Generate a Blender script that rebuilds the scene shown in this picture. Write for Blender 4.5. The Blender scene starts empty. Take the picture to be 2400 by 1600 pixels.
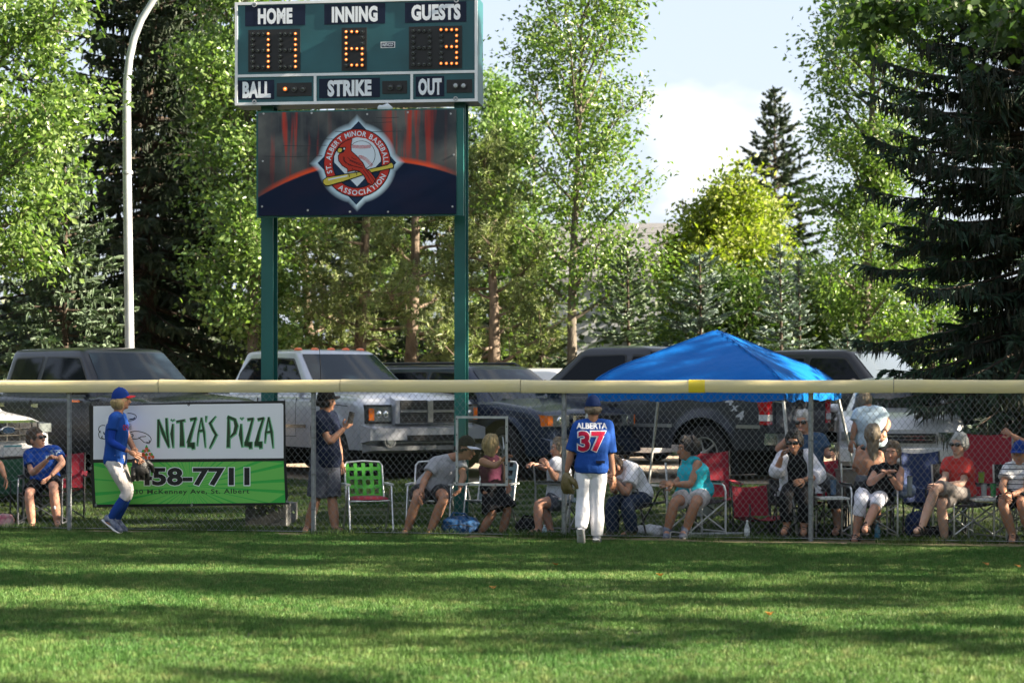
import bpy, bmesh, math, random
import numpy as np
from mathutils import Vector, Matrix, Euler, Quaternion, noise
from mathutils.bvhtree import BVHTree

R = math.radians
random.seed(7)
rng = np.random.default_rng(11)
scene = bpy.context.scene
COL = scene.collection

# ------------------------------------------------------------------ camera, world, sun, exposure
K = 4875.0            # focal length in photograph pixels (2400 wide)
CAMZ = 1.92
HY = 888.0            # horizon row in the photograph
cam_d = bpy.data.cameras.new('camera')
cam = bpy.data.objects.new('camera', cam_d)
COL.objects.link(cam)
cam.location = (0, 0, CAMZ)
cam.rotation_euler = (R(90), 0, 0)
cam_d.sensor_width = 36.0
cam_d.lens = K / 2400 * 36.0
cam_d.shift_y = (HY - 800.0) / 2400.0
cam_d.clip_start = 0.5
cam_d.clip_end = 6000
cam_d.dof.use_dof = True
cam_d.dof.focus_distance = 25.0
cam_d.dof.aperture_fstop = 2.2
scene.camera = cam

SUN_AZ, SUN_EL = 100.0, 25.0      # azimuth measured from the viewing direction towards the right
w = bpy.data.worlds.new('World')
scene.world = w
w.use_nodes = True
nt = w.node_tree
nt.nodes.clear()
out = nt.nodes.new('ShaderNodeOutputWorld')
bg = nt.nodes.new('ShaderNodeBackground')
sky = nt.nodes.new('ShaderNodeTexSky')
sky.sky_type = 'NISHITA'
sky.sun_disc = False
sky.sun_elevation = R(SUN_EL)
sky.sun_rotation = R(SUN_AZ)
sky.dust_density = 2.2
sky.air_density = 1.0
sky.ozone_density = 1.0
# thin high cloud and a few cumulus heaps all round the sky
tc = nt.nodes.new('ShaderNodeTexCoord')
mp = nt.nodes.new('ShaderNodeMapping')
mp.inputs['Scale'].default_value = (1.0, 1.0, 2.2)
mp.inputs['Location'].default_value = (0.262, 0.1, 0.185)
nz = nt.nodes.new('ShaderNodeTexNoise')
nz.inputs['Scale'].default_value = 5.0
nz.inputs['Detail'].default_value = 6.0
nz.inputs['Roughness'].default_value = 0.5
rp = nt.nodes.new('ShaderNodeValToRGB')
rp.color_ramp.elements[0].position = 0.55
rp.color_ramp.elements[0].color = (0, 0, 0, 1)
rp.color_ramp.elements[1].position = 0.66
rp.color_ramp.elements[1].color = (1, 1, 1, 1)
# a thin summer veil evens the clear sky out, heaps of cloud stand in it
veil = nt.nodes.new('ShaderNodeMixRGB')
veil.inputs[0].default_value = 0.87
veil.inputs[2].default_value = (1.22, 1.34, 1.60, 1)
mx = nt.nodes.new('ShaderNodeMixRGB')
mx.inputs[2].default_value = (2.4, 2.4, 2.4, 1)
nt.links.new(tc.outputs['Generated'], mp.inputs['Vector'])
nt.links.new(mp.outputs['Vector'], nz.inputs['Vector'])
nt.links.new(nz.outputs['Fac'], rp.inputs['Fac'])
nt.links.new(sky.outputs['Color'], veil.inputs[1])
nt.links.new(rp.outputs['Color'], mx.inputs[0])
nt.links.new(veil.outputs['Color'], mx.inputs[1])
nt.links.new(mx.outputs['Color'], bg.inputs['Color'])
bg.inputs['Strength'].default_value = 0.090
nt.links.new(bg.outputs['Background'], out.inputs['Surface'])

sd = bpy.data.lights.new('sun', 'SUN')
sd.energy = 4.2
sd.angle = R(0.53)
sd.color = (1.0, 0.87, 0.68)
sun = bpy.data.objects.new('sun', sd)
COL.objects.link(sun)
SUNV = Vector((math.cos(R(SUN_EL)) * math.sin(R(SUN_AZ)), math.cos(R(SUN_EL)) * math.cos(R(SUN_AZ)), math.sin(R(SUN_EL))))
sun.rotation_euler = SUNV.to_track_quat('Z', 'Y').to_euler()
sun.location = SUNV * 200

vs = scene.view_settings
vs.view_transform = 'Standard'
vs.look = 'None'
vs.exposure = 2.72
vs.gamma = 1.0
vs.use_curve_mapping = False
scene.cycles.use_denoising = True
scene.cycles.max_bounces = 6
scene.cycles.transparent_max_bounces = 12
scene.cycles.use_adaptive_sampling = True
scene.cycles.adaptive_threshold = 0.02

# ------------------------------------------------------------------ helpers
def at(px, py, Y):
    """The point of the world seen at photograph pixel (px, py) at distance Y."""
    return Vector(((px - 1200.0) / K * Y, Y, CAMZ - (py - HY) / K * Y))

def fence_y(x):
    return 25.1 - 0.19 * x

def smooth(t):
    t = max(0.0, min(1.0, t))
    return t * t * (3 - 2 * t)

def ground_z(x, y):
    d = y - fence_y(x)
    return 0.42 * smooth((d - 0.9) / 4.8)

def fence_at(px):
    t = (px - 1200.0) / K
    Y = 25.1 / (1 + 0.19 * t)
    return Vector((t * Y, Y, 0))

def tag(o, label=None, cat=None, group=None, kind=None):
    if label: o['label'] = label
    if cat: o['category'] = cat
    if group: o['group'] = group
    if kind: o['kind'] = kind
    return o

def empty(name, loc=(0, 0, 0), rz=0.0, label=None, cat=None, group=None):
    o = bpy.data.objects.new(name, None)
    o.empty_display_size = 0.2
    COL.objects.link(o)
    o.location = loc
    o.rotation_euler = (0, 0, rz)
    return tag(o, label, cat, group)

def link(name, me, parent=None):
    o = bpy.data.objects.new(name, me)
    COL.objects.link(o)
    if parent is not None:
        o.parent = parent
    return o

def copy_tree(o, parent=None):
    c = o.copy()
    COL.objects.link(c)
    if parent is not None:
        c.parent = parent
    for ch in list(o.children):
        copy_tree(ch, c)
    return c

# ---- materials
MATS = {}
def mat(name, color, rough=0.6, metal=0.0, spec=0.5, noise_amt=0.0, noise_scale=8.0, bump=0.0, bump_scale=40.0,
        color2=None, coat=0.0, emit=None, emit_s=0.0, alpha=1.0, trans=0.0, translucent=0.0, island=0.0, stretch=None):
    if name in MATS:
        return MATS[name]
    m = bpy.data.materials.new(name)
    m.use_nodes = True
    n = m.node_tree
    b = n.nodes['Principled BSDF']
    col = (*color, 1.0)
    b.inputs['Base Color'].default_value = col
    b.inputs['Roughness'].default_value = rough
    b.inputs['Metallic'].default_value = metal
    b.inputs['Specular IOR Level'].default_value = spec
    if coat: 
        b.inputs['Coat Weight'].default_value = coat
        b.inputs['Coat Roughness'].default_value = 0.05
    if emit:
        b.inputs['Emission Color'].default_value = (*emit, 1)
        b.inputs['Emission Strength'].default_value = emit_s
    if trans:
        b.inputs['Transmission Weight'].default_value = trans
    if alpha < 1:
        b.inputs['Alpha'].default_value = alpha
    tcn = None
    if noise_amt or bump:
        tcn = n.nodes.new('ShaderNodeTexCoord')
        vec = tcn.outputs['Object']
        if stretch:
            mpn = n.nodes.new('ShaderNodeMapping')
            mpn.inputs['Scale'].default_value = stretch
            n.links.new(vec, mpn.inputs['Vector'])
            vec = mpn.outputs['Vector']
    last = None
    if noise_amt:
        nn = n.nodes.new('ShaderNodeTexNoise')
        nn.inputs['Scale'].default_value = noise_scale
        nn.inputs['Detail'].default_value = 5
        n.links.new(vec, nn.inputs['Vector'])
        rr = n.nodes.new('ShaderNodeMapRange')
        rr.inputs['From Min'].default_value = 0.3
        rr.inputs['From Max'].default_value = 0.7
        n.links.new(nn.outputs['Fac'], rr.inputs['Value'])
        mm = n.nodes.new('ShaderNodeMixRGB')
        c2 = color2 if color2 else tuple(max(0.0, c * (1 - noise_amt)) for c in color)
        mm.inputs[1].default_value = col
        mm.inputs[2].default_value = (*c2, 1)
        n.links.new(rr.outputs['Result'], mm.inputs[0])
        last = mm.outputs['Color']
    if island:
        gi = n.nodes.new('ShaderNodeNewGeometry')
        hs = n.nodes.new('ShaderNodeHueSaturation')
        r1 = n.nodes.new('ShaderNodeMapRange')
        r1.inputs['To Min'].default_value = 1 - island
        r1.inputs['To Max'].default_value = 1 + island
        n.links.new(gi.outputs['Random Per Island'], r1.inputs['Value'])
        n.links.new(r1.outputs['Result'], hs.inputs['Value'])
        r2 = n.nodes.new('ShaderNodeMapRange')
        r2.inputs['To Min'].default_value = 0.5 + island * 0.05
        r2.inputs['To Max'].default_value = 0.5 - island * 0.05
        n.links.new(gi.outputs['Random Per Island'], r2.inputs['Value'])
        n.links.new(r2.outputs['Result'], hs.inputs['Hue'])
        if last is not None:
            n.links.new(last, hs.inputs['Color'])
        else:
            hs.inputs['Color'].default_value = col
        last = hs.outputs['Color']
    if last is not None:
        n.links.new(last, b.inputs['Base Color'])
    if bump:
        nb = n.nodes.new('ShaderNodeTexNoise')
        nb.inputs['Scale'].default_value = bump_scale
        nb.inputs['Detail'].default_value = 4
        n.links.new(vec, nb.inputs['Vector'])
        bp = n.nodes.new('ShaderNodeBump')
        bp.inputs['Strength'].default_value = min(1.0, bump)
        bp.inputs['Distance'].default_value = 0.02 if bump <= 1 else 0.02 * bump
        n.links.new(nb.outputs['Fac'], bp.inputs['Height'])
        n.links.new(bp.outputs['Normal'], b.inputs['Normal'])
    if translucent:
        tr = n.nodes.new('ShaderNodeBsdfTranslucent')
        ms = n.nodes.new('ShaderNodeMixShader')
        ms.inputs[0].default_value = translucent
        if last is not None:
            gm = n.nodes.new('ShaderNodeMixRGB')
            gm.blend_type = 'MULTIPLY'
            gm.inputs[0].default_value = 1.0
            gm.inputs[2].default_value = (1.15, 1.42, 0.55, 1)
            n.links.new(last, gm.inputs[1])
            n.links.new(gm.outputs['Color'], tr.inputs['Color'])
        else:
            tr.inputs['Color'].default_value = col
        o2 = n.nodes['Material Output']
        n.links.new(b.outputs['BSDF'], ms.inputs[1])
        n.links.new(tr.outputs['BSDF'], ms.inputs[2])
        n.links.new(ms.outputs['Shader'], o2.inputs['Surface'])
    MATS[name] = m
    return m

# ---- mesh building
class MB:
    def __init__(self):
        self.v = []; self.f = []; self.mi = []; self.cur = 0
    def add(self, verts, faces):
        b = len(self.v)
        self.v.extend([tuple(p) for p in verts])
        for f in faces:
            self.f.append(tuple(i + b for i in f)); self.mi.append(self.cur)
        return b
    def box(self, c, s, rot=None):
        hx, hy, hz = s[0] / 2, s[1] / 2, s[2] / 2
        vs_ = [Vector((x, y, z)) for x in (-hx, hx) for y in (-hy, hy) for z in (-hz, hz)]
        if rot is not None:
            M = rot if isinstance(rot, Matrix) else Euler(rot).to_matrix()
            vs_ = [M @ p for p in vs_]
        c = Vector(c)
        self.add([p + c for p in vs_], [(0, 1, 3, 2), (4, 6, 7, 5), (0, 4, 5, 1), (2, 3, 7, 6), (0, 2, 6, 4), (1, 5, 7, 3)])
    def tube(self, pts, rad, seg=8, caps=True, flat=None):
        """Tube along pts; rad a number or list; flat=(normal hint, ratio) for an oval section."""
        pts = [Vector(p) for p in pts]
        n = len(pts)
        if not hasattr(rad, '__len__'):
            rad = [rad] * n
        up = None
        rings = []
        for i in range(n):
            d = (pts[min(i + 1, n - 1)] - pts[max(i - 1, 0)])
            if d.length < 1e-9: d = Vector((0, 0, 1))
            d.normalize()
            if up is None:
                a = Vector((0, 0, 1)) if abs(d.z) < 0.9 else Vector((0, 1, 0))
                up = (a - d * a.dot(d)).normalized()
                if flat is not None:
                    h = Vector(flat[0]); h = h - d * h.dot(d)
                    if h.length > 1e-6: up = h.normalized()
            else:
                up = up - d * up.dot(d)
                if up.length < 1e-6:
                    a = Vector((0, 0, 1)) if abs(d.z) < 0.9 else Vector((0, 1, 0))
                    up = a - d * a.dot(d)
                up.normalize()
            s = d.cross(up)
            ru = rad[i] * (flat[1] if flat is not None else 1.0)
            rings.append([pts[i] + s * (rad[i] * math.cos(2 * math.pi * k / seg)) + up * (ru * math.sin(2 * math.pi * k / seg)) for k in range(seg)])
        verts = [p for r in rings for p in r]
        faces = []
        for i in range(n - 1):
            for k in range(seg):
                k2 = (k + 1) % seg
                faces.append((i * seg + k, i * seg + k2, (i + 1) * seg + k2, (i + 1) * seg + k))
        if caps:
            faces.append(tuple(reversed(range(seg))))
            faces.append(tuple(range((n - 1) * seg, n * seg)))
        self.add(verts, faces)
    def ball(self, c, r, seg=12, rings=8, rot=None, fn=None):
        """Ellipsoid; r a number or triple; fn(p) may reshape the unit sphere's points."""
        if not hasattr(r, '__len__'): r = (r, r, r)
        c = Vector(c)
        M = rot if rot is None or isinstance(rot, Matrix) else Euler(rot).to_matrix()
        vs_ = []
        def put(p):
            if fn: p = fn(p)
            q = Vector((p[0] * r[0], p[1] * r[1], p[2] * r[2]))
            if M is not None: q = M @ q
            vs_.append(q + c)
        put(Vector((0, 0, -1)))
        for i in range(1, rings):
            a = -math.pi / 2 + math.pi * i / rings
            for k in range(seg):
                b = 2 * math.pi * k / seg
                put(Vector((math.cos(a) * math.cos(b), math.cos(a) * math.sin(b), math.sin(a))))
        put(Vector((0, 0, 1)))
        fs = []
        for k in range(seg):
            k2 = (k + 1) % seg
            fs.append((0, 1 + k2, 1 + k))
            t = 1 + (rings - 2) * seg
            fs.append((t + k, t + k2, len(vs_) - 1))
        for i in range(rings - 2):
            for k in range(seg):
                k2 = (k + 1) % seg
                a = 1 + i * seg
                fs.append((a + k, a + k2, a + seg + k2, a + seg + k))
        self.add(vs_, fs)
    def loft(self, rings, caps=True, closed=True):
        n = len(rings[0])
        verts = [p for r in rings for p in r]
        faces = []
        for i in range(len(rings) - 1):
            for k in range(n if closed else n - 1):
                k2 = (k + 1) % n
                faces.append((i * n + k, i * n + k2, (i + 1) * n + k2, (i + 1) * n + k))
        if caps and closed:
            faces.append(tuple(reversed(range(n))))
            faces.append(tuple(range((len(rings) - 1) * n, len(rings) * n)))
        self.add(verts, faces)
    def lathe(self, prof, M=None, seg=20):
        """prof: list of (radius, height); revolved about Z then moved by M."""
        M = M or Matrix.Identity(4)
        rings = []
        for r, h in prof:
            rings.append([M @ Vector((r * math.cos(2 * math.pi * k / seg), r * math.sin(2 * math.pi * k / seg), h)) for k in range(seg)])
        self.loft(rings)
    def mesh(self, name='mesh', mats=(), smooth=None):
        me = bpy.data.meshes.new(name)
        me.from_pydata(self.v, [], self.f)
        for m in (mats if isinstance(mats, (list, tuple)) else [mats]):
            if m: me.materials.append(m)
        if len(me.materials) > 1:
            me.polygons.foreach_set('material_index', self.mi)
        if smooth is not None:
            me.polygons.foreach_set('use_smooth', [True] * len(me.polygons))
            if smooth < 180:
                me.set_sharp_from_angle(angle=R(smooth))
        me.update()
        return me
    def build(self, name, mats, parent=None, smooth=None, recalc=False):
        me = self.mesh(name, mats, smooth)
        if recalc:
            fix_normals(me)
        return link(name, me, parent)

def fix_normals(me):
    bm = bmesh.new(); bm.from_mesh(me)
    bmesh.ops.recalc_face_normals(bm, faces=bm.faces)
    bm.to_mesh(me); bm.free()

def np_mesh(name, verts, tris, mats, smooth=False):
    """Mesh from numpy arrays: verts (n,3), faces (m,3) or (m,4)."""
    me = bpy.data.meshes.new(name)
    me.vertices.add(len(verts))
    me.vertices.foreach_set('co', np.ascontiguousarray(verts, dtype=np.float32).ravel())
    k = tris.shape[1]
    me.loops.add(tris.size)
    me.loops.foreach_set('vertex_index', np.ascontiguousarray(tris, dtype=np.int32).ravel())
    me.polygons.add(len(tris))
    me.polygons.foreach_set('loop_start', np.arange(0, tris.size, k, dtype=np.int32))
    me.polygons.foreach_set('loop_total', np.full(len(tris), k, dtype=np.int32))
    if smooth:
        me.polygons.foreach_set('use_smooth', np.ones(len(tris), dtype=bool))
    for m in (mats if isinstance(mats, (list, tuple)) else [mats]):
        me.materials.append(m)
    me.update(calc_edges=True)
    return me

# a private scene used only to evaluate modifiers and letters
TMP = bpy.data.scenes.new('tmp')
def evaluated(data, setup=None):
    o = bpy.data.objects.new('tmp', data)
    TMP.collection.objects.link(o)
    if setup: setup(o)
    with bpy.context.temp_override(scene=TMP, view_layer=TMP.view_layers[0]):
        dg = bpy.context.evaluated_depsgraph_get()
    dg.update()
    me = bpy.data.meshes.new_from_object(o.evaluated_get(dg))
    TMP.collection.objects.unlink(o)
    bpy.data.objects.remove(o)
    return me

def remeshed(mb, voxel, smooth_it=4, factor=0.5, ratio=None):
    src = mb.mesh('src')
    fix_normals(src)
    def setup(o):
        r = o.modifiers.new('r', 'REMESH'); r.mode = 'VOXEL'; r.voxel_size = voxel; r.use_smooth_shade = True
        if smooth_it:
            s = o.modifiers.new('s', 'SMOOTH'); s.factor = factor; s.iterations = smooth_it
        if ratio:
            d = o.modifiers.new('d', 'DECIMATE'); d.ratio = ratio
    me = evaluated(src, setup)
    bpy.data.meshes.remove(src)
    me.polygons.foreach_set('use_smooth', [True] * len(me.polygons))
    return me

_glyph = {}
def letters(text, bold=0.0, spacing=1.0, res=3):
    """2-D outline of text as (verts, faces, bbox)."""
    key = (text, bold, spacing)
    if key in _glyph: return _glyph[key]
    c = bpy.data.curves.new('text', 'FONT')
    c.body = text
    c.offset = bold
    c.resolution_u = res
    c.space_character = spacing
    c.fill_mode = 'FRONT'
    me = evaluated(c)
    vs_ = [(v.co.x, v.co.y) for v in me.vertices]
    fs = [tuple(p.vertices) for p in me.polygons]
    bpy.data.meshes.remove(me); bpy.data.curves.remove(c)
    xs = [p[0] for p in vs_]; ys = [p[1] for p in vs_]
    _glyph[key] = (vs_, fs, (min(xs), min(ys), max(xs), max(ys)))
    return _glyph[key]

class Plane:
    """A flat face in the world, with pixel look-up by ray: local axes u (right), v (up), n (towards the viewer)."""
    def __init__(self, o, u, v):
        self.o, self.u, self.v = Vector(o), Vector(u).normalized(), Vector(v).normalized()
        self.n = self.u.cross(self.v).normalized()
    def px(self, px, py):
        d = at(px, py, 1.0) - Vector((0, 0, CAMZ))
        c = Vector((0, 0, CAMZ))
        t = (self.o - c).dot(self.n) / d.dot(self.n)
        p = c + d * t - self.o
        return p.dot(self.u), p.dot(self.v)
    def w(self, a, b, h=0.0):
        return self.o + self.u * a + self.v * b + self.n * h
    def poly(self, mb, pts, h0, h1):
        """Slab with outline pts (local a,b), from height h0 to h1 above the face."""
        n = len(pts)
        area = sum(pts[i][0] * pts[(i + 1) % n][1] - pts[(i + 1) % n][0] * pts[i][1] for i in range(n))
        if area < 0: pts = list(reversed(pts))
        vs_ = [self.w(a, b, h1) for a, b in pts] + [self.w(a, b, h0) for a, b in pts]
        fs = [tuple(range(n))] + [(i, n + i, n + (i + 1) % n, (i + 1) % n) for i in range(n)] + [tuple(range(2 * n - 1, n - 1, -1))]
        mb.add(vs_, fs)
    def rect(self, mb, a0, b0, a1, b1, h0, h1):
        self.poly(mb, [(a0, b0), (a1, b0), (a1, b1), (a0, b1)], h0, h1)
    def disc(self, mb, a, b, r, h0, h1, seg=32):
        self.poly(mb, [(a + r * math.cos(2 * math.pi * k / seg), b + r * math.sin(2 * math.pi * k / seg)) for k in range(seg)], h0, h1)
    def ring(self, mb, a, b, r0, r1, h0, h1, seg=48, a0=0.0, a1=2 * math.pi):
        for k in range(seg):
            t0 = a0 + (a1 - a0) * k / seg; t1 = a0 + (a1 - a0) * (k + 1) / seg
            self.poly(mb, [(a + r0 * math.cos(t0), b + r0 * math.sin(t0)), (a + r1 * math.cos(t0), b + r1 * math.sin(t0)),
                           (a + r1 * math.cos(t1), b + r1 * math.sin(t1)), (a + r0 * math.cos(t1), b + r0 * math.sin(t1))], h0, h1)
    def stroke(self, mb, pts, wd, h0, h1):
        for (a0, b0), (a1, b1) in zip(pts[:-1], pts[1:]):
            d = Vector((a1 - a0, b1 - b0)); L = d.length
            if L < 1e-6: continue
            nx, ny = -d.y / L * wd / 2, d.x / L * wd / 2
            self.poly(mb, [(a0 + nx, b0 + ny), (a0 - nx, b0 - ny), (a1 - nx, b1 - ny), (a1 + nx, b1 + ny)], h0, h1)
    def text(self, mb, s, quad, h, bold=0.02, spacing=1.0):
        """Fit text into quad of local points: bottom-left, bottom-right, top-right, top-left."""
        vs_, fs, (x0, y0, x1, y1) = letters(s, bold, spacing)
        bl, br, tr, tl = [Vector(q) for q in quad]
        P = []
        for x, y in vs_:
            s_ = (x - x0) / (x1 - x0); t_ = (y - y0) / (y1 - y0)
            q = bl * (1 - s_) * (1 - t_) + br * s_ * (1 - t_) + tr * s_ * t_ + tl * (1 - s_) * t_
            P.append(self.w(q.x, q.y, h))
        mb.add(P, fs)
# ================================================================== ground
def grass_mat(name, dry, lush, straw_sun, patch=0.35):
    m = bpy.data.materials.new(name); m.use_nodes = True
    n = m.node_tree; b = n.nodes['Principled BSDF']
    g = n.nodes.new('ShaderNodeNewGeometry')
    a = n.nodes.new('ShaderNodeTexNoise'); a.inputs['Scale'].default_value = 0.55; a.inputs['Detail'].default_value = 6
    c = n.nodes.new('ShaderNodeTexNoise'); c.inputs['Scale'].default_value = 7.0; c.inputs['Detail'].default_value = 3
    for q in (a, c): n.links.new(g.outputs['Position'], q.inputs['Vector'])
    r1 = n.nodes.new('ShaderNodeMapRange'); r1.inputs['From Min'].default_value = 0.35; r1.inputs['From Max'].default_value = 0.65
    n.links.new(a.outputs['Fac'], r1.inputs['Value'])
    r2 = n.nodes.new('ShaderNodeMapRange'); r2.inputs['From Min'].default_value = 0.50; r2.inputs['From Max'].default_value = 0.72
    r2.inputs['To Max'].default_value = patch
    n.links.new(c.outputs['Fac'], r2.inputs['Value'])
    m1 = n.nodes.new('ShaderNodeMixRGB'); m1.inputs[1].default_value = (*dry, 1); m1.inputs[2].default_value = (*lush, 1)
    m2 = n.nodes.new('ShaderNodeMixRGB'); m2.inputs[2].default_value = (*straw_sun, 1)
    n.links.new(r1.outputs['Result'], m1.inputs[0]); n.links.new(m1.outputs['Color'], m2.inputs[1]); n.links.new(r2.outputs['Result'], m2.inputs[0])
    hs = n.nodes.new('ShaderNodeHueSaturation')
    r3 = n.nodes.new('ShaderNodeMapRange'); r3.inputs['To Min'].default_value = 0.55; r3.inputs['To Max'].default_value = 1.5
    n.links.new(g.outputs['Random Per Island'], r3.inputs['Value']); n.links.new(r3.outputs['Result'], hs.inputs['Value'])
    n.links.new(m2.outputs['Color'], hs.inputs['Color'])
    n.links.new(hs.outputs['Color'], b.inputs['Base Color'])
    b.inputs['Roughness'].default_value = 0.55
    b.inputs['Specular IOR Level'].default_value = 0.25
    tr = n.nodes.new('ShaderNodeBsdfTranslucent'); n.links.new(hs.outputs['Color'], tr.inputs['Color'])
    ms = n.nodes.new('ShaderNodeMixShader'); ms.inputs[0].default_value = 0.30
    n.links.new(b.outputs['BSDF'], ms.inputs[1]); n.links.new(tr.outputs['BSDF'], ms.inputs[2])
    n.links.new(ms.outputs['Shader'], n.nodes['Material Output'].inputs['Surface'])
    return m

M_soil = mat('turf_soil', (0.045, 0.075, 0.02), 0.95, noise_amt=0.5, noise_scale=3, color2=(0.06, 0.06, 0.025), bump=0.6, bump_scale=60)
M_gravel = mat('tan_gravel', (0.42, 0.33, 0.24), 0.95, noise_amt=0.3, noise_scale=14, color2=(0.30, 0.24, 0.18), bump=0.8, bump_scale=90)
M_far = mat('far_ground', (0.06, 0.085, 0.03), 0.95, noise_amt=0.5, noise_scale=0.4, color2=(0.10, 0.09, 0.028), bump=0.4, bump_scale=12)
M_dirt = mat('dry_dirt', (0.20, 0.155, 0.105), 0.95, noise_amt=0.5, noise_scale=9, color2=(0.12, 0.11, 0.028), bump=0.7, bump_scale=70)
LOT = 5.4     # gravel begins this far behind the fence
xs = np.linspace(-40, 40, 161); ds = np.concatenate([np.linspace(-50, -0.5, 34), np.linspace(0, LOT, 28)])
V = []
for d in ds:
    for x in xs:
        y = fence_y(x) + d
        z = ground_z(x, y) + (0.012 * noise.noise(Vector((x * .9, y * .9, 0))) if d < 4.5 else 0)
        V.append((x, y, z))
nx = len(xs)
F = np.array([(j * nx + i, j * nx + i + 1, (j + 1) * nx + i + 1, (j + 1) * nx + i) for j in range(len(ds) - 1) for i in range(nx - 1)])
tag(link('lawn', np_mesh('lawn', np.array(V), F, M_soil, True)), kind='structure')
V = []
ds2 = np.linspace(LOT, LOT + 16, 33)
for d in ds2:
    for x in xs:
        y = fence_y(x) + d
        V.append((x, y, 0.42 + (0.02 * noise.noise(Vector((x * .7, y * .7, 3))) if LOT + .2 < d < LOT + 15.5 else 0)))
F = np.array([(j * nx + i, j * nx + i + 1, (j + 1) * nx + i + 1, (j + 1) * nx + i) for j in range(len(ds2) - 1) for i in range(nx - 1)])
tag(link('gravel_lot', np_mesh('gravel_lot', np.array(V), F, M_gravel, True)), kind='structure')
mb = MB()
mb.add([(-40, fence_y(-40) + LOT + 16, .42), (40, fence_y(40) + LOT + 16, .42), (900, 900, 0.42), (-900, 900, 0.42)], [(0, 1, 2, 3)])
mb.add([(-900, -900, -0.08), (900, -900, -0.08), (900, 900, -0.08), (-900, 900, -0.08)], [(0, 1, 2, 3)])
tag(mb.build('ground', M_far), kind='structure')
# worn dirt strip along the foot of the fence
V = []; fr = np.linspace(-11, 11, 111)
for i, x in enumerate(fr):
    for k, d in enumerate((-0.34, -0.12, 0.12, 0.30)):
        wob = 0.10 * noise.noise(Vector((x * 1.3, d * 4, 9)))
        grow = 0.45 + 0.55 * smooth((x + 1.0) / 4.5)
        dd = (d + wob) * grow
        V.append((x, fence_y(x) + dd, ground_z(x, fence_y(x) + dd) + 0.017))
F = np.array([(i * 4 + k, (i + 1) * 4 + k, (i + 1) * 4 + k + 1, i * 4 + k + 1) for i in range(len(fr) - 1) for k in range(3)])
tag(link('dirt_path', np_mesh('dirt_path', np.array(V), F[:, ::-1], M_dirt, True)), kind='structure')

# grass blades: half-metre tufts of blades scattered over the lawn
def grass_patch(name, m, n, h, wd, size=0.5, lean=0.5, seed=0):
    g = np.random.default_rng(seed)
    p = g.uniform(-size / 2, size / 2, (n, 2))
    hh = h * g.uniform(0.55, 1.25, n)
    az = g.uniform(0, 2 * np.pi, n); ln = g.uniform(0.05, lean, n) * hh
    fa = g.uniform(0, 2 * np.pi, n)
    dx, dy = np.cos(fa) * wd / 2, np.sin(fa) * wd / 2
    lx, ly = np.cos(az) * ln, np.sin(az) * ln
    z0 = np.full(n, -0.006)
    v0 = np.stack([p[:, 0] - dx, p[:, 1] - dy, z0], 1); v1 = np.stack([p[:, 0] + dx, p[:, 1] + dy, z0], 1)
    v2 = np.stack([p[:, 0] + dx * .8 + lx * .35, p[:, 1] + dy * .8 + ly * .35, hh * .6], 1); v3 = np.stack([p[:, 0] - dx * .8 + lx * .35, p[:, 1] - dy * .8 + ly * .35, hh * .6], 1)
    v4 = np.stack([p[:, 0] + lx, p[:, 1] + ly, hh], 1)
    V = np.stack([v0, v1, v2, v3, v4], 1).reshape(-1, 3)
    b = np.arange(n)[:, None] * 5
    T = np.concatenate([b + [0, 1, 2], b + [0, 2, 3], b + [3, 2, 4]], 0)
    return np_mesh(name, V, T, m)

def scatter(name, patches, pts, scales, seed):
    """One object whose geometry nodes place the tufts on its points."""
    g = np.random.default_rng(seed)
    me = bpy.data.meshes.new(name)
    me.vertices.add(len(pts)); me.vertices.foreach_set('co', np.asarray(pts, np.float32).ravel())
    a = me.attributes.new('turn', 'FLOAT', 'POINT'); a.data.foreach_set('value', g.uniform(0, 6.283, len(pts)).astype(np.float32))
    a = me.attributes.new('tall', 'FLOAT', 'POINT'); a.data.foreach_set('value', np.asarray(scales, np.float32))
    o = link(name, me)
    t = bpy.data.node_groups.new(name, 'GeometryNodeTree')
    t.interface.new_socket('Geometry', in_out='INPUT', socket_type='NodeSocketGeometry')
    t.interface.new_socket('Geometry', in_out='OUTPUT', socket_type='NodeSocketGeometry')
    gi = t.nodes.new('NodeGroupInput'); go = t.nodes.new('NodeGroupOutput')
    src = bpy.data.objects.new(name + '_tuft', patches)
    oi = t.nodes.new('GeometryNodeObjectInfo'); oi.inputs['Object'].default_value = src
    ip = t.nodes.new('GeometryNodeInstanceOnPoints')
    na = t.nodes.new('GeometryNodeInputNamedAttribute'); na.data_type = 'FLOAT'; na.inputs['Name'].default_value = 'turn'
    nb = t.nodes.new('GeometryNodeInputNamedAttribute'); nb.data_type = 'FLOAT'; nb.inputs['Name'].default_value = 'tall'
    cx = t.nodes.new('ShaderNodeCombineXYZ'); cs = t.nodes.new('ShaderNodeCombineXYZ')
    cs.inputs[0].default_value = 1; cs.inputs[1].default_value = 1
    t.links.new(na.outputs['Attribute'], cx.inputs[2]); t.links.new(nb.outputs['Attribute'], cs.inputs[2])
    t.links.new(gi.outputs[0], ip.inputs['Points']); t.links.new(oi.outputs['Geometry'], ip.inputs['Instance'])
    t.links.new(cx.outputs[0], ip.inputs['Rotation']); t.links.new(cs.outputs[0], ip.inputs['Scale'])
    t.links.new(ip.outputs['Instances'], go.inputs[0])
    md = o.modifiers.new('tufts', 'NODES'); md.node_group = t
    return o

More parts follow.
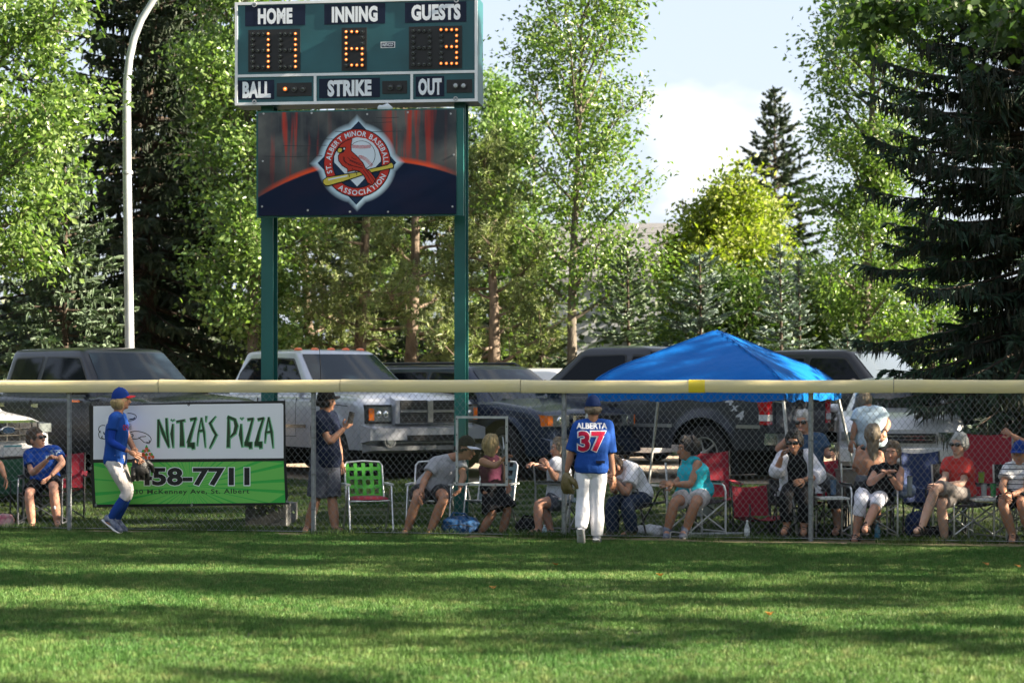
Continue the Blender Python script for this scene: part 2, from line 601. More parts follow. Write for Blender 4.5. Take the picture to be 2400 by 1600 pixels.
M_turf = grass_mat('mown_turf', (0.094, 0.175, 0.042), (0.052, 0.140, 0.028), (0.27, 0.27, 0.11), 0.55)  # straw patches are strengthened to put sunlit yellow into the turf colour
M_rough = grass_mat('rough_grass', (0.062, 0.105, 0.028), (0.038, 0.090, 0.018), (0.14, 0.13, 0.06), 0.5)
pts = []; sc = []
y = 11.5
while y < 28:
    half = 0.36 * y + 1.0
    x = -half
    while x < half:
        d = y - fence_y(x)
        if d < -0.10:
            j = (rng.uniform(-.06, .03), rng.uniform(-.06, .06))
            edge = 0.45 + 0.55 * smooth((-d - 0.1) / 0.5) if x > 0 else 1.0
            pts.append((x + j[0], y + j[1], 0.0)); sc.append((0.8 + 0.35 * noise.noise(Vector((x * 0.6, y * 0.6, 1)))) * edge)
        x += 0.44
    y += 0.44
tag(scatter('grass', grass_patch('turf_tuft', M_turf, 1150, 0.048, 0.0055, seed=3), pts, sc, 5), kind='stuff')
pts = []; sc = []
y = 23
while y < 34:
    half = 0.36 * y + 1.0
    x = -half
    while x < half:
        d = y - fence_y(x)
        if 0.0 < d < LOT - 0.15:
            pts.append((x + rng.uniform(-.08, .08), y + rng.uniform(-.08, .08), ground_z(x, y)))
            sc.append(0.75 + 0.5 * noise.noise(Vector((x * .9, y * .9, 4))) + (0.8 if d < 0.25 else 0))
        x += 0.42
    y += 0.42
tag(scatter('grass_behind_fence', grass_patch('rough_tuft', M_rough, 620, 0.055, 0.006, lean=0.8, seed=4), pts, sc, 6), kind='stuff')

# fallen leaves on the turf
M_fallen = mat('fallen_leaf', (0.45, 0.20, 0.034), 0.7, translucent=0.2)
LEAVES = [(1304, 1332, 'small orange fallen leaf on the grass in front of the player in white pants', .028),
          (1549, 1357, 'pale brown fallen leaf on the turf below the turquoise top spectator', .034),
          (1806, 1450, 'brown curled fallen leaf alone in the middle of the right turf', .034),
          (2312, 1331, 'yellow orange fallen leaf near the far right of the turf', .03),
          (1158, 1388, 'orange fallen leaf standing upright in the grass at mid field', .03),
          (2387, 1336, 'dark red fallen leaf at the right edge of the turf', .03)]
for px, py, lab, s in LEAVES:
    Y = CAMZ * K / (py - HY)
    c = at(px, py, Y) + Vector((0, 0, 0.05))
    mb = MB()
    P = []
    for k in range(10):
        a = 2 * math.pi * k / 10
        r = s * (1.0 if k % 2 == 0 else 0.7) * (1 + .25 * math.sin(a * 1.5 + px))
        P.append(c + Vector((r * math.cos(a), r * .8 * math.sin(a), s * (.25 * math.cos(2 * a) + .35 * math.sin(a + px)))))
    mb.add(P, [tuple(range(10))]); mb.tube([c, c + Vector((-s * 1.4, -.01, .01))], 0.003, 4)
    tag(mb.build('fallen_leaf', M_fallen), lab, 'leaf', 'fallen leaves on the turf')

# ================================================================== chain link fence
M_galv = mat('galvanised_steel', (0.36, 0.38, 0.40), 0.45, 0.55, noise_amt=0.25, noise_scale=20)
M_wire = mat('fence_wire', (0.21, 0.225, 0.23), 0.5, 0.3)
M_cap = mat('pale_yellow_plastic', (0.74, 0.62, 0.30), 0.5, noise_amt=0.35, noise_scale=2.2, color2=(0.66, 0.57, 0.34), bump=0.12, bump_scale=12, stretch=(1, 1, 3))
M_patch = mat('bright_yellow_tape', (0.75, 0.58, 0.03), 0.45)
fence = empty('chain_link_fence', fence_at(1200), 0, 'tall grey chain link outfield fence with a pale yellow plastic cap along its top', 'fence')
FO = fence.location.copy()
FU = Vector((1, -0.19, 0)).normalized(); FN = Vector((-0.19, -1, 0)).normalized()
def fpt(px, h, off=0.0):
    p = fence_at(px); return Vector((p.x, p.y, h)) + FN * off - FO
POSTS = [-1000, -420, 160, 733, 1321, 1900, 2480, 3060]
for px in POSTS:
    mb = MB(); mb.tube([fpt(px, -0.05, -.035), fpt(px, 1.80, -.035)], 0.030, 14)
    p = mb.build('post', M_galv, fence, 40)
    for h in (0.32, 0.75, 1.2, 1.55):
        mb = MB()
        mb.lathe([(0.031, -.008), (0.0345, -.006), (0.0345, .006), (0.031, .008)], Matrix.Translation(fpt(px, h, -.035)), 14)
        mb.tube([fpt(px, h, 0.002), fpt(px, h + .012, .012)], 0.004, 5)
        mb.build('tie_wire', M_wire, p)
mb = MB(); mb.tube([fpt(-1040, 1.79, -.02), fpt(3100, 1.79, -.02)], 0.022, 10)
mb.build('top_rail', M_galv, fence, 40)
mb = MB(); mb.tube([fpt(-1040, 0.05, 0), fpt(3100, 0.05, 0)], 0.004, 5)
mb.build('tension_wire', M_wire, fence)
# cap: a run of split plastic tubes pushed over the mesh
joints = [-1040, -600, -160, 374, 799, 1221, 1650, 2094, 2520, 3100]
def cap_profile(r=0.078):
    out_ = []
    for k in range(15):
        a = R(-62) + R(304) * k / 14
        # a softened box shape: flattened front and back
        ca, sa = math.cos(a), math.sin(a)
        out_.append((ca * r * 0.80, sa * r))
    return out_
CP = [(-.052, -.075), (-.064, -.050), (-.066, .01), (-.062, .045), (-.045, .068), (-.015, .077), (.015, .077), (.045, .068), (.062, .045), (.066, .01), (.064, -.050), (.052, -.075)]
CI = [(x * .9, z * .93 - (.0 if z > -.07 else .004)) for x, z in CP]
for i, (a, b) in enumerate(zip(joints[:-1], joints[1:])):
    mb = MB(); rings = []
    for k in range(13):
        t = k / 12
        px = a + (b - a) * t
        sag = -0.006 * math.sin(math.pi * t) + 0.004 * math.sin(i * 2.1) + 0.003 * noise.noise(Vector((px * .01, 0, 0)))
        flare = 1.0 + (0.035 if (k == 0 and i % 2) else 0)
        o = fpt(px + (1.6 if k == 0 else 0), 1.835 + sag)
        ring = [o - FN * (x * flare) + Vector((0, 0, z * flare)) for x, z in CP] + [o - FN * x + Vector((0, 0, z)) for x, z in reversed(CI)]
        rings.append(ring)
    mb.loft(rings)
    mb.build('cap_segment', M_cap, fence, 35, recalc=True)
mb = MB(); rings = []
for px in (1615, 1653):
    o = fpt(px, 1.834); rings.append([o - FN * (x * 1.04) + Vector((0, 0, z * 1.03)) for x, z in CP] + [o - FN * x * 1.01 + Vector((0, 0, z * 1.01)) for x, z in reversed(CP)])
mb.loft(rings); mb.build('cap_band', M_patch, fence, 35, recalc=True)
# woven mesh
def in_panel(px, h):
    return 1068 < px < 1189 and 0.66 < h < 1.44
mb = MB()
PXW, HH = 7.45, 0.0475
nw = int((3090 + 1030) / PXW); nh = int(1.74 / HH) + 1
for i in range(nw):
    px0 = -1030 + i * PXW
    run = []
    def flush(run):
        if len(run) > 1: mb.tube(run, 0.0027, 3, caps=False)
    for k in range(nh + 1):
        h = 0.045 + k * HH
        pxk = px0 + (PXW * 1.03 if (k + i) % 2 else -PXW * 0.03)
        bulge = 0.006 * noise.noise(Vector((px0 * .01, h * 2, 5)))
        if in_panel(pxk, h):
            flush(run); run = []
        else:
            run.append(fpt(pxk, h, (0.003 if (k + i) % 2 else -0.003) + bulge))
    flush(run)
tag(mb.build('chain_link_mesh', M_wire, fence), kind='stuff')

# framed viewing window clamped in the mesh
M_frame = mat('window_alu', (0.50, 0.51, 0.50), 0.45, 0.3, noise_amt=0.3, noise_scale=15)
M_pane = bpy.data.materials.new('clear_plastic'); M_pane.use_nodes = True
_n = M_pane.node_tree; _b = _n.nodes['Principled BSDF']
_g = _n.nodes.new('ShaderNodeBsdfGlossy'); _g.inputs['Roughness'].default_value = 0.08; _g.inputs['Color'].default_value = (.9, .95, 1, 1)
_t = _n.nodes.new('ShaderNodeBsdfTransparent'); _t.inputs['Color'].default_value = (0.93, 0.95, 0.96, 1)
_m = _n.nodes.new('ShaderNodeMixShader'); _m.inputs[0].default_value = 0.02
_n.links.new(_t.outputs[0], _m.inputs[1]); _n.links.new(_g.outputs[0], _m.inputs[2]); _n.links.new(_m.outputs[0], _n.nodes['Material Output'].inputs['Surface'])
p0 = fence_at(1128)
win = empty('viewing_window', (p0.x, p0.y, 1.028), 0, 'grey framed clear plastic viewing window bolted into the chain link mesh', 'window')
WP = Plane(Vector((p0.x, p0.y, 1.05)) + FN * 0.012, FU, (0, 0, 1))
a0, b0 = WP.px(1068, 1137); a1, b1 = WP.px(1190, 975)
WP.o = WP.o - Vector(win.location)
t = .028
for nm, rc in (('frame_bar', (a0, b0, a0 + t, b1)), ('frame_bar', (a1 - t, b0, a1, b1)), ('frame_bar', (a0 + t, b1 - t, a1 - t, b1)), ('frame_bar', (a0 + t, b0, a1 - t, b0 + t))):
    mb = MB(); WP.rect(mb, *rc, -.024, .004); mb.build(nm, M_frame, win)
mb = MB(); WP.rect(mb, a0 + t, b0 + t, a1 - t, b1 - t, -.012, -.008); mb.build('pane', M_pane, win)
M_black = mat('black_plastic', (0.012, 0.012, 0.013), 0.45)
for k in range(12):
    u = [(a0 + .014, b0 + (b1 - b0) * f) for f in (.04, .27, .5, .73, .96)] + [(a1 - .014, b0 + (b1 - b0) * f) for f in (.1, .3, .62, .85)] + [(a0 + (a1 - a0) * f, b0 + .014) for f in (.25, .5, .77)]
    mb = MB(); WP.disc(mb, *u[k], .008, .004, .011, 8); mb.build('bolt', M_black, win)
# ================================================================== scoreboard
PHI = R(7.5)
SU = Vector((math.cos(PHI), -math.sin(PHI), 0)); SN = Vector((-math.sin(PHI), -math.cos(PHI), 0)); SV = Vector((0, 0, 1))
def cpx(x, y):            # pixel of the enlarged detail -> pixel of the photograph
    return 500 + x / 3.0157, y / 3.0157
O = at(551, 248, 27.0)
board = empty('scoreboard', (O.x, O.y, 0), 0, 'teal baseball scoreboard with lit orange bulb digits on two tall green posts', 'scoreboard')
BP = Plane(O - Vector(board.location), SU, SV)
_BW = Plane(O, SU, SV)
def B(x, y): return _BW.px(*cpx(x, y))
M_teal = mat('teal_enamel', (0.016, 0.105, 0.125), 0.42, noise_amt=0.3, noise_scale=2.2, bump=0.03, bump_scale=8)
M_tealp = mat('green_post_paint', (0.006, 0.115, 0.105), 0.5, noise_amt=0.35, noise_scale=2.0, stretch=(1, 1, .35))
M_wtrim = mat('white_trim', (0.80, 0.81, 0.83), 0.45, noise_amt=0.1, noise_scale=10)
M_navy = mat('navy_vinyl', (0.008, 0.014, 0.035), 0.35, spec=.2)
M_wtext = mat('white_vinyl', (0.76, 0.79, 0.84), 0.5)
M_dark = mat('bulb_panel_black', (0.006, 0.006, 0.007), 0.5)
M_bulb_off = mat('bulb_glass_unlit', (0.035, 0.042, 0.040), 0.15)
M_bulb_clear = mat('bulb_glass_clear', (0.42, 0.45, 0.47), 0.2)
M_bulb_on = mat('bulb_glass_lit', (0.5, 0.15, 0.03), 0.25, emit=(1.0, 0.20, 0.025), emit_s=0.19)
M_hot = mat('bulb_filament', (1, 0.6, 0.3), 0.3, emit=(1.0, 0.45, 0.12), emit_s=0.30)
M_reflector = mat('bulb_reflector', (0.05, 0.052, 0.052), 0.4, 0.5)
M_steel = mat('dull_steel', (0.40, 0.41, 0.42), 0.4, 0.7)
bw = B(1868, 720)[0]; bh = B(145, 20)[1]
mb = MB(); BP.rect(mb, 0, 0, bw, bh, -0.48, 0.0)
mb.build('cabinet', M_teal, board)
mb = MB()
T = .036
for r_ in ((0, 0, bw, T), (0, bh - T, bw, bh), (0, T, T, bh - T), (bw - T, T, bw, bh - T)):
    BP.rect(mb, *r_, 0, .014)
dv = B(150, 540)[1]
BP.rect(mb, T, dv - .017, bw - T, dv + .017, 0, .012)
for cx_ in (720, 1403):
    a_, _ = B(cx_, 620); BP.rect(mb, a_ - .017, T, a_ + .017, dv - .017, 0, .012)
tag(mb.build('trim', M_wtrim, board), kind='stuff')
def name_panel(x0, y0, x1, y1, s, tx0, ty0, tx1, ty1):
    a0, b0 = B(x0, y1); a1, b1 = B(x1, y0)
    bl, br, tr, tl = B(x0, y1), B(x1, y1 - (x1 - x0) * .018), B(x1, y0 - 6), B(x0, y0 + 0)
    m = MB(); BP.rect(m, bl[0], min(bl[1], br[1]), br[0], max(tr[1], tl[1]) , 0, .006)
    p = m.build('name_panel', M_navy, board)
    m = MB()
    a0 = B(tx0, ty1); a1 = B(tx1, ty0)
    BP.text(m, s, [(a0[0], a0[1] + .004), (a1[0], a0[1] + .004), (a1[0], a1[1]), (a0[0], a1[1])], .009, 0.055, 1.06)
    tag(m.build('lettering', M_wtext, p), kind='stuff')
name_panel(225, 45, 650, 186, 'HOME', 316, 56, 560, 178)
name_panel(785, 33, 1215, 174, 'INNING', 838, 42, 1162, 166)
name_panel(1355, 22, 1788, 163, 'GUESTS', 1400, 28, 1748, 152)
name_panel(175, 572, 430, 706, 'BALL', 207, 576, 407, 698)
name_panel(748, 559, 1178, 696, 'STRIKE', 808, 563, 1119, 688)
name_panel(1430, 545, 1632, 686, 'OUT', 1449, 553, 1615, 678)
def bulb(parent, a, b, r, state):
    m = MB()
    c = BP.w(a, b, .010)
    M_ = Matrix((SU.to_4d(), SV.to_4d(), SN.to_4d(), (0, 0, 0, 1))).transposed()
    M_.col[0][3] = M_.col[1][3] = M_.col[2][3] = 0
    M_.translation = c
    m.cur = 0
    m.lathe([(r * .82, .0), (r * .99, .024), (r * .99, .028), (r * .9, .028), (r * .86, .022)], M_, 12)
    m.cur = 1
    m.lathe([(r * .86, .006), (r * .82, .016), (r * .55, .026), (r * .2, .030)], M_, 12)
    if state == 1:
        m.cur = 2
        m.lathe([(r * .30, .026), (r * .26, .033), (r * .1, .0345)], M_, 8)
    return m.build('bulb', [M_reflector, {0: M_bulb_off, 1: M_bulb_on, 2: M_bulb_clear}[state], M_hot], parent, 50)
SEG8 = [(r_, c_) for r_ in range(7) for c_ in range(4) if r_ in (0, 3, 6) or c_ in (0, 3)]
def digit(parent, cols, rows, lit):
    for r_, c_ in SEG8:
        a, b = B(cols[c_], rows[r_]); bulb(parent, a, b, .0285, 1 if (r_, c_) in lit else 0)
def panel(x0, y0, x1, y1):
    a0 = B(x0, y1); a1 = B(x1, y0)
    m = MB(); BP.rect(m, a0[0], a0[1], a1[0], a1[1], 0, .010); return m.build('bulb_panel', M_dark, board)
RIGHT = {(r_, 3) for r_ in range(7)}
p = panel(248, 206, 615, 510)
digit(p, (280, 318, 356, 392), (242, 284, 322, 359, 401, 438, 476), RIGHT)
digit(p, (475, 510, 548, 584), (242, 282, 320, 356, 399, 437, 475), RIGHT)
p = panel(908, 196, 1085, 502)
digit(p, (942, 981, 1018, 1055), (228, 268, 310, 348, 386, 426, 464),
      {(0, 0), (0, 1), (0, 2), (1, 0), (2, 0), (3, 0), (3, 1), (3, 2), (3, 3), (4, 0), (4, 3), (5, 0), (5, 3), (6, 1), (6, 2), (6, 3)})
p = panel(1383, 183, 1758, 492)
digit(p, (1415, 1455, 1492, 1530), (220, 262, 298, 338, 378, 418, 457), set())
digit(p, (1612, 1650, 1687, 1722), (214, 256, 295, 334, 375, 412, 452), RIGHT | {(0, 0), (0, 1), (0, 2), (3, 1), (3, 2), (6, 0), (6, 1), (6, 2)})
p = panel(450, 585, 695, 683)
for x, st in ((511, 1), (573, 0), (635, 0)): bulb(p, *B(x, 632), .040, st)
p = panel(1195, 572, 1370, 665)
for x, st in ((1254, 0), (1315, 0)): bulb(p, *B(x, 618), .042, st)
p = panel(1650, 562, 1830, 658)
for x, st in ((1714, 2), (1770, 2)): bulb(p, *B(x, 608), .042, st)
# maker's plate
a0 = B(1183, 342); a1 = B(1285, 296)
m = MB(); BP.rect(m, a0[0], a0[1], a1[0], a1[1], 0, .004); pl = m.build('maker_plate', M_wtrim, board)
m = MB(); BP.rect(m, a0[0] + .012, a0[1] + .010, a1[0] - .012, a1[1] - .010, .004, .006); m.build('plate_field', M_navy, pl)
m = MB(); BP.text(m, 'NEVCO', [(a0[0] + .018, a0[1] + .02), (a1[0] - .03, a0[1] + .02), (a1[0] - .018, a1[1] - .018), (a0[0] + .03, a1[1] - .018)], .008, .03)
tag(m.build('lettering', M_wtext, pl), kind='stuff')
for x, y in ((292, 38), (1718, 6), (292, 722), (1714, 700)):
    a, b = B(x, y); m = MB(); BP.ring(m, a, b, .016, .030, .012, .024, 14); m.build('eye_bolt', M_steel, board)
# posts: steel channels standing in a concrete footing
for px0, px1, top in ((606, 634, 5.9), (1061, 1087, 5.9)):
    a0, _ = _BW.px(px0, 700); a1, _ = _BW.px(px1, 700)
    m = MB()
    wd = a1 - a0; dp = .26
    for (u0, u1, h0, h1) in ((a0, a1, -.16, -.13), (a0, a1, -.13 - dp, -.10 - dp), ((a0 + a1) / 2 - .02, (a0 + a1) / 2 + .02, -.10 - dp, -.16)):
        BP.poly(m, [(u0, -O.z + 0.05), (u1, -O.z + 0.05), (u1, top - O.z), (u0, top - O.z)], min(h0, h1), max(h0, h1))
    m.build('post', M_tealp, board)
# footing block and plants
M_conc = mat('rough_concrete', (0.16, 0.16, 0.155), 0.9, noise_amt=0.4, noise_scale=9, bump=.4, bump_scale=40)
fb0 = _BW.px(577, 1220); fb1 = _BW.px(672, 1220)
m = MB(); BP.rect(m, fb0[0], -O.z - .05, fb1[0], -O.z + .30, -.60, .04); m.build('concrete_footing', M_conc, board)

# ------------------------------------------------------------------ lower sign
O2 = at(605, 506, 26.75)
sign = empty('association_sign', (O2.x, O2.y, O2.z), 0, 'dark blue and red printed baseball association sign with bird emblem hung below the scoreboard', 'sign')
QW = Plane(O2, SU, SV); QP = Plane((0, 0, 0), SU, SV)
def Q(x, y): return QW.px(*cpx(x, y))
qw = Q(1716, 1510)[0]; qh = Q(318, 798)[1]
# printed backing: object coordinates run along the face
M_print = bpy.data.materials.new('sign_print'); M_print.use_nodes = True
n = M_print.node_tree; b = n.nodes['Principled BSDF']; b.inputs['Roughness'].default_value = 0.35; b.inputs['Specular IOR Level'].default_value = 0.15
def node(t, **kw):
    x = n.nodes.new(t)
    for k, v in kw.items(): setattr(x, k, v)
    return x
def mth(op, a, b_=None, c=None):
    x = node('ShaderNodeMath', operation=op)
    for i, q in enumerate((a, b_, c)):
        if q is None: continue
        if hasattr(q, 'links'): n.links.new(q, x.inputs[i])
        else: x.inputs[i].default_value = q
    return x.outputs[0]
def mixc(f, a, b_):
    x = node('ShaderNodeMixRGB')
    for i, q in enumerate((f, a, b_)):
        if hasattr(q, 'links'): n.links.new(q, x.inputs[i])
        elif i == 0: x.inputs[0].default_value = q
        else: x.inputs[i].default_value = (*q, 1)
    return x.outputs[0]
def rng_(v, a, b_, c=0., d=1.):
    x = node('ShaderNodeMapRange'); n.links.new(v, x.inputs['Value'])
    for k, q in zip(('From Min', 'From Max', 'To Min', 'To Max'), (a, b_, c, d)): x.inputs[k].default_value = q
    return x.outputs['Result']
uvn = node('ShaderNodeAttribute', attribute_name='face_uv', attribute_type='GEOMETRY')
sx = node('ShaderNodeSeparateXYZ'); n.links.new(uvn.outputs['Vector'], sx.inputs[0])
U, Vv = sx.outputs[0], sx.outputs[1]           # 0..1 across, 0..1 up
def noise2(sxx, syy, scale, seed):
    c = node('ShaderNodeCombineXYZ'); n.links.new(mth('MULTIPLY', U, sxx), c.inputs[0]); n.links.new(mth('MULTIPLY', Vv, syy), c.inputs[1]); c.inputs[2].default_value = seed
    t_ = node('ShaderNodeTexNoise'); t_.inputs['Scale'].default_value = scale; t_.inputs['Detail'].default_value = 4; n.links.new(c.outputs[0], t_.inputs['Vector'])
    return t_.outputs['Fac']
upper = mixc(rng_(noise2(3.0, 1.2, 1.6, 2), .38, .62), (0.032, 0.038, 0.050), (0.13, 0.135, 0.13))
upper = mixc(rng_(noise2(26, .7, 1.0, 7), .52, .70, 0, .5), upper, (0.12, 0.125, 0.12))
st = mth('MULTIPLY', rng_(noise2(17, .5, 1.0, 4), .50, .60), rng_(mth('ABSOLUTE', mth('SUBTRACT', mth('ABSOLUTE', mth('SUBTRACT', U, .47)), .29)), .20, .05))
upper = mixc(mth('MULTIPLY', st, .95), upper, (0.50, 0.04, 0.02))
upper = mixc(rng_(Vv, .62, .40, 0, .55), upper, (0.015, 0.012, 0.02))
arc = mth('SUBTRACT', .52, mth('MULTIPLY', mth('POWER', mth('ABSOLUTE', mth('SUBTRACT', U, .60)), 2.0), .93))
dlt = mth('SUBTRACT', Vv, arc)
lower = mixc(rng_(noise2(2.0, 1.5, 2.0, 12), .4, .7), (0.003, 0.010, 0.035), (0.012, 0.012, 0.035))
base = mixc(rng_(dlt, -.012, .0), lower, upper)
glow = mth('MULTIPLY', rng_(dlt, -.010, .004), rng_(dlt, .055, .012))
base = mixc(mth('MULTIPLY', glow, rng_(mth('ABSOLUTE', mth('SUBTRACT', U, .5)), .52, .30)), base, (0.75, 0.08, 0.025))
ec = Q(1016, 1152); eu, ev = ec[0] / qw, ec[1] / qh
ASP = qw / qh
dx = mth('MULTIPLY', mth('SUBTRACT', U, eu), ASP); dy = mth('SUBTRACT', Vv, ev)
rad = mth('POWER', mth('ADD', mth('MULTIPLY', dx, dx), mth('MULTIPLY', dy, dy)), .5)
dia = mth('ADD', mth('ABSOLUTE', dx), mth('ABSOLUTE', dy))
ER = .244 / 0.7285 * 1.0
halo = mth('MAXIMUM', rng_(rad, .395, .345), rng_(dia, .475, .405))
base = mixc(halo, base, (0.50, 0.66, 0.78))
n.links.new(base, b.inputs['Base Color'])
m = MB(); QP.rect(m, 0, 0, qw, qh, -.02, 0)
me = m.mesh('sign_panel', M_print)
at_ = me.attributes.new('face_uv', 'FLOAT_VECTOR', 'POINT')
for i, v in enumerate(me.vertices):
    at_.data[i].vector = (v.co.dot(SU) / qw, v.co.dot(SV) / qh, 0)
link('printed_panel', me, sign)
m = MB()
QP.rect(m, -.03, -.02, qw + .09, qh + .02, -.09, -.024); m.build('backing_board', M_tealp, sign)
# creases of the vinyl
M_red = mat('print_red', (0.50, 0.035, 0.025), 0.4, spec=.2)
M_bird = mat('print_bird_red', (0.46, 0.035, 0.02), 0.4, spec=.2)
M_bird2 = mat('print_bird_dark', (0.28, 0.02, 0.015), 0.4, spec=.2)
M_pnavy = mat('print_navy', (0.006, 0.022, 0.060), 0.4, spec=.2)
M_pline = mat('print_black', (0.006, 0.006, 0.012), 0.4, spec=.2)
M_pwhite = mat('print_white', (0.62, 0.70, 0.80), 0.4)
M_pyel = mat('print_yellow', (0.58, 0.47, 0.05), 0.4)
def E(x, y):              # pixel of the emblem detail (1568 px for 240 px) -> face
    return QW.px(720 + x / 6.5333, 260 + y / 6.5333)
ecx, ecy = E(765, 797)
er = abs(E(765, 797)[0] - E(1282, 797)[0])
s_ = er / 517.0
emb = None
def layer(name, mt, fn):
    m = MB(); fn(m); o_ = m.build(name, mt, sign)
    if name in ('emblem_lettering', 'emblem_stitches', 'emblem_feathers', 'emblem_claws', 'crease'): tag(o_, kind='stuff')
    return o_
def poly(pts, h0, h1):
    return lambda m: QP.poly(m, [E(*q) for q in pts], h0, h1)
layer('emblem_diamond', M_pnavy, poly([(787, 160), (1365, 795), (752, 1438), (160, 800)], 0, .002))
layer('emblem_rim', M_pline, lambda m: QP.disc(m, ecx, ecy, er, .002, .003, 64))
layer('emblem_ring', M_red, lambda m: QP.ring(m, ecx, ecy, er * .74, er * .972, .003, .004, 64))
layer('emblem_field', M_pnavy, lambda m: QP.disc(m, ecx, ecy, er * .715, .003, .0045, 48))
layer('emblem_home_plate', M_pwhite, poly([(415, 700), (440, 640), (500, 545), (600, 450), (765, 405), (900, 425), (1010, 490), (1090, 600), (1128, 720), (1128, 775), (765, 1160), (415, 790)], .0045, .006))
bcx, bcy = E(830, 678); br = 216 * s_
layer('emblem_ball_outline', M_pline, lambda m: QP.disc(m, bcx, bcy, br, .006, .007, 40))
layer('emblem_ball', M_pwhite, lambda m: QP.disc(m, bcx, bcy, br * .965, .007, .008, 40))
def stitches(m):
    for k in range(20):
        t = k / 19
        x, y = 700 + 275 * t, 545 - 10 * math.sin(math.pi * t) * -1
        QP.stroke(m, [E(x - 10, y - 26), E(x, y), E(x - 8, y + 26)], .006, .008, .009)
    for k in range(16):
        t = k / 15
        x, y = 790 + 205 * t, 705 + 130 * t * t
        QP.stroke(m, [E(x + 12, y - 26 + 8 * t), E(x, y), E(x - 2 - 20 * t, y + 26)], .006, .008, .009)
layer('emblem_stitches', M_red, stitches)
# bat
layer('emblem_bat_outline', M_pline, poly([(238, 1060), (300, 1012), (560, 965), (800, 930), (1000, 875), (1230, 820), (1270, 790), (1300, 785), (1332, 840), (1325, 885), (1280, 890), (1000, 950), (840, 995), (560, 1090), (330, 1155), (280, 1155), (240, 1115)], .0095, .0105))
layer('emblem_bat', M_pyel, poly([(252, 1064), (305, 1026), (560, 980), (800, 944), (1000, 890), (1235, 836), (1275, 804), (1298, 800), (1318, 840), (1312, 872), (1278, 876), (1000, 936), (840, 982), (556, 1076), (330, 1140), (288, 1140), (254, 1108)], .0105, .0115))
layer('emblem_bat_gleam', M_pwhite, poly([(320, 1045), (620, 985), (620, 1005), (330, 1066)], .0115, .012))
# the red bird
BIRD = [(690, 430), (668, 520), (672, 620), (760, 700), (850, 800), (890, 885), (960, 930), (1050, 1050), (1020, 1100), (1000, 1138), (935, 1100), (870, 980), (800, 920), (720, 905), (620, 930), (625, 885), (540, 830), (490, 760), (485, 690), (520, 640), (560, 625), (470, 610), (490, 570), (520, 520), (590, 470)]
def grow(P, k):
    cx_ = sum(p[0] for p in P) / len(P); cy_ = sum(p[1] for p in P) / len(P)
    o_ = []
    nP = len(P)
    for i in range(nP):
        a = Vector(P[i - 1]); c = Vector(P[(i + 1) % nP]); d = (c - a); nn = Vector((d.y, -d.x)).normalized()
        o_.append((P[i][0] - nn.x * k * -1, P[i][1] - nn.y * k * -1))
    return o_
layer('emblem_bird_outline', M_pline, poly(grow(BIRD, 13), .012, .013))
layer('emblem_bird', M_bird, poly(BIRD, .013, .014))
def feathers(m):
    for P in ([(570, 710), (580, 770), (640, 830), (850, 880)], [(620, 715), (660, 750), (750, 790), (830, 815)], [(680, 710), (720, 740), (760, 745)], [(600, 800), (720, 850), (860, 885)], [(650, 760), (780, 820), (860, 850)],
              [(860, 905), (930, 1000), (1000, 1120)], [(910, 910), (980, 1000), (1035, 1075)], [(690, 905), (700, 880)], [(555, 700), (560, 760), (600, 810)]):
        QP.stroke(m, [E(*q) for q in P], .007, .014, .0146)
layer('emblem_feathers', M_pline, feathers)
layer('emblem_mask', M_pline, poly([(455, 605), (480, 560), (600, 555), (585, 600), (560, 640), (510, 655), (470, 640)], .0146, .0152))
layer('emblem_beak', M_pyel, poly([(470, 605), (490, 575), (525, 575), (540, 600), (520, 635), (480, 635)], .0152, .0158))
layer('emblem_eye', M_pwhite, poly([(555, 572), (580, 568), (585, 592), (565, 598)], .0152, .0158))
layer('emblem_claws', M_pline, lambda m: [QP.stroke(m, [E(*q) for q in P], .008, .0116, .013) for P in ([(620, 950), (650, 985), (648, 1018)], [(735, 925), (760, 950), (760, 985)])])
def ring_text(m, s, r0, hgt, a0, a1, inward=False):
    """letters set round the emblem ring between angles a0 and a1"""
    ws = []
    for ch in s:
        if ch == ' ': ws.append(0.42)
        else:
            bb = letters(ch, .025)[2]; ws.append((bb[2] - bb[0]) + .13)
    tot = sum(ws); acc = 0
    for ch, wv in zip(s, ws):
        a = a0 + (a1 - a0) * (acc + wv / 2) / tot; acc += wv
        if ch == ' ': continue
        vs_, fs, bb = letters(ch, .025)
        sc_ = abs(a1 - a0) * r0 / tot
        P = []
        for x, y in vs_:
            lx = (x - (bb[0] + bb[2]) / 2) * sc_; ly = y / .73 * hgt
            if not inward:
                rr = r0 - hgt / 2 + ly
                P.append(QP.w(ecx + rr * math.cos(a) + lx * math.sin(a), ecy + rr * math.sin(a) - lx * math.cos(a), .0055))
            else:
                rr = r0 + hgt / 2 - ly
                P.append(QP.w(ecx + rr * math.cos(a) - lx * math.sin(a), ecy + rr * math.sin(a) + lx * math.cos(a), .0055))
        m.add(P, fs)
layer('emblem_lettering', M_pwhite, lambda m: ring_text(m, 'ST. ALBERT MINOR BASEBALL', er * .86, er * .15, R(201), R(-4)))
layer('emblem_lettering', M_pwhite, lambda m: ring_text(m, 'ASSOCIATION', er * .86, er * .15, R(231), R(337), True))
for x, y in ((355, 805), (695, 800), (1088, 808), (1375, 795), (1678, 805), (350, 1140), (1700, 1095), (345, 1460), (668, 1487), (965, 1497), (1235, 1497), (1690, 1460)):
    a, b_ = Q(x, y); m = MB(); QP.disc(m, a, b_, .013, 0, .006, 10); m.build('screw', M_steel, sign)
M_wr = mat('torn_vinyl_shadowline', (0.02, 0.02, 0.025), 0.6)
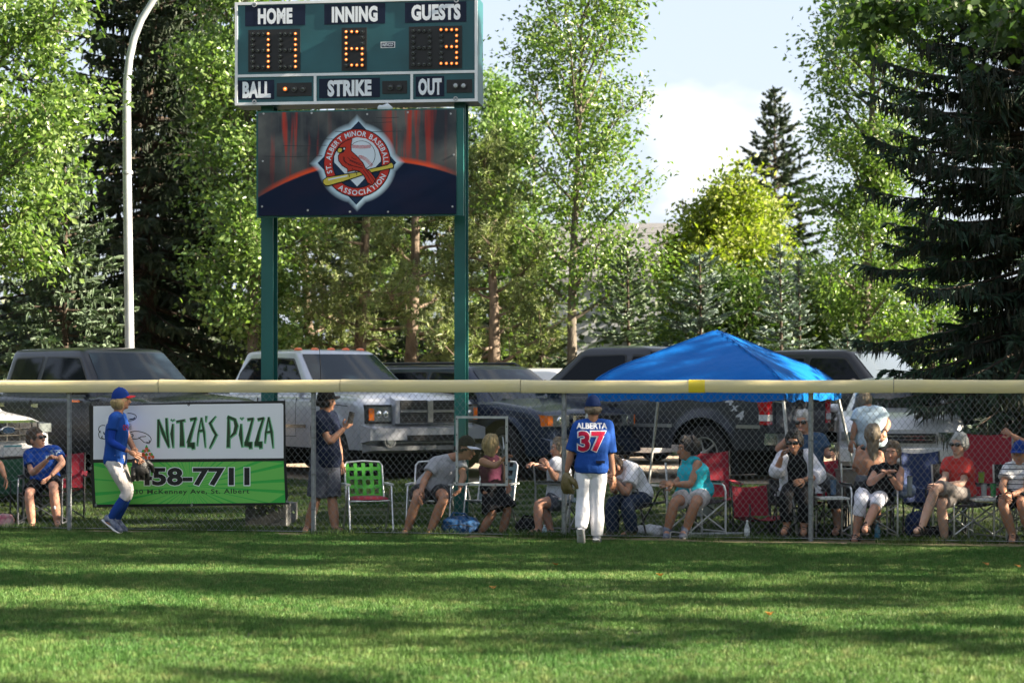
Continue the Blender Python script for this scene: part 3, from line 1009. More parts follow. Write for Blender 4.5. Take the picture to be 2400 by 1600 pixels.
def creases(m):
    for (x0, x1, y) in ((495, 800, 1030), (690, 950, 982), (1080, 1260, 865), (860, 1330, 930), (360, 770, 1105), (1150, 1310, 832)):
        QP.stroke(m, [Q(x0, y), Q((x0 + x1) / 2, y + 3), Q(x1, y - 2)], .007, 0, .0012)
layer('crease', M_wr, creases)
# a small shiny balloon scrap caught on the top edge
a, b_ = Q(1208, 760); 
m = MB(); m.ball(QW.w(a, b_, -.06), (.10, .03, .05), 12, 8, fn=lambda p: (p[0], p[1], p[2] * (1 + .3 * math.sin(5 * p[0]))))
tag(m.build('plastic_scrap', mat('pale_plastic', (0.55, 0.62, 0.66), 0.3), None, 60), 'pale crumpled plastic scrap caught on top of the association sign', 'litter')

# ------------------------------------------------------------------ pizza banner on the fence
def cb(x, y):            # banner detail (2352 px for 490 px)
    return 200 + x / 4.8, 920 + y / 4.8
bo = fence_at(437)
banner = empty('pizza_banner', (bo.x, bo.y, .9), 0, 'white and green pizza advertising banner tied to the front of the fence', 'banner')
NW = Plane(Vector((bo.x, bo.y, .9)) + FN * .035, FU, (0, 0, 1)); NP = Plane(FN * .035, FU, (0, 0, 1))
def N(x, y): return NW.px(*cb(x, y))
M_bblack = mat('banner_black', (0.008, 0.008, 0.010), 0.4, bump=.05, bump_scale=6)
M_bwhite = mat('banner_white', (0.80, 0.81, 0.84), 0.45, noise_amt=.05, noise_scale=2, bump=.12, bump_scale=3)
M_bg1 = mat('banner_green', (0.035, 0.42, 0.06), 0.4)
M_bg2 = mat('banner_light_green', (0.15, 0.52, 0.09), 0.4)
M_bdg = mat('banner_letter_green', (0.012, 0.075, 0.028), 0.4, noise_amt=.6, noise_scale=9, color2=(0.03, 0.035, 0.015))
M_bglow = mat('banner_letter_glow', (0.18, 0.52, 0.26), 0.45)
M_orange = mat('banner_tomato', (0.72, 0.11, 0.03), 0.4)
def nl(name, mt, fn):
    m = MB(); fn(m); o_ = m.build(name, mt, banner)
    if name not in ('banner_sheet', 'white_field', 'green_field'): tag(o_, kind='stuff')
    return o_
OUT = [(40, 150), (1160, 110), (2248, 88), (2255, 690), (2282, 1255), (1190, 1275), (82, 1290), (55, 780)]
nl('banner_sheet', M_bblack, lambda m: NP.poly(m, [N(*q) for q in OUT], -.006, 0))
nl('white_field', M_bwhite, lambda m: NP.poly(m, [N(*q) for q in ((90, 150), (1160, 130), (2228, 118), (2230, 735), (90, 750))], 0, .0015))
GR = [(95, 788), (2230, 768), (2250, 1235), (118, 1255)]
nl('green_field', M_bg1, lambda m: NP.poly(m, [N(*q) for q in GR], 0, .0015))
def clip_rays(m):
    cx_, cy_ = 1185, 1050
    from mathutils.geometry import intersect_line_line_2d
    def hit(a):
        far = Vector((cx_ + 4000 * math.cos(a), cy_ + 4000 * math.sin(a)))
        for i in range(4):
            q = intersect_line_line_2d(Vector((cx_, cy_)), far, Vector(GR[i]), Vector(GR[(i + 1) % 4]))
            if q is not None: return (q.x, q.y)
        return None
    nr = 44
    for k in range(nr):
        a = 2 * math.pi * k / nr; da = math.pi / nr * (0.9 if k % 3 else .6)
        # rays spread flatter towards the ends of the banner
        p0, p1 = hit(a - da), hit(a + da)
        if p0 and p1: NP.poly(m, [N(cx_ + (p0[0] - cx_) * .03, cy_ + (p0[1] - cy_) * .03), N(*p0), N(*p1), N(cx_ + (p1[0] - cx_) * .03, cy_ + (p1[1] - cy_) * .03)], .0015, .0025)
nl('ray_print', M_bg2, clip_rays)
# hand-drawn letters as tapering strokes: each ((x,y,w) ...) polyline of the detail
def brush(m, pts, k=0.0, h0=.003, h1=.004):
    L = []; Rr = []
    n_ = len(pts)
    for i, (x, y, wv) in enumerate(pts):
        a = Vector(pts[max(i - 1, 0)][:2]); c = Vector(pts[min(i + 1, n_ - 1)][:2]); d = (c - a).normalized(); nn = Vector((-d.y, d.x))
        e = Vector((0, 0))
        if k and i == 0: e = -d * k
        if k and i == n_ - 1: e = d * k
        p = Vector((x, y)) + e
        L.append(p + nn * (wv / 2 + k)); Rr.append(p - nn * (wv / 2 + k))
    for i in range(n_ - 1):
        NP.poly(m, [N(*L[i]), N(*L[i + 1]), N(*Rr[i + 1]), N(*Rr[i])], h0, h1)
STROKES = [
    [(820, 300, 16), (822, 450, 26), (820, 608, 22)], [(822, 300, 14), (875, 450, 34), (940, 610, 16)], [(912, 285, 22), (920, 440, 26), (940, 600, 12)],
    [(965, 300, 12), (980, 315, 10), (1000, 300, 10)], [(985, 350, 14), (975, 460, 36), (988, 612, 12)],
    [(1025, 325, 22), (1120, 308, 24)], [(1080, 320, 28), (1086, 450, 40), (1090, 602, 52)],
    [(1180, 300, 30), (1250, 285, 22)], [(1240, 290, 16), (1195, 440, 30), (1160, 560, 40)], [(1150, 585, 50), (1230, 585, 56)], [(1205, 580, 40), (1215, 630, 30)],
    [(1305, 280, 10), (1270, 460, 16), (1258, 590, 8)], [(1305, 280, 12), (1335, 440, 22), (1350, 610, 8)], [(1275, 430, 22), (1330, 420, 26)],
    [(1360, 262, 18), (1355, 320, 6)],
    [(1465, 265, 8), (1400, 345, 26)], [(1400, 335, 24), (1440, 420, 24), (1475, 478, 22)], [(1475, 465, 24), (1430, 560, 22), (1400, 620, 12)],
    [(1610, 270, 22), (1612, 440, 32), (1608, 612, 36)], [(1600, 270, 30), (1680, 300, 34), (1700, 370, 40), (1680, 450, 34), (1630, 500, 14)],
    [(1745, 280, 12), (1760, 298, 10), (1775, 278, 10)], [(1752, 350, 14), (1748, 470, 40), (1765, 605, 12)],
    [(1825, 300, 28), (1890, 290, 24)], [(1885, 285, 18), (1845, 440, 28), (1810, 570, 40)], [(1790, 575, 46), (1875, 580, 58)], [(1850, 570, 40), (1860, 625, 30)],
    [(1940, 300, 28), (2008, 285, 24)], [(2005, 280, 18), (1955, 440, 28), (1925, 570, 40)], [(1905, 575, 46), (1990, 575, 58)], [(1965, 570, 40), (1975, 622, 30)],
    [(2062, 275, 12), (2030, 450, 20), (2020, 560, 8)], [(2062, 275, 14), (2095, 440, 28), (2112, 615, 10)], [(2035, 445, 20), (2095, 435, 24)]]
nl('letter_glow', M_bglow, lambda m: [brush(m, [(x + 3, y + 5, w_) for x, y, w_ in s], 8, .0016, .0026) for s in STROKES])
nl('painted_letters', M_bdg, lambda m: [brush(m, s) for s in STROKES])
def btext(m, s, x0, y0, x1, y1, h, bold, dy=-6, sp=1.0):
    NP.text(m, s, [N(x0, y1), N(x1, y1 + dy), N(x1, y0 + dy), N(x0, y0)], h, bold, sp)
nl('phone_outline', M_bwhite, lambda m: btext(m, '458-7711', 558, 832, 1858, 1056, .003, .062, 0))
nl('phone_number', M_bblack, lambda m: btext(m, '458-7711', 568, 842, 1848, 1046, .004, .035, -3))
nl('address_line', M_bdg, lambda m: btext(m, '30 McKenney Ave, St. Albert', 555, 1086, 1846, 1155, .0035, .018, -8, 1.12))
nl('area_code', M_bblack, lambda m: btext(m, '0', 512, 838, 558, 918, .0035, .01))
# line drawn cook with a pizza slice
def lines(m):
    def st_(P, w_=.009): NP.stroke(m, [N(*q) for q in P], w_, .0015, .003)
    def el(cx_, cy_, rx, ry, a0, a1, k=16, tilt=0.):
        P = []
        for i in range(k + 1):
            a = R(a0 + (a1 - a0) * i / k); x, y = rx * math.cos(a), ry * math.sin(a)
            P.append((cx_ + x * math.cos(tilt) - y * math.sin(tilt), cy_ + x * math.sin(tilt) + y * math.cos(tilt)))
        return P
    st_(el(490, 272, 85, 42, -100, 95)); st_(el(505, 280, 50, 16, -20, 100), .014)
    st_(el(615, 500, 130, 62, 150, 385, 20, .25)); st_(el(560, 480, 70, 40, 20, 200, 14)); st_([(620, 495), (685, 490)]); st_([(600, 500), (660, 555), (720, 572), (735, 540)])
    st_(el(515, 480, 24, 16, -90, 120), .012)
    st_(el(705, 545, 18, 14, -60, 150), .010)
    st_(el(200, 410, 50, 45, 120, 300)); st_(el(185, 470, 35, 45, 60, 250)); st_(el(215, 500, 30, 20, 60, 230)); st_([(205, 440), (215, 470)], .014)
    for k in range(4): st_([(490, 352 + 16 * k), (520, 360 + 16 * k)], .006)
nl('cook_drawing', M_bblack, lines)
nl('pizza_slice', M_orange, lambda m: [NP.disc(m, *N(x, y), .021, .0016, .003, 10) for x, y in ((690, 625), (668, 655), (705, 650), (650, 690), (690, 695), (730, 690), (640, 725), (680, 730), (720, 730), (760, 722), (745, 700), (665, 700))])
nl('pizza_topping', M_bg1, lambda m: [NP.poly(m, [N(x - 18, y + 16), N(x + 18, y + 16), N(x, y - 18)], .003, .0042) for x, y in ((690, 600), (718, 645), (688, 690), (748, 688), (650, 650))])
for x, y in ((1163, 135), (2232, 122), (2270, 1222), (1198, 1262), (120, 1262), (60, 140), (62, 845)):
    a, b_ = N(x, y); m = MB(); NP.ring(m, a, b_, .008, .015, 0, .006, 10); m.tube([NP.w(a, b_, .004), NP.w(a + .01, b_ + .03, .012), NP.w(a + .004, b_ + .05, -.02)], .004, 5); m.build('zip_tie', M_steel if y > 800 else M_bblack, banner)
# ================================================================== trees
def leaf_mat(name, c, island=0.4, tr=0.35, rough=0.5):
    return mat(name, c, rough, spec=0.55, island=island, translucent=tr, noise_amt=0.25, noise_scale=0.8)
L_ash = leaf_mat('leaf_ash', (0.135, 0.215, 0.050), .45, .38, .34)
L_maple = leaf_mat('leaf_bright', (0.150, 0.235, 0.065), .45, .40, .34)
L_pop = leaf_mat('leaf_poplar', (0.165, 0.26, 0.075), .45, .35, .34)
L_yel = leaf_mat('leaf_yellow_green', (0.21, 0.255, 0.035), .4, .42)
L_dark = leaf_mat('leaf_linden', (0.070, 0.125, 0.03), .4, .35)
L_shrub = leaf_mat('leaf_hedge', (0.045, 0.075, 0.022), .5, .25)
N_dark = leaf_mat('needle_dark_spruce', (0.040, 0.064, 0.034), .5, .12, .6)
N_black = leaf_mat('needle_old_spruce', (0.044, 0.088, 0.054), .5, .10, .6)
N_hang = leaf_mat('needle_hanging_brown', (0.040, 0.044, 0.026), .5, .10, .7)
N_blue = leaf_mat('needle_blue_spruce', (0.17, 0.23, 0.205), .4, .12, .6)
N_green = leaf_mat('needle_green_spruce', (0.11, 0.165, 0.10), .45, .15, .6)
N_pine = leaf_mat('needle_pine', (0.20, 0.25, 0.09), .45, .25, .5)
B_grey = mat('bark_grey', (0.17, 0.145, 0.115), .9, noise_amt=.5, noise_scale=7, stretch=(3, 3, .6), bump=.8, bump_scale=18)
B_brown = mat('bark_brown', (0.085, 0.062, 0.045), .95, noise_amt=.5, noise_scale=8, bump=.8, bump_scale=18)
B_pine = mat('bark_pine', (0.22, 0.165, 0.12), .9, noise_amt=.55, noise_scale=6, stretch=(2, 2, .8), bump=.9, bump_scale=14)
B_twig = mat('dead_twig', (0.14, 0.10, 0.075), .95)

def unit(g, n):
    v = g.normal(size=(n, 3)); return v / np.linalg.norm(v, axis=1)[:, None]

def leaf_faces(g, P, N, size, aspect=0.55, upbias=0.5, droop=0.35, out_=None):
    """Folded diamond leaves at P."""
    n = len(P)
    nrm = unit(g, n); nrm[:, 2] += upbias; nrm /= np.linalg.norm(nrm, axis=1)[:, None]
    d = unit(g, n) if out_ is None else out_ + 0.8 * unit(g, n)
    d[:, 2] -= droop
    d -= nrm * (d * nrm).sum(1)[:, None]; d /= np.linalg.norm(d, axis=1)[:, None] + 1e-9
    s = np.cross(nrm, d)
    L = (size * g.uniform(.5, 1.45, n))[:, None]
    w_ = L * aspect * .5
    a = P; b = P + d * L * .5 + s * w_ + nrm * L * .08; c = P + d * L - nrm * L * .1; e = P + d * L * .5 - s * w_ + nrm * L * .08
    V = np.stack([a, b, c, e], 1).reshape(-1, 3)
    k = np.arange(n)[:, None] * 4
    return V, np.concatenate([k + [0, 1, 2], k + [0, 2, 3]], 0)

def limb_mesh(mb, p0, d, L, r0, r1, g, bend=.25, n=5, up=.15):
    pts = [Vector(p0)]; d = Vector(d).normalized()
    for i in range(n):
        d = (d + Vector(g.normal(size=3)) * bend * .35 + Vector((0, 0, up * .3))).normalized()
        pts.append(pts[-1] + d * (L / n))
    mb.tube(pts, [r0 + (r1 - r0) * i / n for i in range(n + 1)], 6, caps=False)
    return pts

def deciduous(name, h, r, hb, nleaf, size, lmat, bmat, label, loc, seed, group=None, limbs=26, profile=None, trunk_r=.14,
              up=(35, 65), lean=(0, 0), sigma=.26, aspect=.55, forks=0, cat='tree', extra=(), clump=.75):
    g = np.random.default_rng(seed)
    t = empty(name, loc, 0, label, cat, group)
    mb = MB()
    pts = []
    for i in range(9):
        f = i / 8
        pts.append(Vector((lean[0] * f * f * h + .10 * math.sin(f * 5 + seed), lean[1] * f * f * h + .10 * math.cos(f * 4 + seed), h * .97 * f)))
    mb.tube(pts, [trunk_r * (1 - .93 * i / 8) + (.06 * trunk_r if i == 0 else 0) for i in range(9)], 9)
    def on_trunk(z):
        f = max(0, min(7.999, z / (h * .97) * 8)); i = int(f); return pts[i].lerp(pts[i + 1], f - i)
    prof = profile or (lambda q: math.sin(math.pi * min(1, .16 + q * .84)) ** .8)
    seeds = []; dirs = []
    for i in range(limbs):
        q = (i + g.uniform(0, .8)) / limbs
        z = hb + q * (h - hb) * .96
        az = i * 2.39996 + g.uniform(-.5, .5)
        L = max(.35, r * prof(q) * g.uniform(.72, 1.12))
        el = R(up[0] + (up[1] - up[0]) * q + g.uniform(-10, 10))
        d = Vector((math.cos(az) * math.cos(el), math.sin(az) * math.cos(el), math.sin(el)))
        L = L / max(.35, math.cos(el)) * .92 if math.cos(el) > .3 else L
        L = min(L, (h - z) * 1.15 + .5)
        rr = trunk_r * .42 * (1 - .7 * q) * min(1, L / 1.5 + .3)
        lp = limb_mesh(mb, on_trunk(z - .05), d, L, rr, rr * .15, g)
        nsub = int(5 + L * 2.6)
        for s_ in range(nsub):
            f = .22 + .78 * (s_ + g.uniform(0, 1)) / nsub
            k = min(4, int(f * 5)); p = lp[k].lerp(lp[k + 1], f * 5 - k)
            dd = (lp[k + 1] - lp[k]).normalized()
            sd_ = (dd * .5 + Vector(unit(g, 1)[0]) * .9 + Vector((0, 0, .12))).normalized()
            l2 = L * (.16 + .22 * g.uniform()) * (1.15 - .5 * f) + .15
            sp = limb_mesh(mb, p, sd_, l2, rr * .28, rr * .06, g, n=3)
            for c in range(4):
                pp = sp[min(3, c)].lerp(sp[3], .3)
                seeds.append(pp); dirs.append(sd_)
        seeds.append(lp[-1]); dirs.append(d)
    for lp in extra:
        lp = [Vector(q) for q in lp]
        mb.tube(lp, [trunk_r * .3 * (1 - .8 * i / (len(lp) - 1)) for i in range(len(lp))], 6)
        for i in range(60):
            f = g.uniform(.15, 1) * (len(lp) - 1); k = min(len(lp) - 2, int(f)); p = lp[k].lerp(lp[k + 1], f - k)
            q_ = p + Vector((g.uniform(-.45, .3), g.uniform(-.35, .35), g.uniform(-.38, .12)))
            mb.tube([p, p.lerp(q_, .5) + Vector((0, 0, .03)), q_], [.006, .004, .002], 4)
            for c in range(16): seeds.append(p.lerp(q_, g.uniform(.3, 1.1))); dirs.append(Vector((-.3, 0, -.9)))
    mb.build('trunk', bmat, t, 60)
    S = np.array(seeds); D = np.array(dirs)
    wgt = g.gamma(clump, 1.0, len(S)); idx = g.choice(len(S), nleaf, p=wgt / wgt.sum())
    P = S[idx] + g.normal(size=(nleaf, 3)) * sigma * np.array([1, 1, .8])
    P[:, 2] = np.maximum(P[:, 2], hb * .55)
    V, T = leaf_faces(g, P, None, size, aspect, out_=D[idx])
    link('crown', np_mesh('crown', V, T, lmat), t)
    return t

def spruce(name, h, r, lmat, label, loc, seed, group=None, dens=1.0, hb=.25, droop=.25, tipup=.25, hang=0.0, twig=.16, tw=.035, whorl=.30,
           per=7, power=.85, bmat=B_brown, trunk_r=None, ragged=.25, sparse=1.0, cat='tree', sector=None, hang_mat=None):
    g = np.random.default_rng(seed)
    t = empty(name, loc, 0, label, cat, group)
    tw *= .74; dens *= 1.3
    mb = MB()
    tr = trunk_r or h * .014
    mb.tube([(0, 0, -.1), (0.03, 0, h * .5), (0, 0, h)], [tr, tr * .55, .012], 8)
    A = []; Bv = []; HA = []; HB = []
    z = hb
    while z < h - .12:
        q = (z - hb) / (h - hb)
        Rr = r * (1 - q) ** power + .06
        nb = max(4, int(per * (1 - .35 * q)))
        a0 = g.uniform(0, 6.28)
        for k in range(nb):
            az = a0 + 6.283 * k / nb + g.uniform(-.25, .25)
            if sector and not sector(az): continue
            L = Rr * g.uniform(1 - ragged, 1 + ragged * .5)
            el0 = math.radians(-18 * (1 - q) + 38 * q) - droop * .5 * (1 - q)
            n = 6
            zz = z + g.uniform(-.12, .12)
            pts = []
            for i in range(n + 1):
                f = i / n
                x = L * f
                dz = math.tan(el0) * x - droop * L * f * f * .35 + tipup * L * f ** 3 * .45
                pts.append(np.array([math.cos(az) * x, math.sin(az) * x, zz + dz]))
            mb.tube([Vector(p) for p in pts], [max(.004, tr * .22 * (1 - f / n) * min(1, L)) + .003 for f in range(n + 1)], 4, caps=False)
            nt_ = int(L / .055 * dens) + 3
            f = np.sort(g.uniform(.10 if L < 1 else .22, 1.0, nt_)); k_ = np.minimum((f * n).astype(int), n - 1)
            PP = np.array(pts); base = PP[k_] + (PP[k_ + 1] - PP[k_]) * (f * n - k_)[:, None]
            fw = PP[k_ + 1] - PP[k_]; fw /= np.linalg.norm(fw, axis=1)[:, None]
            side = np.array([-math.sin(az), math.cos(az), 0.0])
            sg = np.where(g.uniform(size=nt_) < .5, -1., 1.)[:, None]
            l_ = twig * (.55 + 1.25 * np.clip(L, .3, 2.0) * np.minimum(f * 1.6, 1) * (1.12 - f)) * g.uniform(.6, 1.3, nt_)
            d = side * sg * g.uniform(.5, 1.0, (nt_, 1)) + fw * g.uniform(.35, 1.0, (nt_, 1)) + g.normal(size=(nt_, 3)) * .22
            d /= np.linalg.norm(d, axis=1)[:, None]; d[:, 2] -= hang * g.uniform(.0, 1.0, nt_)
            A.append(base); Bv.append(base + d * l_[:, None])
            # tip spray
            A.append(PP[-2:-1] + g.normal(size=(1, 3)) * .01); Bv.append(PP[-1:] + (fw[-1:] * twig * .7))
            if hang > 0:
                nh_ = int(nt_ * hang * (1.6 if hang_mat else .9))
                f2 = g.uniform(.15, .95, nh_); k2 = np.minimum((f2 * n).astype(int), n - 1)
                b2 = PP[k2] + (PP[k2 + 1] - PP[k2]) * (f2 * n - k2)[:, None] + side * g.normal(size=(nh_, 1)) * .12 * L * .5
                d2 = g.normal(size=(nh_, 3)) * .16; d2[:, 2] = -1
                (HA if hang_mat else A).append(b2); (HB if hang_mat else Bv).append(b2 + d2 * (twig * g.uniform(.5, 1.7, nh_))[:, None])
        z += whorl * g.uniform(.75, 1.25) * (1 - .35 * q)
    A.append(np.array([[0, 0, h - .25]])); Bv.append(np.array([[0, 0, h + .12]]))
    mb.build('trunk', bmat, t, 60)
    A = np.concatenate(A); Bv = np.concatenate(Bv)
    if sparse < 1:
        kp = g.uniform(size=len(A)) < sparse; A, Bv = A[kp], Bv[kp]
    V, T = needle_faces(g, A, Bv, tw)
    link('crown', np_mesh('crown', V, T, lmat), t)
    if hang_mat:
        V, T = needle_faces(g, np.concatenate(HA), np.concatenate(HB), tw * .62)
        tag(link('hanging_twigs', np_mesh('hanging_twigs', V, T, hang_mat), t), kind='stuff')
    return t

def needle_faces(g, A, B_, tw):
    n = len(A)
    d = B_ - A; L = np.linalg.norm(d, axis=1)[:, None]; d = d / (L + 1e-9)
    a = unit(g, n); s = np.cross(d, a); s /= np.linalg.norm(s, axis=1)[:, None] + 1e-9
    u = np.cross(s, d)
    Vs = []; Ts = []; o = 0
    for ax in (s, u):
        w_ = tw * g.uniform(.7, 1.3, (n, 1))
        V = np.stack([A, A + d * L * .45 + ax * w_, B_, A + d * L * .45 - ax * w_], 1).reshape(-1, 3)
        k = np.arange(n)[:, None] * 4 + o
        Vs.append(V); Ts.append(k + [0, 1, 2]); Ts.append(k + [0, 2, 3]); o += 4 * n
    return np.concatenate(Vs), np.concatenate(Ts)

def pine(name, h, r, hb, label, loc, seed, group=None, ntuft=2200, lean=(0, 0), limbs=24, low=None, per_tuft=13, needle=.15):
    g = np.random.default_rng(seed)
    t = empty(name, loc, 0, label, 'tree', group)
    mb = MB(); pts = []
    for i in range(9):
        f = i / 8; pts.append(Vector((lean[0] * f * h + .08 * math.sin(f * 6 + seed), .06 * math.cos(5 * f), h * .96 * f)))
    mb.tube(pts, [.17 * (1 - .85 * i / 8) for i in range(9)], 10)
    def on_trunk(z):
        f = max(0, min(7.999, z / (h * .96) * 8)); i = int(f); return pts[i].lerp(pts[i + 1], f - i)
    S = []; D = []
    for i in range(limbs):
        q = (i + g.uniform(0, 1)) / limbs; z = hb + q * (h - hb) * .95
        az = i * 2.39996 + g.uniform(-.4, .4); L = r * (1 - q * .75) * g.uniform(.6, 1.1)
        el = R(-12 + 55 * q + g.uniform(-12, 12)); d = Vector((math.cos(az) * math.cos(el), math.sin(az) * math.cos(el), math.sin(el)))
        lp = limb_mesh(mb, on_trunk(z), d, L, .05 * (1 - .6 * q), .008, g, bend=.4, up=.25)
        ns = int(5 + L * 4)
        for s_ in range(ns):
            f = .25 + .75 * (s_ + g.uniform()) / ns; k = min(4, int(f * 5)); p = lp[k].lerp(lp[k + 1], f * 5 - k)
            dd = ((lp[k + 1] - lp[k]).normalized() * .7 + Vector(unit(g, 1)[0]) * .8 + Vector((0, 0, .35))).normalized()
            sp = limb_mesh(mb, p, dd, .2 + L * .22 * g.uniform(.5, 1.2), .012, .004, g, n=3)
            S += [sp[1], sp[2], sp[3]]; D += [dd] * 3
    # bare dead lower branches
    for i in range(14):
        z = 1.2 + (hb - 1.0) * g.uniform(); az = g.uniform(0, 6.28)
        limb_mesh(mb, on_trunk(z), (math.cos(az), math.sin(az), g.uniform(-.5, .2)), r * g.uniform(.25, .6), .018, .004, g, bend=.6)
    mb.build('trunk', B_pine, t, 60)
    S = np.array(S); D = np.array(D)
    idx = g.integers(0, len(S), ntuft); P = S[idx] + g.normal(size=(ntuft, 3)) * .10; DD = D[idx]
    A = np.repeat(P, per_tuft, 0); d = np.repeat(DD, per_tuft, 0) * .75 + unit(g, ntuft * per_tuft); d /= np.linalg.norm(d, axis=1)[:, None]
    Bv = A + d * needle * g.uniform(.7, 1.2, (len(A), 1))
    n = len(A); s = np.cross(d, unit(g, n)); s /= np.linalg.norm(s, axis=1)[:, None] + 1e-9
    V = np.stack([A + s * .012, Bv, A - s * .012], 1).reshape(-1, 3)
    link('crown', np_mesh('crown', V, np.arange(3 * n).reshape(-1, 3), N_pine), t)
    return t

def tp(px, Y, z=.40):
    return ((px - 1200) / K * Y, Y, z)
def ztop(py, Y):
    return CAMZ - (py - HY) / K * Y

# -- rear rank: dark spruces, poplar, pines
spruce('spruce_tree', 15.5, 2.7, N_dark, 'tall dark spruce behind the street light pole, reaching above the picture', tp(345, 46), 21, dens=1.15, hb=1.0, hang=.6, twig=.22, tw=.042, whorl=.34, per=9, power=.5)
spruce('spruce_tree', 13.5, 2.4, N_dark, 'dark spruce squeezed between the tall left spruce and the poplar', tp(470, 51), 22, dens=.9, hb=.8, hang=.6, twig=.22, tw=.048, whorl=.38, per=8, power=.5)
spruce('spruce_tree', 12.5, 2.4, N_dark, 'dark spruce mostly hidden behind the bright leaves at the far left', tp(90, 52), 23, dens=.7, hb=.8, hang=.4, twig=.22, tw=.045, whorl=.4, per=7)
spruce('spruce_tree', 6.7, 2.1, N_green, 'blue green spruce with layered boughs left of the street light pole', tp(150, 40.5), 24, dens=2.2, hb=.35, hang=.15, twig=.16, tw=.042, whorl=.26, per=8, power=.9)
deciduous('maple_tree', 11.5, 3.0, 3.3, 40000, .125, L_maple, B_grey, 'bright green leafy tree hanging in from the left edge', tp(-105, 37), 31, limbs=34, trunk_r=.18, up=(10, 60), sigma=.25)
deciduous('poplar_tree', 13.5, 1.5, 1.9, 44000, .115, L_pop, B_grey, 'tall poplar with a pale trunk just left of the scoreboard posts', tp(583, 43), 32, limbs=44, trunk_r=.15, up=(25, 60), sigma=.26, profile=lambda q: .72 + .35 * math.sin(math.pi * (q * .9 + .05)))
pine('pine_tree', 9.0, 2.3, 2.6, 'scots pine with a thin pale trunk behind the scoreboard, left of its twin', tp(850, 46), 41, 'pines behind the scoreboard', 2600, (.01, 0))
pine('pine_tree', 8.2, 2.4, 2.3, 'scots pine with the thickest pale trunk, framed between the scoreboard posts', tp(968, 44), 42, 'pines behind the scoreboard', 2600, (-.005, 0))
pine('pine_tree', 6.2, 2.2, 1.0, 'bushy light green pine right of the right scoreboard post', tp(1150, 42), 43, 'pines behind the scoreboard', 2600, (.0, 0), limbs=30)
pine('pine_tree', 6.5, 2.0, 1.2, 'low bushy pine between the poplar and the left scoreboard post', tp(720, 48), 44, 'pines behind the scoreboard', 2000)
deciduous('ash_tree', 8.8, 1.5, 1.8, 22000, .115, L_pop, B_grey, 'mid green leafy tree rising behind the right scoreboard post', tp(1165, 54), 33, limbs=34, up=(25, 65), sigma=.26)
spruce('spruce_tree', 9.2, 1.8, N_green, 'pointed spruce half hidden behind the leafy tree right of the scoreboard', tp(1250, 57), 25, dens=.7, hb=.8, twig=.2, tw=.045, whorl=.36)
deciduous('poplar_tree', 9.0, 1.4, 2.0, 24000, .12, L_pop, B_grey, 'poplar seen under and behind the scoreboard cabinet', tp(905, 57), 34, limbs=34, up=(25, 60), sigma=.28)
spruce('spruce_tree', 8.5, 2.3, N_dark, 'dark spruce filling the gap behind the two pines, nearer the left post', tp(800, 54), 29, dens=.9, hb=.6, hang=.3, twig=.22, tw=.05, whorl=.4, per=8, power=.6)
spruce('spruce_tree', 8.0, 2.3, N_dark, 'dark spruce filling the gap behind the pines, nearer the right post', tp(1050, 53), 30, dens=.9, hb=.6, hang=.3, twig=.22, tw=.05, whorl=.4, per=8, power=.6)
deciduous('leafy_shrub', 4.2, 1.6, .3, 12000, .12, L_pop, B_brown, 'green shrub beside the huge near spruce, behind the charcoal pickup', tp(2190, 47), 140, limbs=28, up=(5, 60), sigma=.28)
# -- the airy ash in the middle and the one at right
deciduous('ash_tree', 10.6, 1.6, 2.7, 21000, .105, L_ash, B_grey, 'airy green ash with a forked trunk standing left of the blue canopy', tp(1352, 42), 35, limbs=30, trunk_r=.125, up=(30, 68), sigma=.21,
          profile=lambda q: 1.05 - .45 * q + .25 * math.sin(math.pi * q))
deciduous('ash_tree', 12.3, 1.45, 2.2, 30000, .115, L_ash, B_grey, 'tall leafy ash between the blue canopy and the big dark spruce', tp(2035, 44), 36, limbs=38, trunk_r=.14, up=(25, 62), sigma=.24,
          profile=lambda q: .75 + .4 * math.sin(math.pi * (q * .9)) - .25 * q)
deciduous('yellow_bush', 5.8, 1.6, .7, 26000, .13, L_yel, B_grey, 'broad yellow green leafy tree behind the blue canopy', tp(1705, 50), 37, limbs=30, up=(5, 60), sigma=.25)
deciduous('yellow_bush', 6.4, 1.0, .8, 10000, .13, L_yel, B_grey, 'narrow yellow green sapling in front of the distant pointed spruce', tp(1800, 58), 38, limbs=24, up=(20, 65), sigma=.25)
deciduous('yellow_bush', 5.0, 1.15, .6, 12000, .13, L_yel, B_grey, 'lower yellow green leafy tree left of the broad one, behind the canopy', tp(1618, 51), 137, limbs=22, up=(10, 60), sigma=.25)
deciduous('leafy_shrub', 3.5, 2.4, .3, 20000, .12, L_dark, B_brown, 'dark green rounded shrub below the tall right ash', tp(1905, 49), 39, limbs=34, up=(0, 60), sigma=.28)
deciduous('leafy_shrub', 3.3, 2.0, .3, 16000, .12, L_dark, B_brown, 'dark green shrub behind the two small blue spruces', tp(1690, 47), 40, limbs=30, up=(0, 60), sigma=.28)
spruce('spruce_tree', 13.2, 3.6, N_dark, 'distant pointed spruce standing alone against the sky', tp(1815, 84, .4), 26, dens=.8, hb=1.0, twig=.30, tw=.085, whorl=.5, per=7, power=.8, hang=.1)
spruce('spruce_tree', 8.4, 2.0, N_dark, 'distant dark spruce top just left of the yellow green tree', tp(1600, 80, .4), 27, dens=.5, hb=1.0, twig=.25, tw=.06, whorl=.6, per=7)
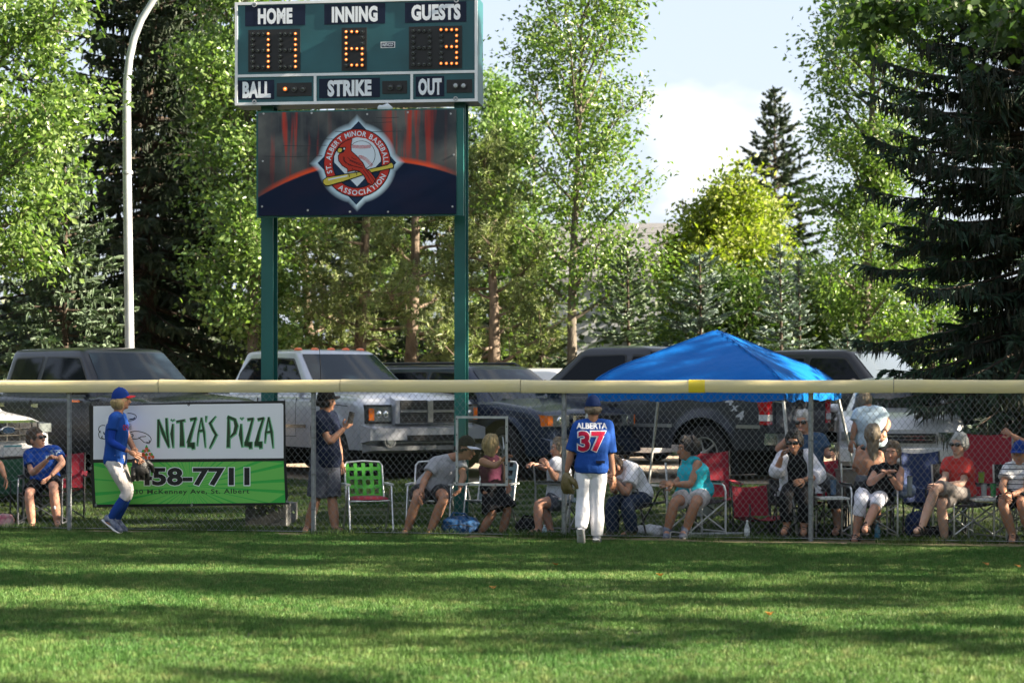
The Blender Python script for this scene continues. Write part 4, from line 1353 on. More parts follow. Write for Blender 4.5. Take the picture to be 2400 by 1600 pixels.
# -- small planted spruces behind the cars
spruce('young_spruce', 4.15, 1.25, N_green, 'young green spruce between the airy ash and the blue canopy peak', tp(1470, 41), 51, 'young spruces behind the parked cars', dens=2.04, whorl=.22, twig=.15, tw=0.042, hb=.25)
spruce('young_spruce', 3.5, 1.2, N_green, 'young dark spruce just left of the airy ash trunk', tp(1265, 43), 52, 'young spruces behind the parked cars', dens=1.87, whorl=.22, twig=.15, tw=0.042, hb=.2)
spruce('young_spruce', 4.1, 1.1, N_blue, 'blue spruce with a brown damaged top above the canopy peak', tp(1640, 42), 53, 'young spruces behind the parked cars', dens=2.04, whorl=.22, twig=.15, tw=0.044, hb=.25, power=.6)
spruce('young_spruce', 4.2, 1.15, N_blue, 'blue spruce with a long bare leader right of the canopy peak', tp(1828, 41), 54, 'young spruces behind the parked cars', dens=2.04, whorl=.24, twig=.15, tw=0.044, hb=.2, power=1.05)
spruce('young_spruce', 3.9, .75, N_blue, 'slim blue spruce leader touching its bigger neighbour right of the canopy', tp(1872, 43), 55, 'young spruces behind the parked cars', dens=1.70, whorl=.26, twig=.14, tw=0.042, hb=.2, power=1.1)
spruce('young_spruce', 2.6, 1.3, N_blue, 'low wide blue spruce under the tall right ash', tp(1985, 43), 56, 'young spruces behind the parked cars', dens=1.87, whorl=.22, twig=.16, tw=0.044, hb=.15)
spruce('young_spruce', 2.3, 1.3, N_dark, 'low dark spruce beside the tall right ash trunk', tp(2110, 42), 57, 'young spruces behind the parked cars', dens=1.87, whorl=.22, twig=.16, tw=0.044, hb=.15)
# -- the big near spruce at the right edge
spruce('spruce_tree', 11.5, 2.35, N_black, 'huge near dark spruce with drooping boughs filling the right edge', tp(2420, 31.5, .3), 28, dens=2.0, hb=.35, hang=.8, twig=.19, tw=.030, whorl=.28, per=10, power=.16, droop=.45, tipup=.6, ragged=.5, hang_mat=N_hang)
# -- leaves hanging in at the top right from a tree beside the camera
near = deciduous('linden_tree', 9.5, 1.5, 5.2, 8000, .08, L_dark, B_grey, 'dark leaved tree whose branch hangs into the top right corner', (6.6, 18.0, 0), 61, limbs=18, up=(25, 65), sigma=.10, aspect=.85, trunk_r=.13,
                 extra=[[(0, 0, 4.6), (-1.0, .1, 5.1), (-2.0, 0, 5.25), (-2.9, -.1, 5.22), (-3.7, -.1, 5.10)], [(0, .2, 4.9), (-1.2, .6, 5.6), (-2.3, .7, 5.62), (-3.2, .8, 5.55)], [(0, -.1, 4.5), (-.9, -.5, 5.1), (-1.8, -.6, 5.05), (-2.5, -.6, 4.98)]])
# trees of the same rows standing beyond the right edge, whose shade falls over the stands
shade = deciduous('ash_tree', 11.5, 1.7, 1.6, 9500, .155, L_ash, B_grey, 'leafy ash nearest the fence end beyond the right edge of the picture', (12.2, 19.0, 0), 62, 'ash trees along the right side of the field', limbs=34, up=(15, 60), sigma=.15, clump=.45)
shade.rotation_euler = (0, 0, 1.0)
for i, (x, y) in enumerate([(14.0, 9.3), (17.5, 15.8), (20.5, 6.6), (20.6, 19.6), (16.2, 21.6), (13.2, 13.6), (11.2, 20.9), (13.4, 24.2), (15.6, 28.2), (11.6, 27.6)]):
    c = copy_tree(shade)
    c.location = (x, y, 0); c.rotation_euler = (0, 0, 1.7 * i); k = .9 + .22 * ((i * 7) % 5) / 4; c.scale = (k, k, k)
    c['label'] = 'leafy ash in the row beyond the right edge of the picture'

# -- far woods closing the view all round
def wood(nS, ang0, ang1, r0, r1, h, n, size, seed):
    g = np.random.default_rng(seed)
    a = g.uniform(np.radians(ang0), np.radians(ang1), nS); rr = g.uniform(r0, r1, nS)
    c = np.stack([rr * np.sin(a), rr * np.cos(a), g.uniform(.2, 1, nS) ** .8 * (h + h * .3 * np.sin(a * 23))], 1)
    idx = g.integers(0, nS, n)
    P = c[idx] + g.normal(size=(n, 3)) * np.array([1, 1, .8]) * size * 2.7; P[:, 2] = np.abs(P[:, 2] - .4) + .4
    V, T = leaf_faces(g, P, None, size, .75)
    tag(link('woods', np_mesh('woods', V, T, L_shrub)), kind='stuff')
wood(260, -19, 21, 60, 76, 3.6, 40000, .31, 77)
wood(900, 40, 320, 62, 90, 12, 30000, 1.7, 78)

# ================================================================== house behind the trees
M_side = mat('grey_siding', (0.30, 0.32, 0.35), .7, noise_amt=.12, noise_scale=2)
M_roof = mat('grey_shingle', (0.15, 0.15, 0.155), .9, noise_amt=.3, noise_scale=12, bump=.4, bump_scale=30)
M_white = mat('white_paint', (0.70, 0.71, 0.70), .55)
M_win = mat('dark_window', (0.02, 0.025, 0.03), .08)
HY0 = 62.0
h0 = tp(1180, HY0); h1 = tp(1580, HY0)
house = empty('house', (0, HY0, .4), 0, 'grey sided house with a shingled roof glimpsed behind the airy ash', 'house')
x0, x1 = h0[0], h1[0]; ze, zr = ztop(640, HY0) - .4, ztop(525, HY0 + 4) - .4
mb = MB(); mb.box(((x0 + x1) / 2, 4, ze / 2), (x1 - x0, 8, ze)); mb.build('wall', M_side, house)
for k in range(int(ze / .2)):
    mb = MB(); mb.box(((x0 + x1) / 2, -.012, .1 + k * .2), (x1 - x0 + .02, .022, .185), (R(-3), 0, 0)); mb.build('siding_plank', M_side, house)
mb = MB()
e = .45
P = [(x0 - e, -e, ze - .15), (x1 + e, -e, ze - .15), (x1 + e, 4, zr), (x0 - e, 4, zr), (x1 + e, 8 + e, ze - .15), (x0 - e, 8 + e, ze - .15)]
mb.add(P + [(a, b, c - .15) for a, b, c in P], [(0, 1, 2, 3), (3, 2, 4, 5), (6, 9, 8, 7), (9, 11, 10, 8), (0, 6, 7, 1), (5, 4, 10, 11), (0, 3, 9, 6), (3, 5, 11, 9), (1, 7, 8, 2), (2, 8, 10, 4)])
rf = mb.build('roof', M_roof, house)
for k in range(10):
    f = (k + .5) / 10
    a = Vector((0, -e, ze - .15)).lerp(Vector((0, 4, zr)), f)
    mb = MB(); mb.box(((x0 + x1) / 2, a.y, a.z + .02), (x1 - x0 + 2 * e - .01, .46, .03), (math.atan2(zr - ze + .15, 4 + e), 0, 0)); mb.build('shingle_course', M_roof, rf)
# cross gable facing the field
gx0, gx1 = tp(1165, HY0 - 2)[0], tp(1300, HY0 - 2)[0]; gz = ztop(535, HY0 - 2) - .4; gm = (gx0 + gx1) / 2
mb = MB(); mb.add([(gx0, -2, 0), (gx1, -2, 0), (gx1, -2, ze), (gm, -2, gz), (gx0, -2, ze), (gx0, 0, 0), (gx1, 0, 0), (gx1, 0, ze), (gm, 2, gz), (gx0, 0, ze)],
       [(0, 1, 2, 3, 4), (0, 4, 9, 5), (1, 6, 7, 2), (2, 7, 8, 3), (4, 3, 8, 9)]); mb.build('gable', M_side, house)
for sgn, xa in ((-1, gx0 - .3), (1, gx1 + .3)):
    mb = MB(); d = Vector((gm - xa, 0, gz - ze + .25)); mid = Vector((xa, -2.1, ze - .2)) + d / 2
    mb.box(mid, (d.length, .25, .16), (0, -math.atan2(d.z, d.x), 0)); mb.build('fascia_board', M_white, rf)
for a, b_ in ((1210, 1262), (1400, 1450), (1500, 1545)):
    xa, xb = tp(a, HY0)[0], tp(b_, HY0)[0]; yy = -2 if a < 1300 else 0
    f = MB(); f.box(((xa + xb) / 2, yy - .05, 1.75), (xb - xa + .16, .05, 1.36)); fr = f.build('window', M_white, house)
    f = MB(); f.box(((xa + xb) / 2, yy - .078, 1.75), (xb - xa, .012, 1.2)); f.build('pane', M_win, fr)

# ================================================================== street lights
M_pole = mat('street_pole_steel', (0.40, 0.43, 0.45), .5, .3, noise_amt=.2, noise_scale=5)
lp_ = at(304, 830, 38.0); 
sl = empty('street_light', (lp_.x, 38, .42), 0, 'tall grey steel street light pole with a curved arm behind the black pickup', 'street light')
B0 = Vector((lp_.x, 38, .42))
P = [Vector((0, 0, 0)), at(304, 830, 38) - B0, at(298, 420, 38) - B0, at(297, 250, 38) - B0]
for px, py in ((298, 190), (303, 140), (314, 90), (332, 45), (360, 0), (400, -42), (452, -75), (512, -95)):
    P.append(at(px, py, 38) - B0)
mb = MB(); mb.tube(P, [.085, .085, .080, .076, .072, .070, .067, .064, .060, .055, .050, .045], 14); mb.build('pole', M_pole, sl, 60)
mb = MB(); mb.ball(P[-1] + Vector((.3, 0, -.02)), (.38, .16, .09), 14, 8); mb.build('lamp_head', M_pole, sl, 60)
mb = MB(); mb.lathe([(.098, 0), (.098, .05), (.092, .06)], Matrix.Translation(at(299, 408, 38) - B0), 14); mb.build('hand_hole_band', M_pole, sl, 40)
Y2 = 66.0; q = at(1785, 484, Y2)
sl2 = empty('street_light', (q.x + .6, Y2, .42), 0, 'distant street light head poking out above the yellow green tree', 'street light')
B0 = Vector((q.x + .6, Y2, .42))
mb = MB(); mb.tube([(0, 0, 0), (0, 0, q.z - .42 - .5), (-.12, 0, q.z - .42 - .1), (-.5, 0, q.z - .42 + .02)], [.08, .06, .05, .04], 10); mb.build('pole', M_pole, sl2, 60)
mb = MB(); mb.ball(q - B0 + Vector((-.1, 0, 0)), (.52, .2, .10), 14, 8); mb.build('lamp_head', mat('lamp_head_grey', (.55, .58, .6), .4), sl2, 60)
# ================================================================== parked vehicles
def paint(name, c, metal=.55, rough=.28):
    return mat(name, c, rough, metal, spec=.3, coat=.25 if max(c) < .1 else .8, noise_amt=.08, noise_scale=1.5)
P_char = paint('charcoal_paint', (0.010, 0.013, 0.020), .1)
P_silver = paint('silver_paint', (0.43, 0.45, 0.50), .30, .28)
P_white = paint('white_silver_paint', (0.68, 0.69, 0.71), .2, .3)
P_blue = paint('slate_blue_paint', (0.020, 0.031, 0.058), .25)
P_grey = paint('dark_grey_paint', (0.040, 0.044, 0.054), .2, .3)
P_black = paint('black_grey_paint', (0.010, 0.012, 0.017), .1)
M_glass = mat('tinted_glass', (0.006, 0.008, 0.011), 0.03, spec=.13)
M_glass_l = mat('windscreen_glass', (0.012, 0.022, 0.032), 0.03, spec=.25)
M_rubber = mat('tyre_rubber', (0.014, 0.014, 0.014), .85, bump=.2, bump_scale=40)
M_trim = mat('black_trim', (0.012, 0.012, 0.013), .5)
M_chrome = mat('chrome', (0.62, 0.63, 0.64), .14, 1.0)
M_alloy = mat('wheel_alloy', (0.40, 0.41, 0.42), .32, .85)
M_lens = mat('headlight_lens', (0.16, 0.18, 0.18), .12, spec=.8, coat=.6, noise_amt=.4, noise_scale=12)
M_refl = mat('headlight_reflector', (0.7, 0.72, 0.74), .15, .9)
M_amber = mat('amber_lens', (0.75, 0.17, 0.02), .2, coat=.5)
M_cablight = mat('cab_light_orange', (0.85, 0.15, 0.03), .3, coat=.4)
M_redlens = mat('red_lens', (0.42, 0.012, 0.015), .15, coat=.6)
M_plate = mat('plate_white', (0.66, 0.68, 0.68), .5, noise_amt=.2, noise_scale=30)
M_platetxt = mat('plate_print', (0.05, 0.12, 0.30), .5)
M_under = mat('underbody', (0.008, 0.008, 0.009), .9)

def lin(tab, x):
    for (x0, y0), (x1, y1) in zip(tab[:-1], tab[1:]):
        if x <= x1:
            t = max(0.0, min(1.0, (x - x0) / (x1 - x0) if x1 > x0 else 0)); return y0 + (y1 - y0) * t
    return tab[-1][1]
def lin_s(tab, x, k=.10):
    return (lin(tab, x - k) + 2 * lin(tab, x) + lin(tab, x + k)) / 4

class Car:
    """Local frame: x forward, y to the car's left, z up, origin on the ground at mid length."""
    def __init__(s, name, label, loc, heading, L, W, top, clear, wheels, Rw, paint_, group='vehicles parked behind the fence', cat='pickup truck',
                 nose=.30, tail=.18, nose_pow=2.6, arch=.10, flare=.02, shoulder=.09, crown=.05):
        s.L, s.W, s.top, s.clear, s.wheels, s.Rw, s.paint = L, W, top, clear, wheels, Rw, paint_
        s.arch, s.flare, s.sh, s.crown = Rw + arch, flare, shoulder, crown
        s.nose, s.tail, s.np = nose, tail, nose_pow
        s.root = empty(name, loc, math.atan2(heading[1], heading[0]), label, cat, group)
        s.x0, s.x1 = -L / 2, L / 2
        s.body()
    def halfw(s, x):
        w_ = s.W / 2
        if x > s.x1 - s.nose: w_ *= 1 - .16 * ((x - (s.x1 - s.nose)) / s.nose) ** s.np
        if x < s.x0 + s.tail: w_ *= 1 - .07 * (((s.x0 + s.tail) - x) / s.tail) ** 2.5
        return w_
    def zbot(s, x):
        z = s.clear
        for xw in s.wheels:
            d = abs(x - xw)
            if d < s.arch: z = max(z, s.Rw + math.sqrt(max(0, s.arch ** 2 - d * d)) * .98)
        return z
    def ztop(s, x): return lin_s(s.top, x, .06)
    def side(s, x, z):
        zb, zt = s.clear, s.ztop(x)
        q = max(0.0, min(1.0, (z - zb) / max(.05, zt - zb)))
        w_ = s.halfw(x) * (0.955 + .045 * math.sin(math.pi * min(1, .12 + q * .72)))
        f = 0
        for xw in s.wheels:
            d = math.hypot(x - xw, z - s.Rw)
            f = max(f, s.flare * math.exp(-((d - s.arch) / .065) ** 2) if d > s.arch - .1 else 0)
        w_ += f
        return w_
    def body(s):
        xs_ = set([s.x0, s.x1])
        n = 84
        for i in range(n + 1): xs_.add(s.x0 + s.L * i / n)
        for xw in s.wheels:
            for k in range(-12, 13): xs_.add(xw + s.arch * math.sin(k / 12 * math.pi / 2) * .9999)
        for k in range(8): xs_.add(s.x1 - s.nose * .5 * (k / 8) ** 2); xs_.add(s.x0 + s.tail * .6 * (k / 8) ** 2)
        xs_ = sorted(x for x in xs_ if s.x0 <= x <= s.x1)
        rings = []
        for x in xs_:
            zb, zt = s.zbot(x), s.ztop(x)
            half = []
            for k in range(9):
                z = zb + (zt - s.sh - zb) * (k / 8)
                half.append((s.side(x, z), z))
            yb = half[-1][0]
            for k in range(1, 5):
                a = math.pi / 2 * k / 4
                half.append((yb - s.sh * 1.3 * (1 - math.cos(a)), zt - s.sh + s.sh * math.sin(a) * .96))
            yt = half[-1][0]
            for k in range(1, 5):
                f = k / 4; half.append((yt * (1 - f), zt - s.sh * .04 + s.crown * (1 - (1 - f) ** 2)))
            ring = [Vector((x, y, z)) for y, z in half] + [Vector((x, -y, z)) for y, z in reversed(half[:-1])]
            rings.append(ring)
        for ring in rings:
            for v in ring:
                k_ = max(0., min(1., (v.x - (s.x1 - .5)) / .5))
                v.x -= .10 * (abs(v.y) / (s.W / 2)) ** 2.2 * k_
        mb = MB(); mb.loft(rings, caps=True, closed=False)
        nr = len(rings[0])
        mb.f.append(tuple(range(nr))); mb.mi.append(0)
        mb.f.append(tuple(range((len(rings) - 1) * nr, len(rings) * nr))[::-1]); mb.mi.append(0)
        s.body_o = mb.build('body', s.paint, s.root, 38, recalc=True)
        mb = MB(); mb.box((0, 0, s.clear + .28), (s.L * .93, s.W * .80, .46)); mb.build('underbody', M_under, s.root)
        for xw in s.wheels:
            mb = MB(); mb.box((xw, 0, s.Rw + .12), (s.arch * 1.9, s.W * .84, s.arch * 1.6)); mb.build('wheel_housing', M_under, s.root)
    def mirror_build(s, name, fn, m, smooth=40, parent=None):
        r_ = []
        for sg in (-1, 1):
            mb = MB(); fn(mb, sg); r_.append(mb.build(name, m, parent or s.root, smooth, recalc=True))
        return r_
    def wheel_set(s, spokes=8, rim_r=.62, steer=0.0, wd=.24, deep=.02, mrim=None, style='spoke'):
        for xw in s.wheels:
            for sg in (-1, 1):
                yw = sg * (s.W / 2 - wd / 2 - .015)
                w_ = bpy.data.objects.new('wheel', None); COL.objects.link(w_); w_.parent = s.root
                w_.location = (xw, yw, s.Rw)
                st = steer if xw == max(s.wheels) else 0
                w_.rotation_euler = (0, 0, st + (math.pi if sg < 0 else 0))
                # +Y of the wheel looks outwards
                Mx = Matrix(((1, 0, 0, 0), (0, 0, 1, 0), (0, -1, 0, 0), (0, 0, 0, 1)))
                mb = MB(); Rr = s.Rw; ri = Rr * rim_r
                mb.lathe([(ri, -wd / 2), (Rr * .93, -wd / 2), (Rr * .985, -wd * .40), (Rr, -wd * .2), (Rr, wd * .2), (Rr * .985, wd * .40), (Rr * .93, wd * .5), (ri * 1.04, wd * .49), (ri, wd * .42), (ri * .97, 0)], Mx, 32)
                mb.build('tyre', M_rubber, w_, 40)
                mb = MB()
                mb.lathe([(ri * .9, -wd * .3), (ri, -wd * .3), (ri * 1.0, wd * .47), (ri * .93, wd * .47), (ri * .88, wd * .2), (ri * .86, -wd * .2)], Mx, 32)
                mb.lathe([(0.001, wd * .25), (ri * .22, wd * .25), (ri * .20, wd * .40), (.001, wd * .42)], Mx, 14)
                for k in range(spokes):
                    a = 2 * math.pi * k / spokes
                    p0 = Mx @ Vector((ri * .15 * math.cos(a), ri * .15 * math.sin(a), wd * .36)); p1 = Mx @ Vector((ri * .93 * math.cos(a), ri * .93 * math.sin(a), wd * .38))
                    mb.tube([p0, p0.lerp(p1, .5), p1], [ri * .085, ri * .065, ri * .085], 6)
                mb.build('rim', mrim or M_alloy, w_, 40)
                mb = MB(); mb.lathe([(.001, -wd * .25), (ri * .9, -wd * .25), (ri * .9, -wd * .2), (.001, -wd * .2)], Mx, 20); mb.build('brake', M_under, w_)
    # ---- greenhouse
    def cab(s, xA, xB, xC, xD, zb, zt, wb, wt, bulge=.10, rbulge=.03, rad=.12):
        s.c = dict(xA=xA, xB=xB, xC=xC, xD=xD, zb=zb, zt=zt, wb=wb, wt=wt, bulge=bulge, rbulge=rbulge)
        rings = []
        def section(t, shrink=0.0, z=None):
            xf = xA + (xB - xA) * t - shrink; xr = xD + (xC - xD) * t + shrink; hw = wb + (wt - wb) * t - shrink * .8
            zz = zb + (zt - zb) * t if z is None else z
            ring = []
            r_ = min(rad * (1 - .25 * t), hw * .5)
            # front edge (left to right), right side, rear, left side; rounded corners
            def corner(cx, cy, a0, a1, k=4):
                for i in range(k + 1):
                    a = a0 + (a1 - a0) * i / k; ring.append((cx + r_ * math.cos(a), cy + r_ * math.sin(a)))
            corner(xf - r_, hw - r_, math.pi / 2, 0)
            for i in range(1, 8): ring.append((xf, (hw - r_) * (1 - 2 * i / 8)))
            corner(xf - r_, -hw + r_, 0, -math.pi / 2)
            for i in range(1, 8): ring.append((xf - r_ + (xr - xf + 2 * r_) * i / 8, -hw))
            corner(xr + r_, -hw + r_, -math.pi / 2, -math.pi)
            for i in range(1, 6): ring.append((xr, (-hw + r_) * (1 - 2 * i / 6)))
            corner(xr + r_, hw - r_, math.pi, math.pi / 2)
            for i in range(1, 8): ring.append((xr + r_ + (xf - xr - 2 * r_) * i / 8, hw))
            o_ = []
            for x, y in ring:
                b_ = (1 - (y / hw) ** 2) if hw > 0 else 0
                mid = (xf + xr) / 2
                k_ = max(0, min(1, (x - mid) / max(.01, xf - mid))) ** 3; k2 = max(0, min(1, (mid - x) / max(.01, mid - xr))) ** 3
                o_.append(Vector((x + bulge * b_ * k_ - rbulge * b_ * k2, y, zz)))
            return o_
        for t in (0, .25, .5, .75, .93): rings.append(section(t))
        d = zt - zb
        rings.append(section(1.0, .012, zb + d * .985)); rings.append(section(1.0, .05, zt + .006)); rings.append(section(1.0, .14, zt + .022)); rings.append(section(1.0, .34, zt + .038))
        mb = MB(); mb.loft(rings); s.cab_o = mb.build('cabin', s.paint, s.root, 42, recalc=True)
    def sy(s, z):
        c = s.c; t = (z - c['zb']) / (c['zt'] - c['zb']); return c['wb'] + (c['wt'] - c['wb']) * t
    def side_glass(s, pts, m=None, rim=.035):
        """pts: outline (x, z) of one side window; built on both sides with a dark surround."""
        cx = sum(p[0] for p in pts) / len(pts); cz = sum(p[1] for p in pts) / len(pts)
        def rounded(P, k=3, r=.05):
            o_ = []
            n = len(P)
            for i in range(n):
                p, a, b_ = Vector(P[i]), Vector(P[i - 1]), Vector(P[(i + 1) % n])
                da, db = (a - p), (b_ - p); ra = min(r, da.length * .45); rb = min(r, db.length * .45)
                q0, q1 = p + da.normalized() * ra, p + db.normalized() * rb
                for j in range(k + 1):
                    t = j / k; o_.append(tuple((q0 * (1 - t) ** 2 + p * 2 * t * (1 - t) + q1 * t * t)))
            return o_
        def slab(mb, sg, P, h0, h1):
            n = len(P)
            A = [Vector((x, sg * (s.sy(z) + h1), z)) for x, z in P]; Bv = [Vector((x, sg * (s.sy(z) + h0), z)) for x, z in P]
            mb.add(A + Bv, [tuple(range(n)), tuple(range(2 * n - 1, n - 1, -1))] + [(i, n + i, n + (i + 1) % n, (i + 1) % n) for i in range(n)])
        big = []
        for x, z in pts:
            d = Vector((x - cx, z - cz)); d = d * ((d.length + rim) / d.length); big.append((cx + d.x, cz + d.y))
        fr = s.mirror_build('window', lambda mb, sg: slab(mb, sg, rounded(big), -.02, .004), M_trim, 30)
        for k, sg in enumerate((-1, 1)):
            mb = MB(); slab(mb, sg, rounded(pts), .004, .007); mb.build('pane', m or M_glass, fr[k], 30, recalc=True)
    def windscreen(s, t0=.06, t1=.93, m=None, rear=False, fw=.90):
        c = s.c
        mb = MB(); V_ = []; nu, nv = 14, 6
        for lay, off in ((0, .010), (1, -.02)):
            for j in range(nv + 1):
                t = t0 + (t1 - t0) * j / nv
                hw = (c['wb'] + (c['wt'] - c['wb']) * t) * fw
                for i in range(nu + 1):
                    y = hw * (2 * i / nu - 1); b_ = 1 - (y / (hw / fw)) ** 2
                    if rear: x = c['xD'] + (c['xC'] - c['xD']) * t - c['rbulge'] * b_ - off
                    else: x = c['xA'] + (c['xB'] - c['xA']) * t + c['bulge'] * b_ + off
                    V_.append((x, y, c['zb'] + (c['zt'] - c['zb']) * t + off * .4))
        n1 = (nu + 1) * (nv + 1); fs = []
        for j in range(nv):
            for i in range(nu):
                a = j * (nu + 1) + i; fs.append((a, a + 1, a + nu + 2, a + nu + 1)); fs.append((n1 + a, n1 + a + nu + 1, n1 + a + nu + 2, n1 + a + 1))
        mb.add(V_, fs)
        o_ = mb.build('rear_window' if rear else 'windshield', m or M_glass_l, s.root, 30)
        return o_
    def wipers(s):
        c = s.c
        for y0 in (.55, -.1):
            mb = MB(); 
            pts = []
            for k in range(5):
                y = y0 - .55 * k / 4; t = .03 + .07 * k / 4; b_ = 1 - (y / c['wb']) ** 2
                pts.append((c['xA'] + (c['xB'] - c['xA']) * t + c['bulge'] * b_ + .03, y, c['zb'] + (c['zt'] - c['zb']) * t + .015))
            mb.tube(pts, .010, 5); mb.build('wiper', M_trim, s.root)
    def seam(s, path, name='door_seam', m=None, wd=.010, off=.0025, sides=(-1, 1)):
        """thin line following the flank; path: (x, z) points"""
        for sg in sides:
            mb = MB(); P = []
            for i, (x, z) in enumerate(path):
                a = Vector(path[max(i - 1, 0)]); b_ = Vector(path[min(i + 1, len(path) - 1)]); d = (b_ - a).normalized(); nn = Vector((-d.y, d.x)) * wd / 2
                P.append(((x + nn.x, z + nn.y), (x - nn.x, z - nn.y)))
            V_ = []
            for q0, q1 in P:
                for h in (off, -.01):
                    V_.append(Vector((q0[0], sg * (s.side(*q0) + h), q0[1]))); V_.append(Vector((q1[0], sg * (s.side(*q1) + h), q1[1])))
            fs = []
            for i in range(len(P) - 1):
                a = 4 * i; fs += [(a, a + 1, a + 5, a + 4), (a, a + 4, a + 6, a + 2), (a + 1, a + 3, a + 7, a + 5)]
            mb.add(V_, fs); mb.build(name, m or M_trim, s.root)
    def door(s, xa, xb, z0, z1):
        n = 6
        s.seam([(xa, z1 - (z1 - z0) * i / n) for i in range(n + 1)] + [(xa + (xb - xa) * i / n, z0) for i in range(1, n + 1)] + [(xb, z0 + (z1 - z0) * i / n) for i in range(1, n + 1)])
    def handle(s, x, z, m=None):
        def f(mb, sg):
            y = sg * (s.side(x, z) + .022)
            mb.box((x, y, z), (.20, .022, .034)); mb.box((x, sg * (s.side(x, z) + .003), z), (.16, .014, .055))
        s.mirror_build('door_handle', f, m or M_chrome)
    def mirrors(s, x, z, m=None, sz=(.13, .20, .19), off=.20, tow=False):
        def f(mb, sg):
            y0 = s.c['wb'] * .98
            mb.box((x - .02, sg * (y0 + off * .45), z - .04), (.06, off, .045))
            yy = sg * (y0 + off + sz[1] / 2 - .04)
            rings = []
            for k in range(7):
                t = -1 + 2 * k / 6; r_ = math.sqrt(max(.05, 1 - abs(t) ** 3))
                rings.append([Vector((x + sz[0] / 2 * r_ * math.cos(a) * (1 if math.cos(a) > 0 else .5), yy + sg * sz[1] / 2 * t, z + .03 + sz[2] / 2 * r_ * math.sin(a))) for a in [2 * math.pi * j / 12 for j in range(12)]])
            mb.loft(rings)
        s.mirror_build('mirror', f, m or M_trim, 50)
    def front_slab(s, y0, y1, z0, z1, d0, d1, round_=0.0, top_in=0.0):
        """prism across the nose between widths y0..y1 following the plan curve; d = distance ahead of the nose"""
        n = 10; rings = []
        for i in range(n + 1):
            y = y0 + (y1 - y0) * i / n
            xb = s.nose_x(y)
            rings.append([Vector((xb + d0, y, z0)), Vector((xb + d1 - .0, y, z0 + round_)), Vector((xb + d1, y, z1 - round_)), Vector((xb + d0 - top_in, y, z1))])
        return rings
    def nose_x(s, y):
        """the nose seen from above is gently bowed"""
        hw = s.W / 2
        return s.x1 - .10 * (abs(y) / hw) ** 2.2 - .0
    def slab_part(s, name, m, y0, y1, z0, z1, d0, d1, round_=0., top_in=0., parent=None, smooth=35):
        mb = MB(); mb.loft(s.front_slab(y0, y1, z0, z1, d0, d1, round_, top_in)); return mb.build(name, m, parent or s.root, smooth, recalc=True)
    def plate(s, x, y, z, text, front=True, parent=None):
        sg = 1 if front else -1
        mb = MB(); mb.box((x + sg * .006, y, z), (.010, .31, .155)); p = mb.build('license_plate', M_plate, parent or s.root)
        pl = Plane((x + sg * .012, y, z), (0, 1 * sg, 0), (0, 0, 1))
        mb = MB(); pl.text(mb, text, [(-.12, -.035), (.12, -.035), (.12, .035), (-.12, .035)], .002, .02); mb.build('plate_number', M_platetxt, p)
        mb = MB(); pl.rect(mb, -.15, .045, .15, .065, 0, .0015); mb.build('plate_band', mat('plate_teal', (.03, .25, .3), .5), p)

def gz(x, y): return ground_z(x, y)
def on(px, Y): 
    x = (px - 1200) / K * Y; return Vector((x, Y, ground_z(x, Y)))
def hd(deg):
    """heading: degrees turned from facing the camera towards the picture's right"""
    return (math.sin(R(deg)), -math.cos(R(deg)))
def car_loc(front_px, front_Y, deg, L):
    """ground point of the car's middle, given where the middle of its nose stands"""
    x = (front_px - 1200) / K * front_Y; h = hd(deg)
    cx, cy = x - h[0] * L / 2, front_Y - h[1] * L / 2
    return (cx, cy, .425)

# ---------- pickup family
def pickup(name, label, loc, deg, paint_, L=5.9, W=2.0, hood_z=1.20, zt=1.90, Rw=.40, hood_x=1.45, xB=.55, xC=-1.15, xD=-1.32, belt=1.20, bed_z=1.28, wheelx=(-1.85, 1.90), clear=.42, wt=.70, nose=.34, **kw):
    x1, x0 = L / 2, -L / 2
    top = [(x0, bed_z - .03), (x0 + .05, bed_z), (xD - .02, bed_z), (xD + .05, belt + .02), (hood_x - .10, belt + .03), (hood_x + .1, hood_z + .045), (x1 - .45, hood_z - .02), (x1 - .14, hood_z - .085), (x1, hood_z - .20)]
    c = Car(name, label, loc, hd(deg), L, W, top, clear, wheelx, Rw, paint_, nose=nose, **kw)
    c.cab(hood_x, xB, xC, xD, belt - .02, zt, W / 2 - .09, wt)
    return c

# black crew-cab pickup at the left (faces right, nose behind the pizza banner)
c = pickup('pickup_truck', 'black crew cab pickup truck parked behind the pizza banner', car_loc(505, 29.3, 42, 5.9), 42, P_char, zt=1.93, xC=-1.55, xD=-1.66, hood_x=1.35, xB=.50, belt=1.23, hood_z=1.24, shoulder=.11)
c.windscreen(); c.windscreen(rear=True, m=M_glass); c.wipers()
c.side_glass([(1.05, 1.30), (.50, 1.80), (-.42, 1.82), (-.48, 1.30)]); c.side_glass([(-.60, 1.30), (-.56, 1.82), (-1.36, 1.80), (-1.42, 1.30)])
c.door(.98, -.52, .55, 1.18); c.door(-.54, -1.62, .55, 1.18)
c.handle(-.33, 1.10); c.handle(-1.36, 1.10); c.mirrors(.95, 1.33); c.wheel_set(6)
c.seam([(x / 10, .80) for x in range(-24, 14)], 'side_moulding', M_trim, .06, .012)
s_ = c
def amber(mb, sg):
    mb.box((.82, sg * (c.side(.82, 1.17) + .012), 1.175), (.22, .02, .030))
c.mirror_build('marker_light', amber, M_amber)
g_ = c.slab_part('grille', M_trim, -.62, .62, .72, 1.03, -.04, .02)
for k in range(3): c.slab_part('grille_bar', M_chrome, -.60, .60, .76 + k * .10, .80 + k * .10, 0, .035, parent=g_)
for sg in (-1, 1): c.slab_part('headlight', M_lens, sg * .64, sg * .90, .78, 1.04, -.10, .012)
c.slab_part('bumper', M_chrome, -.95, .95, .45, .68, -.06, .10, .03)

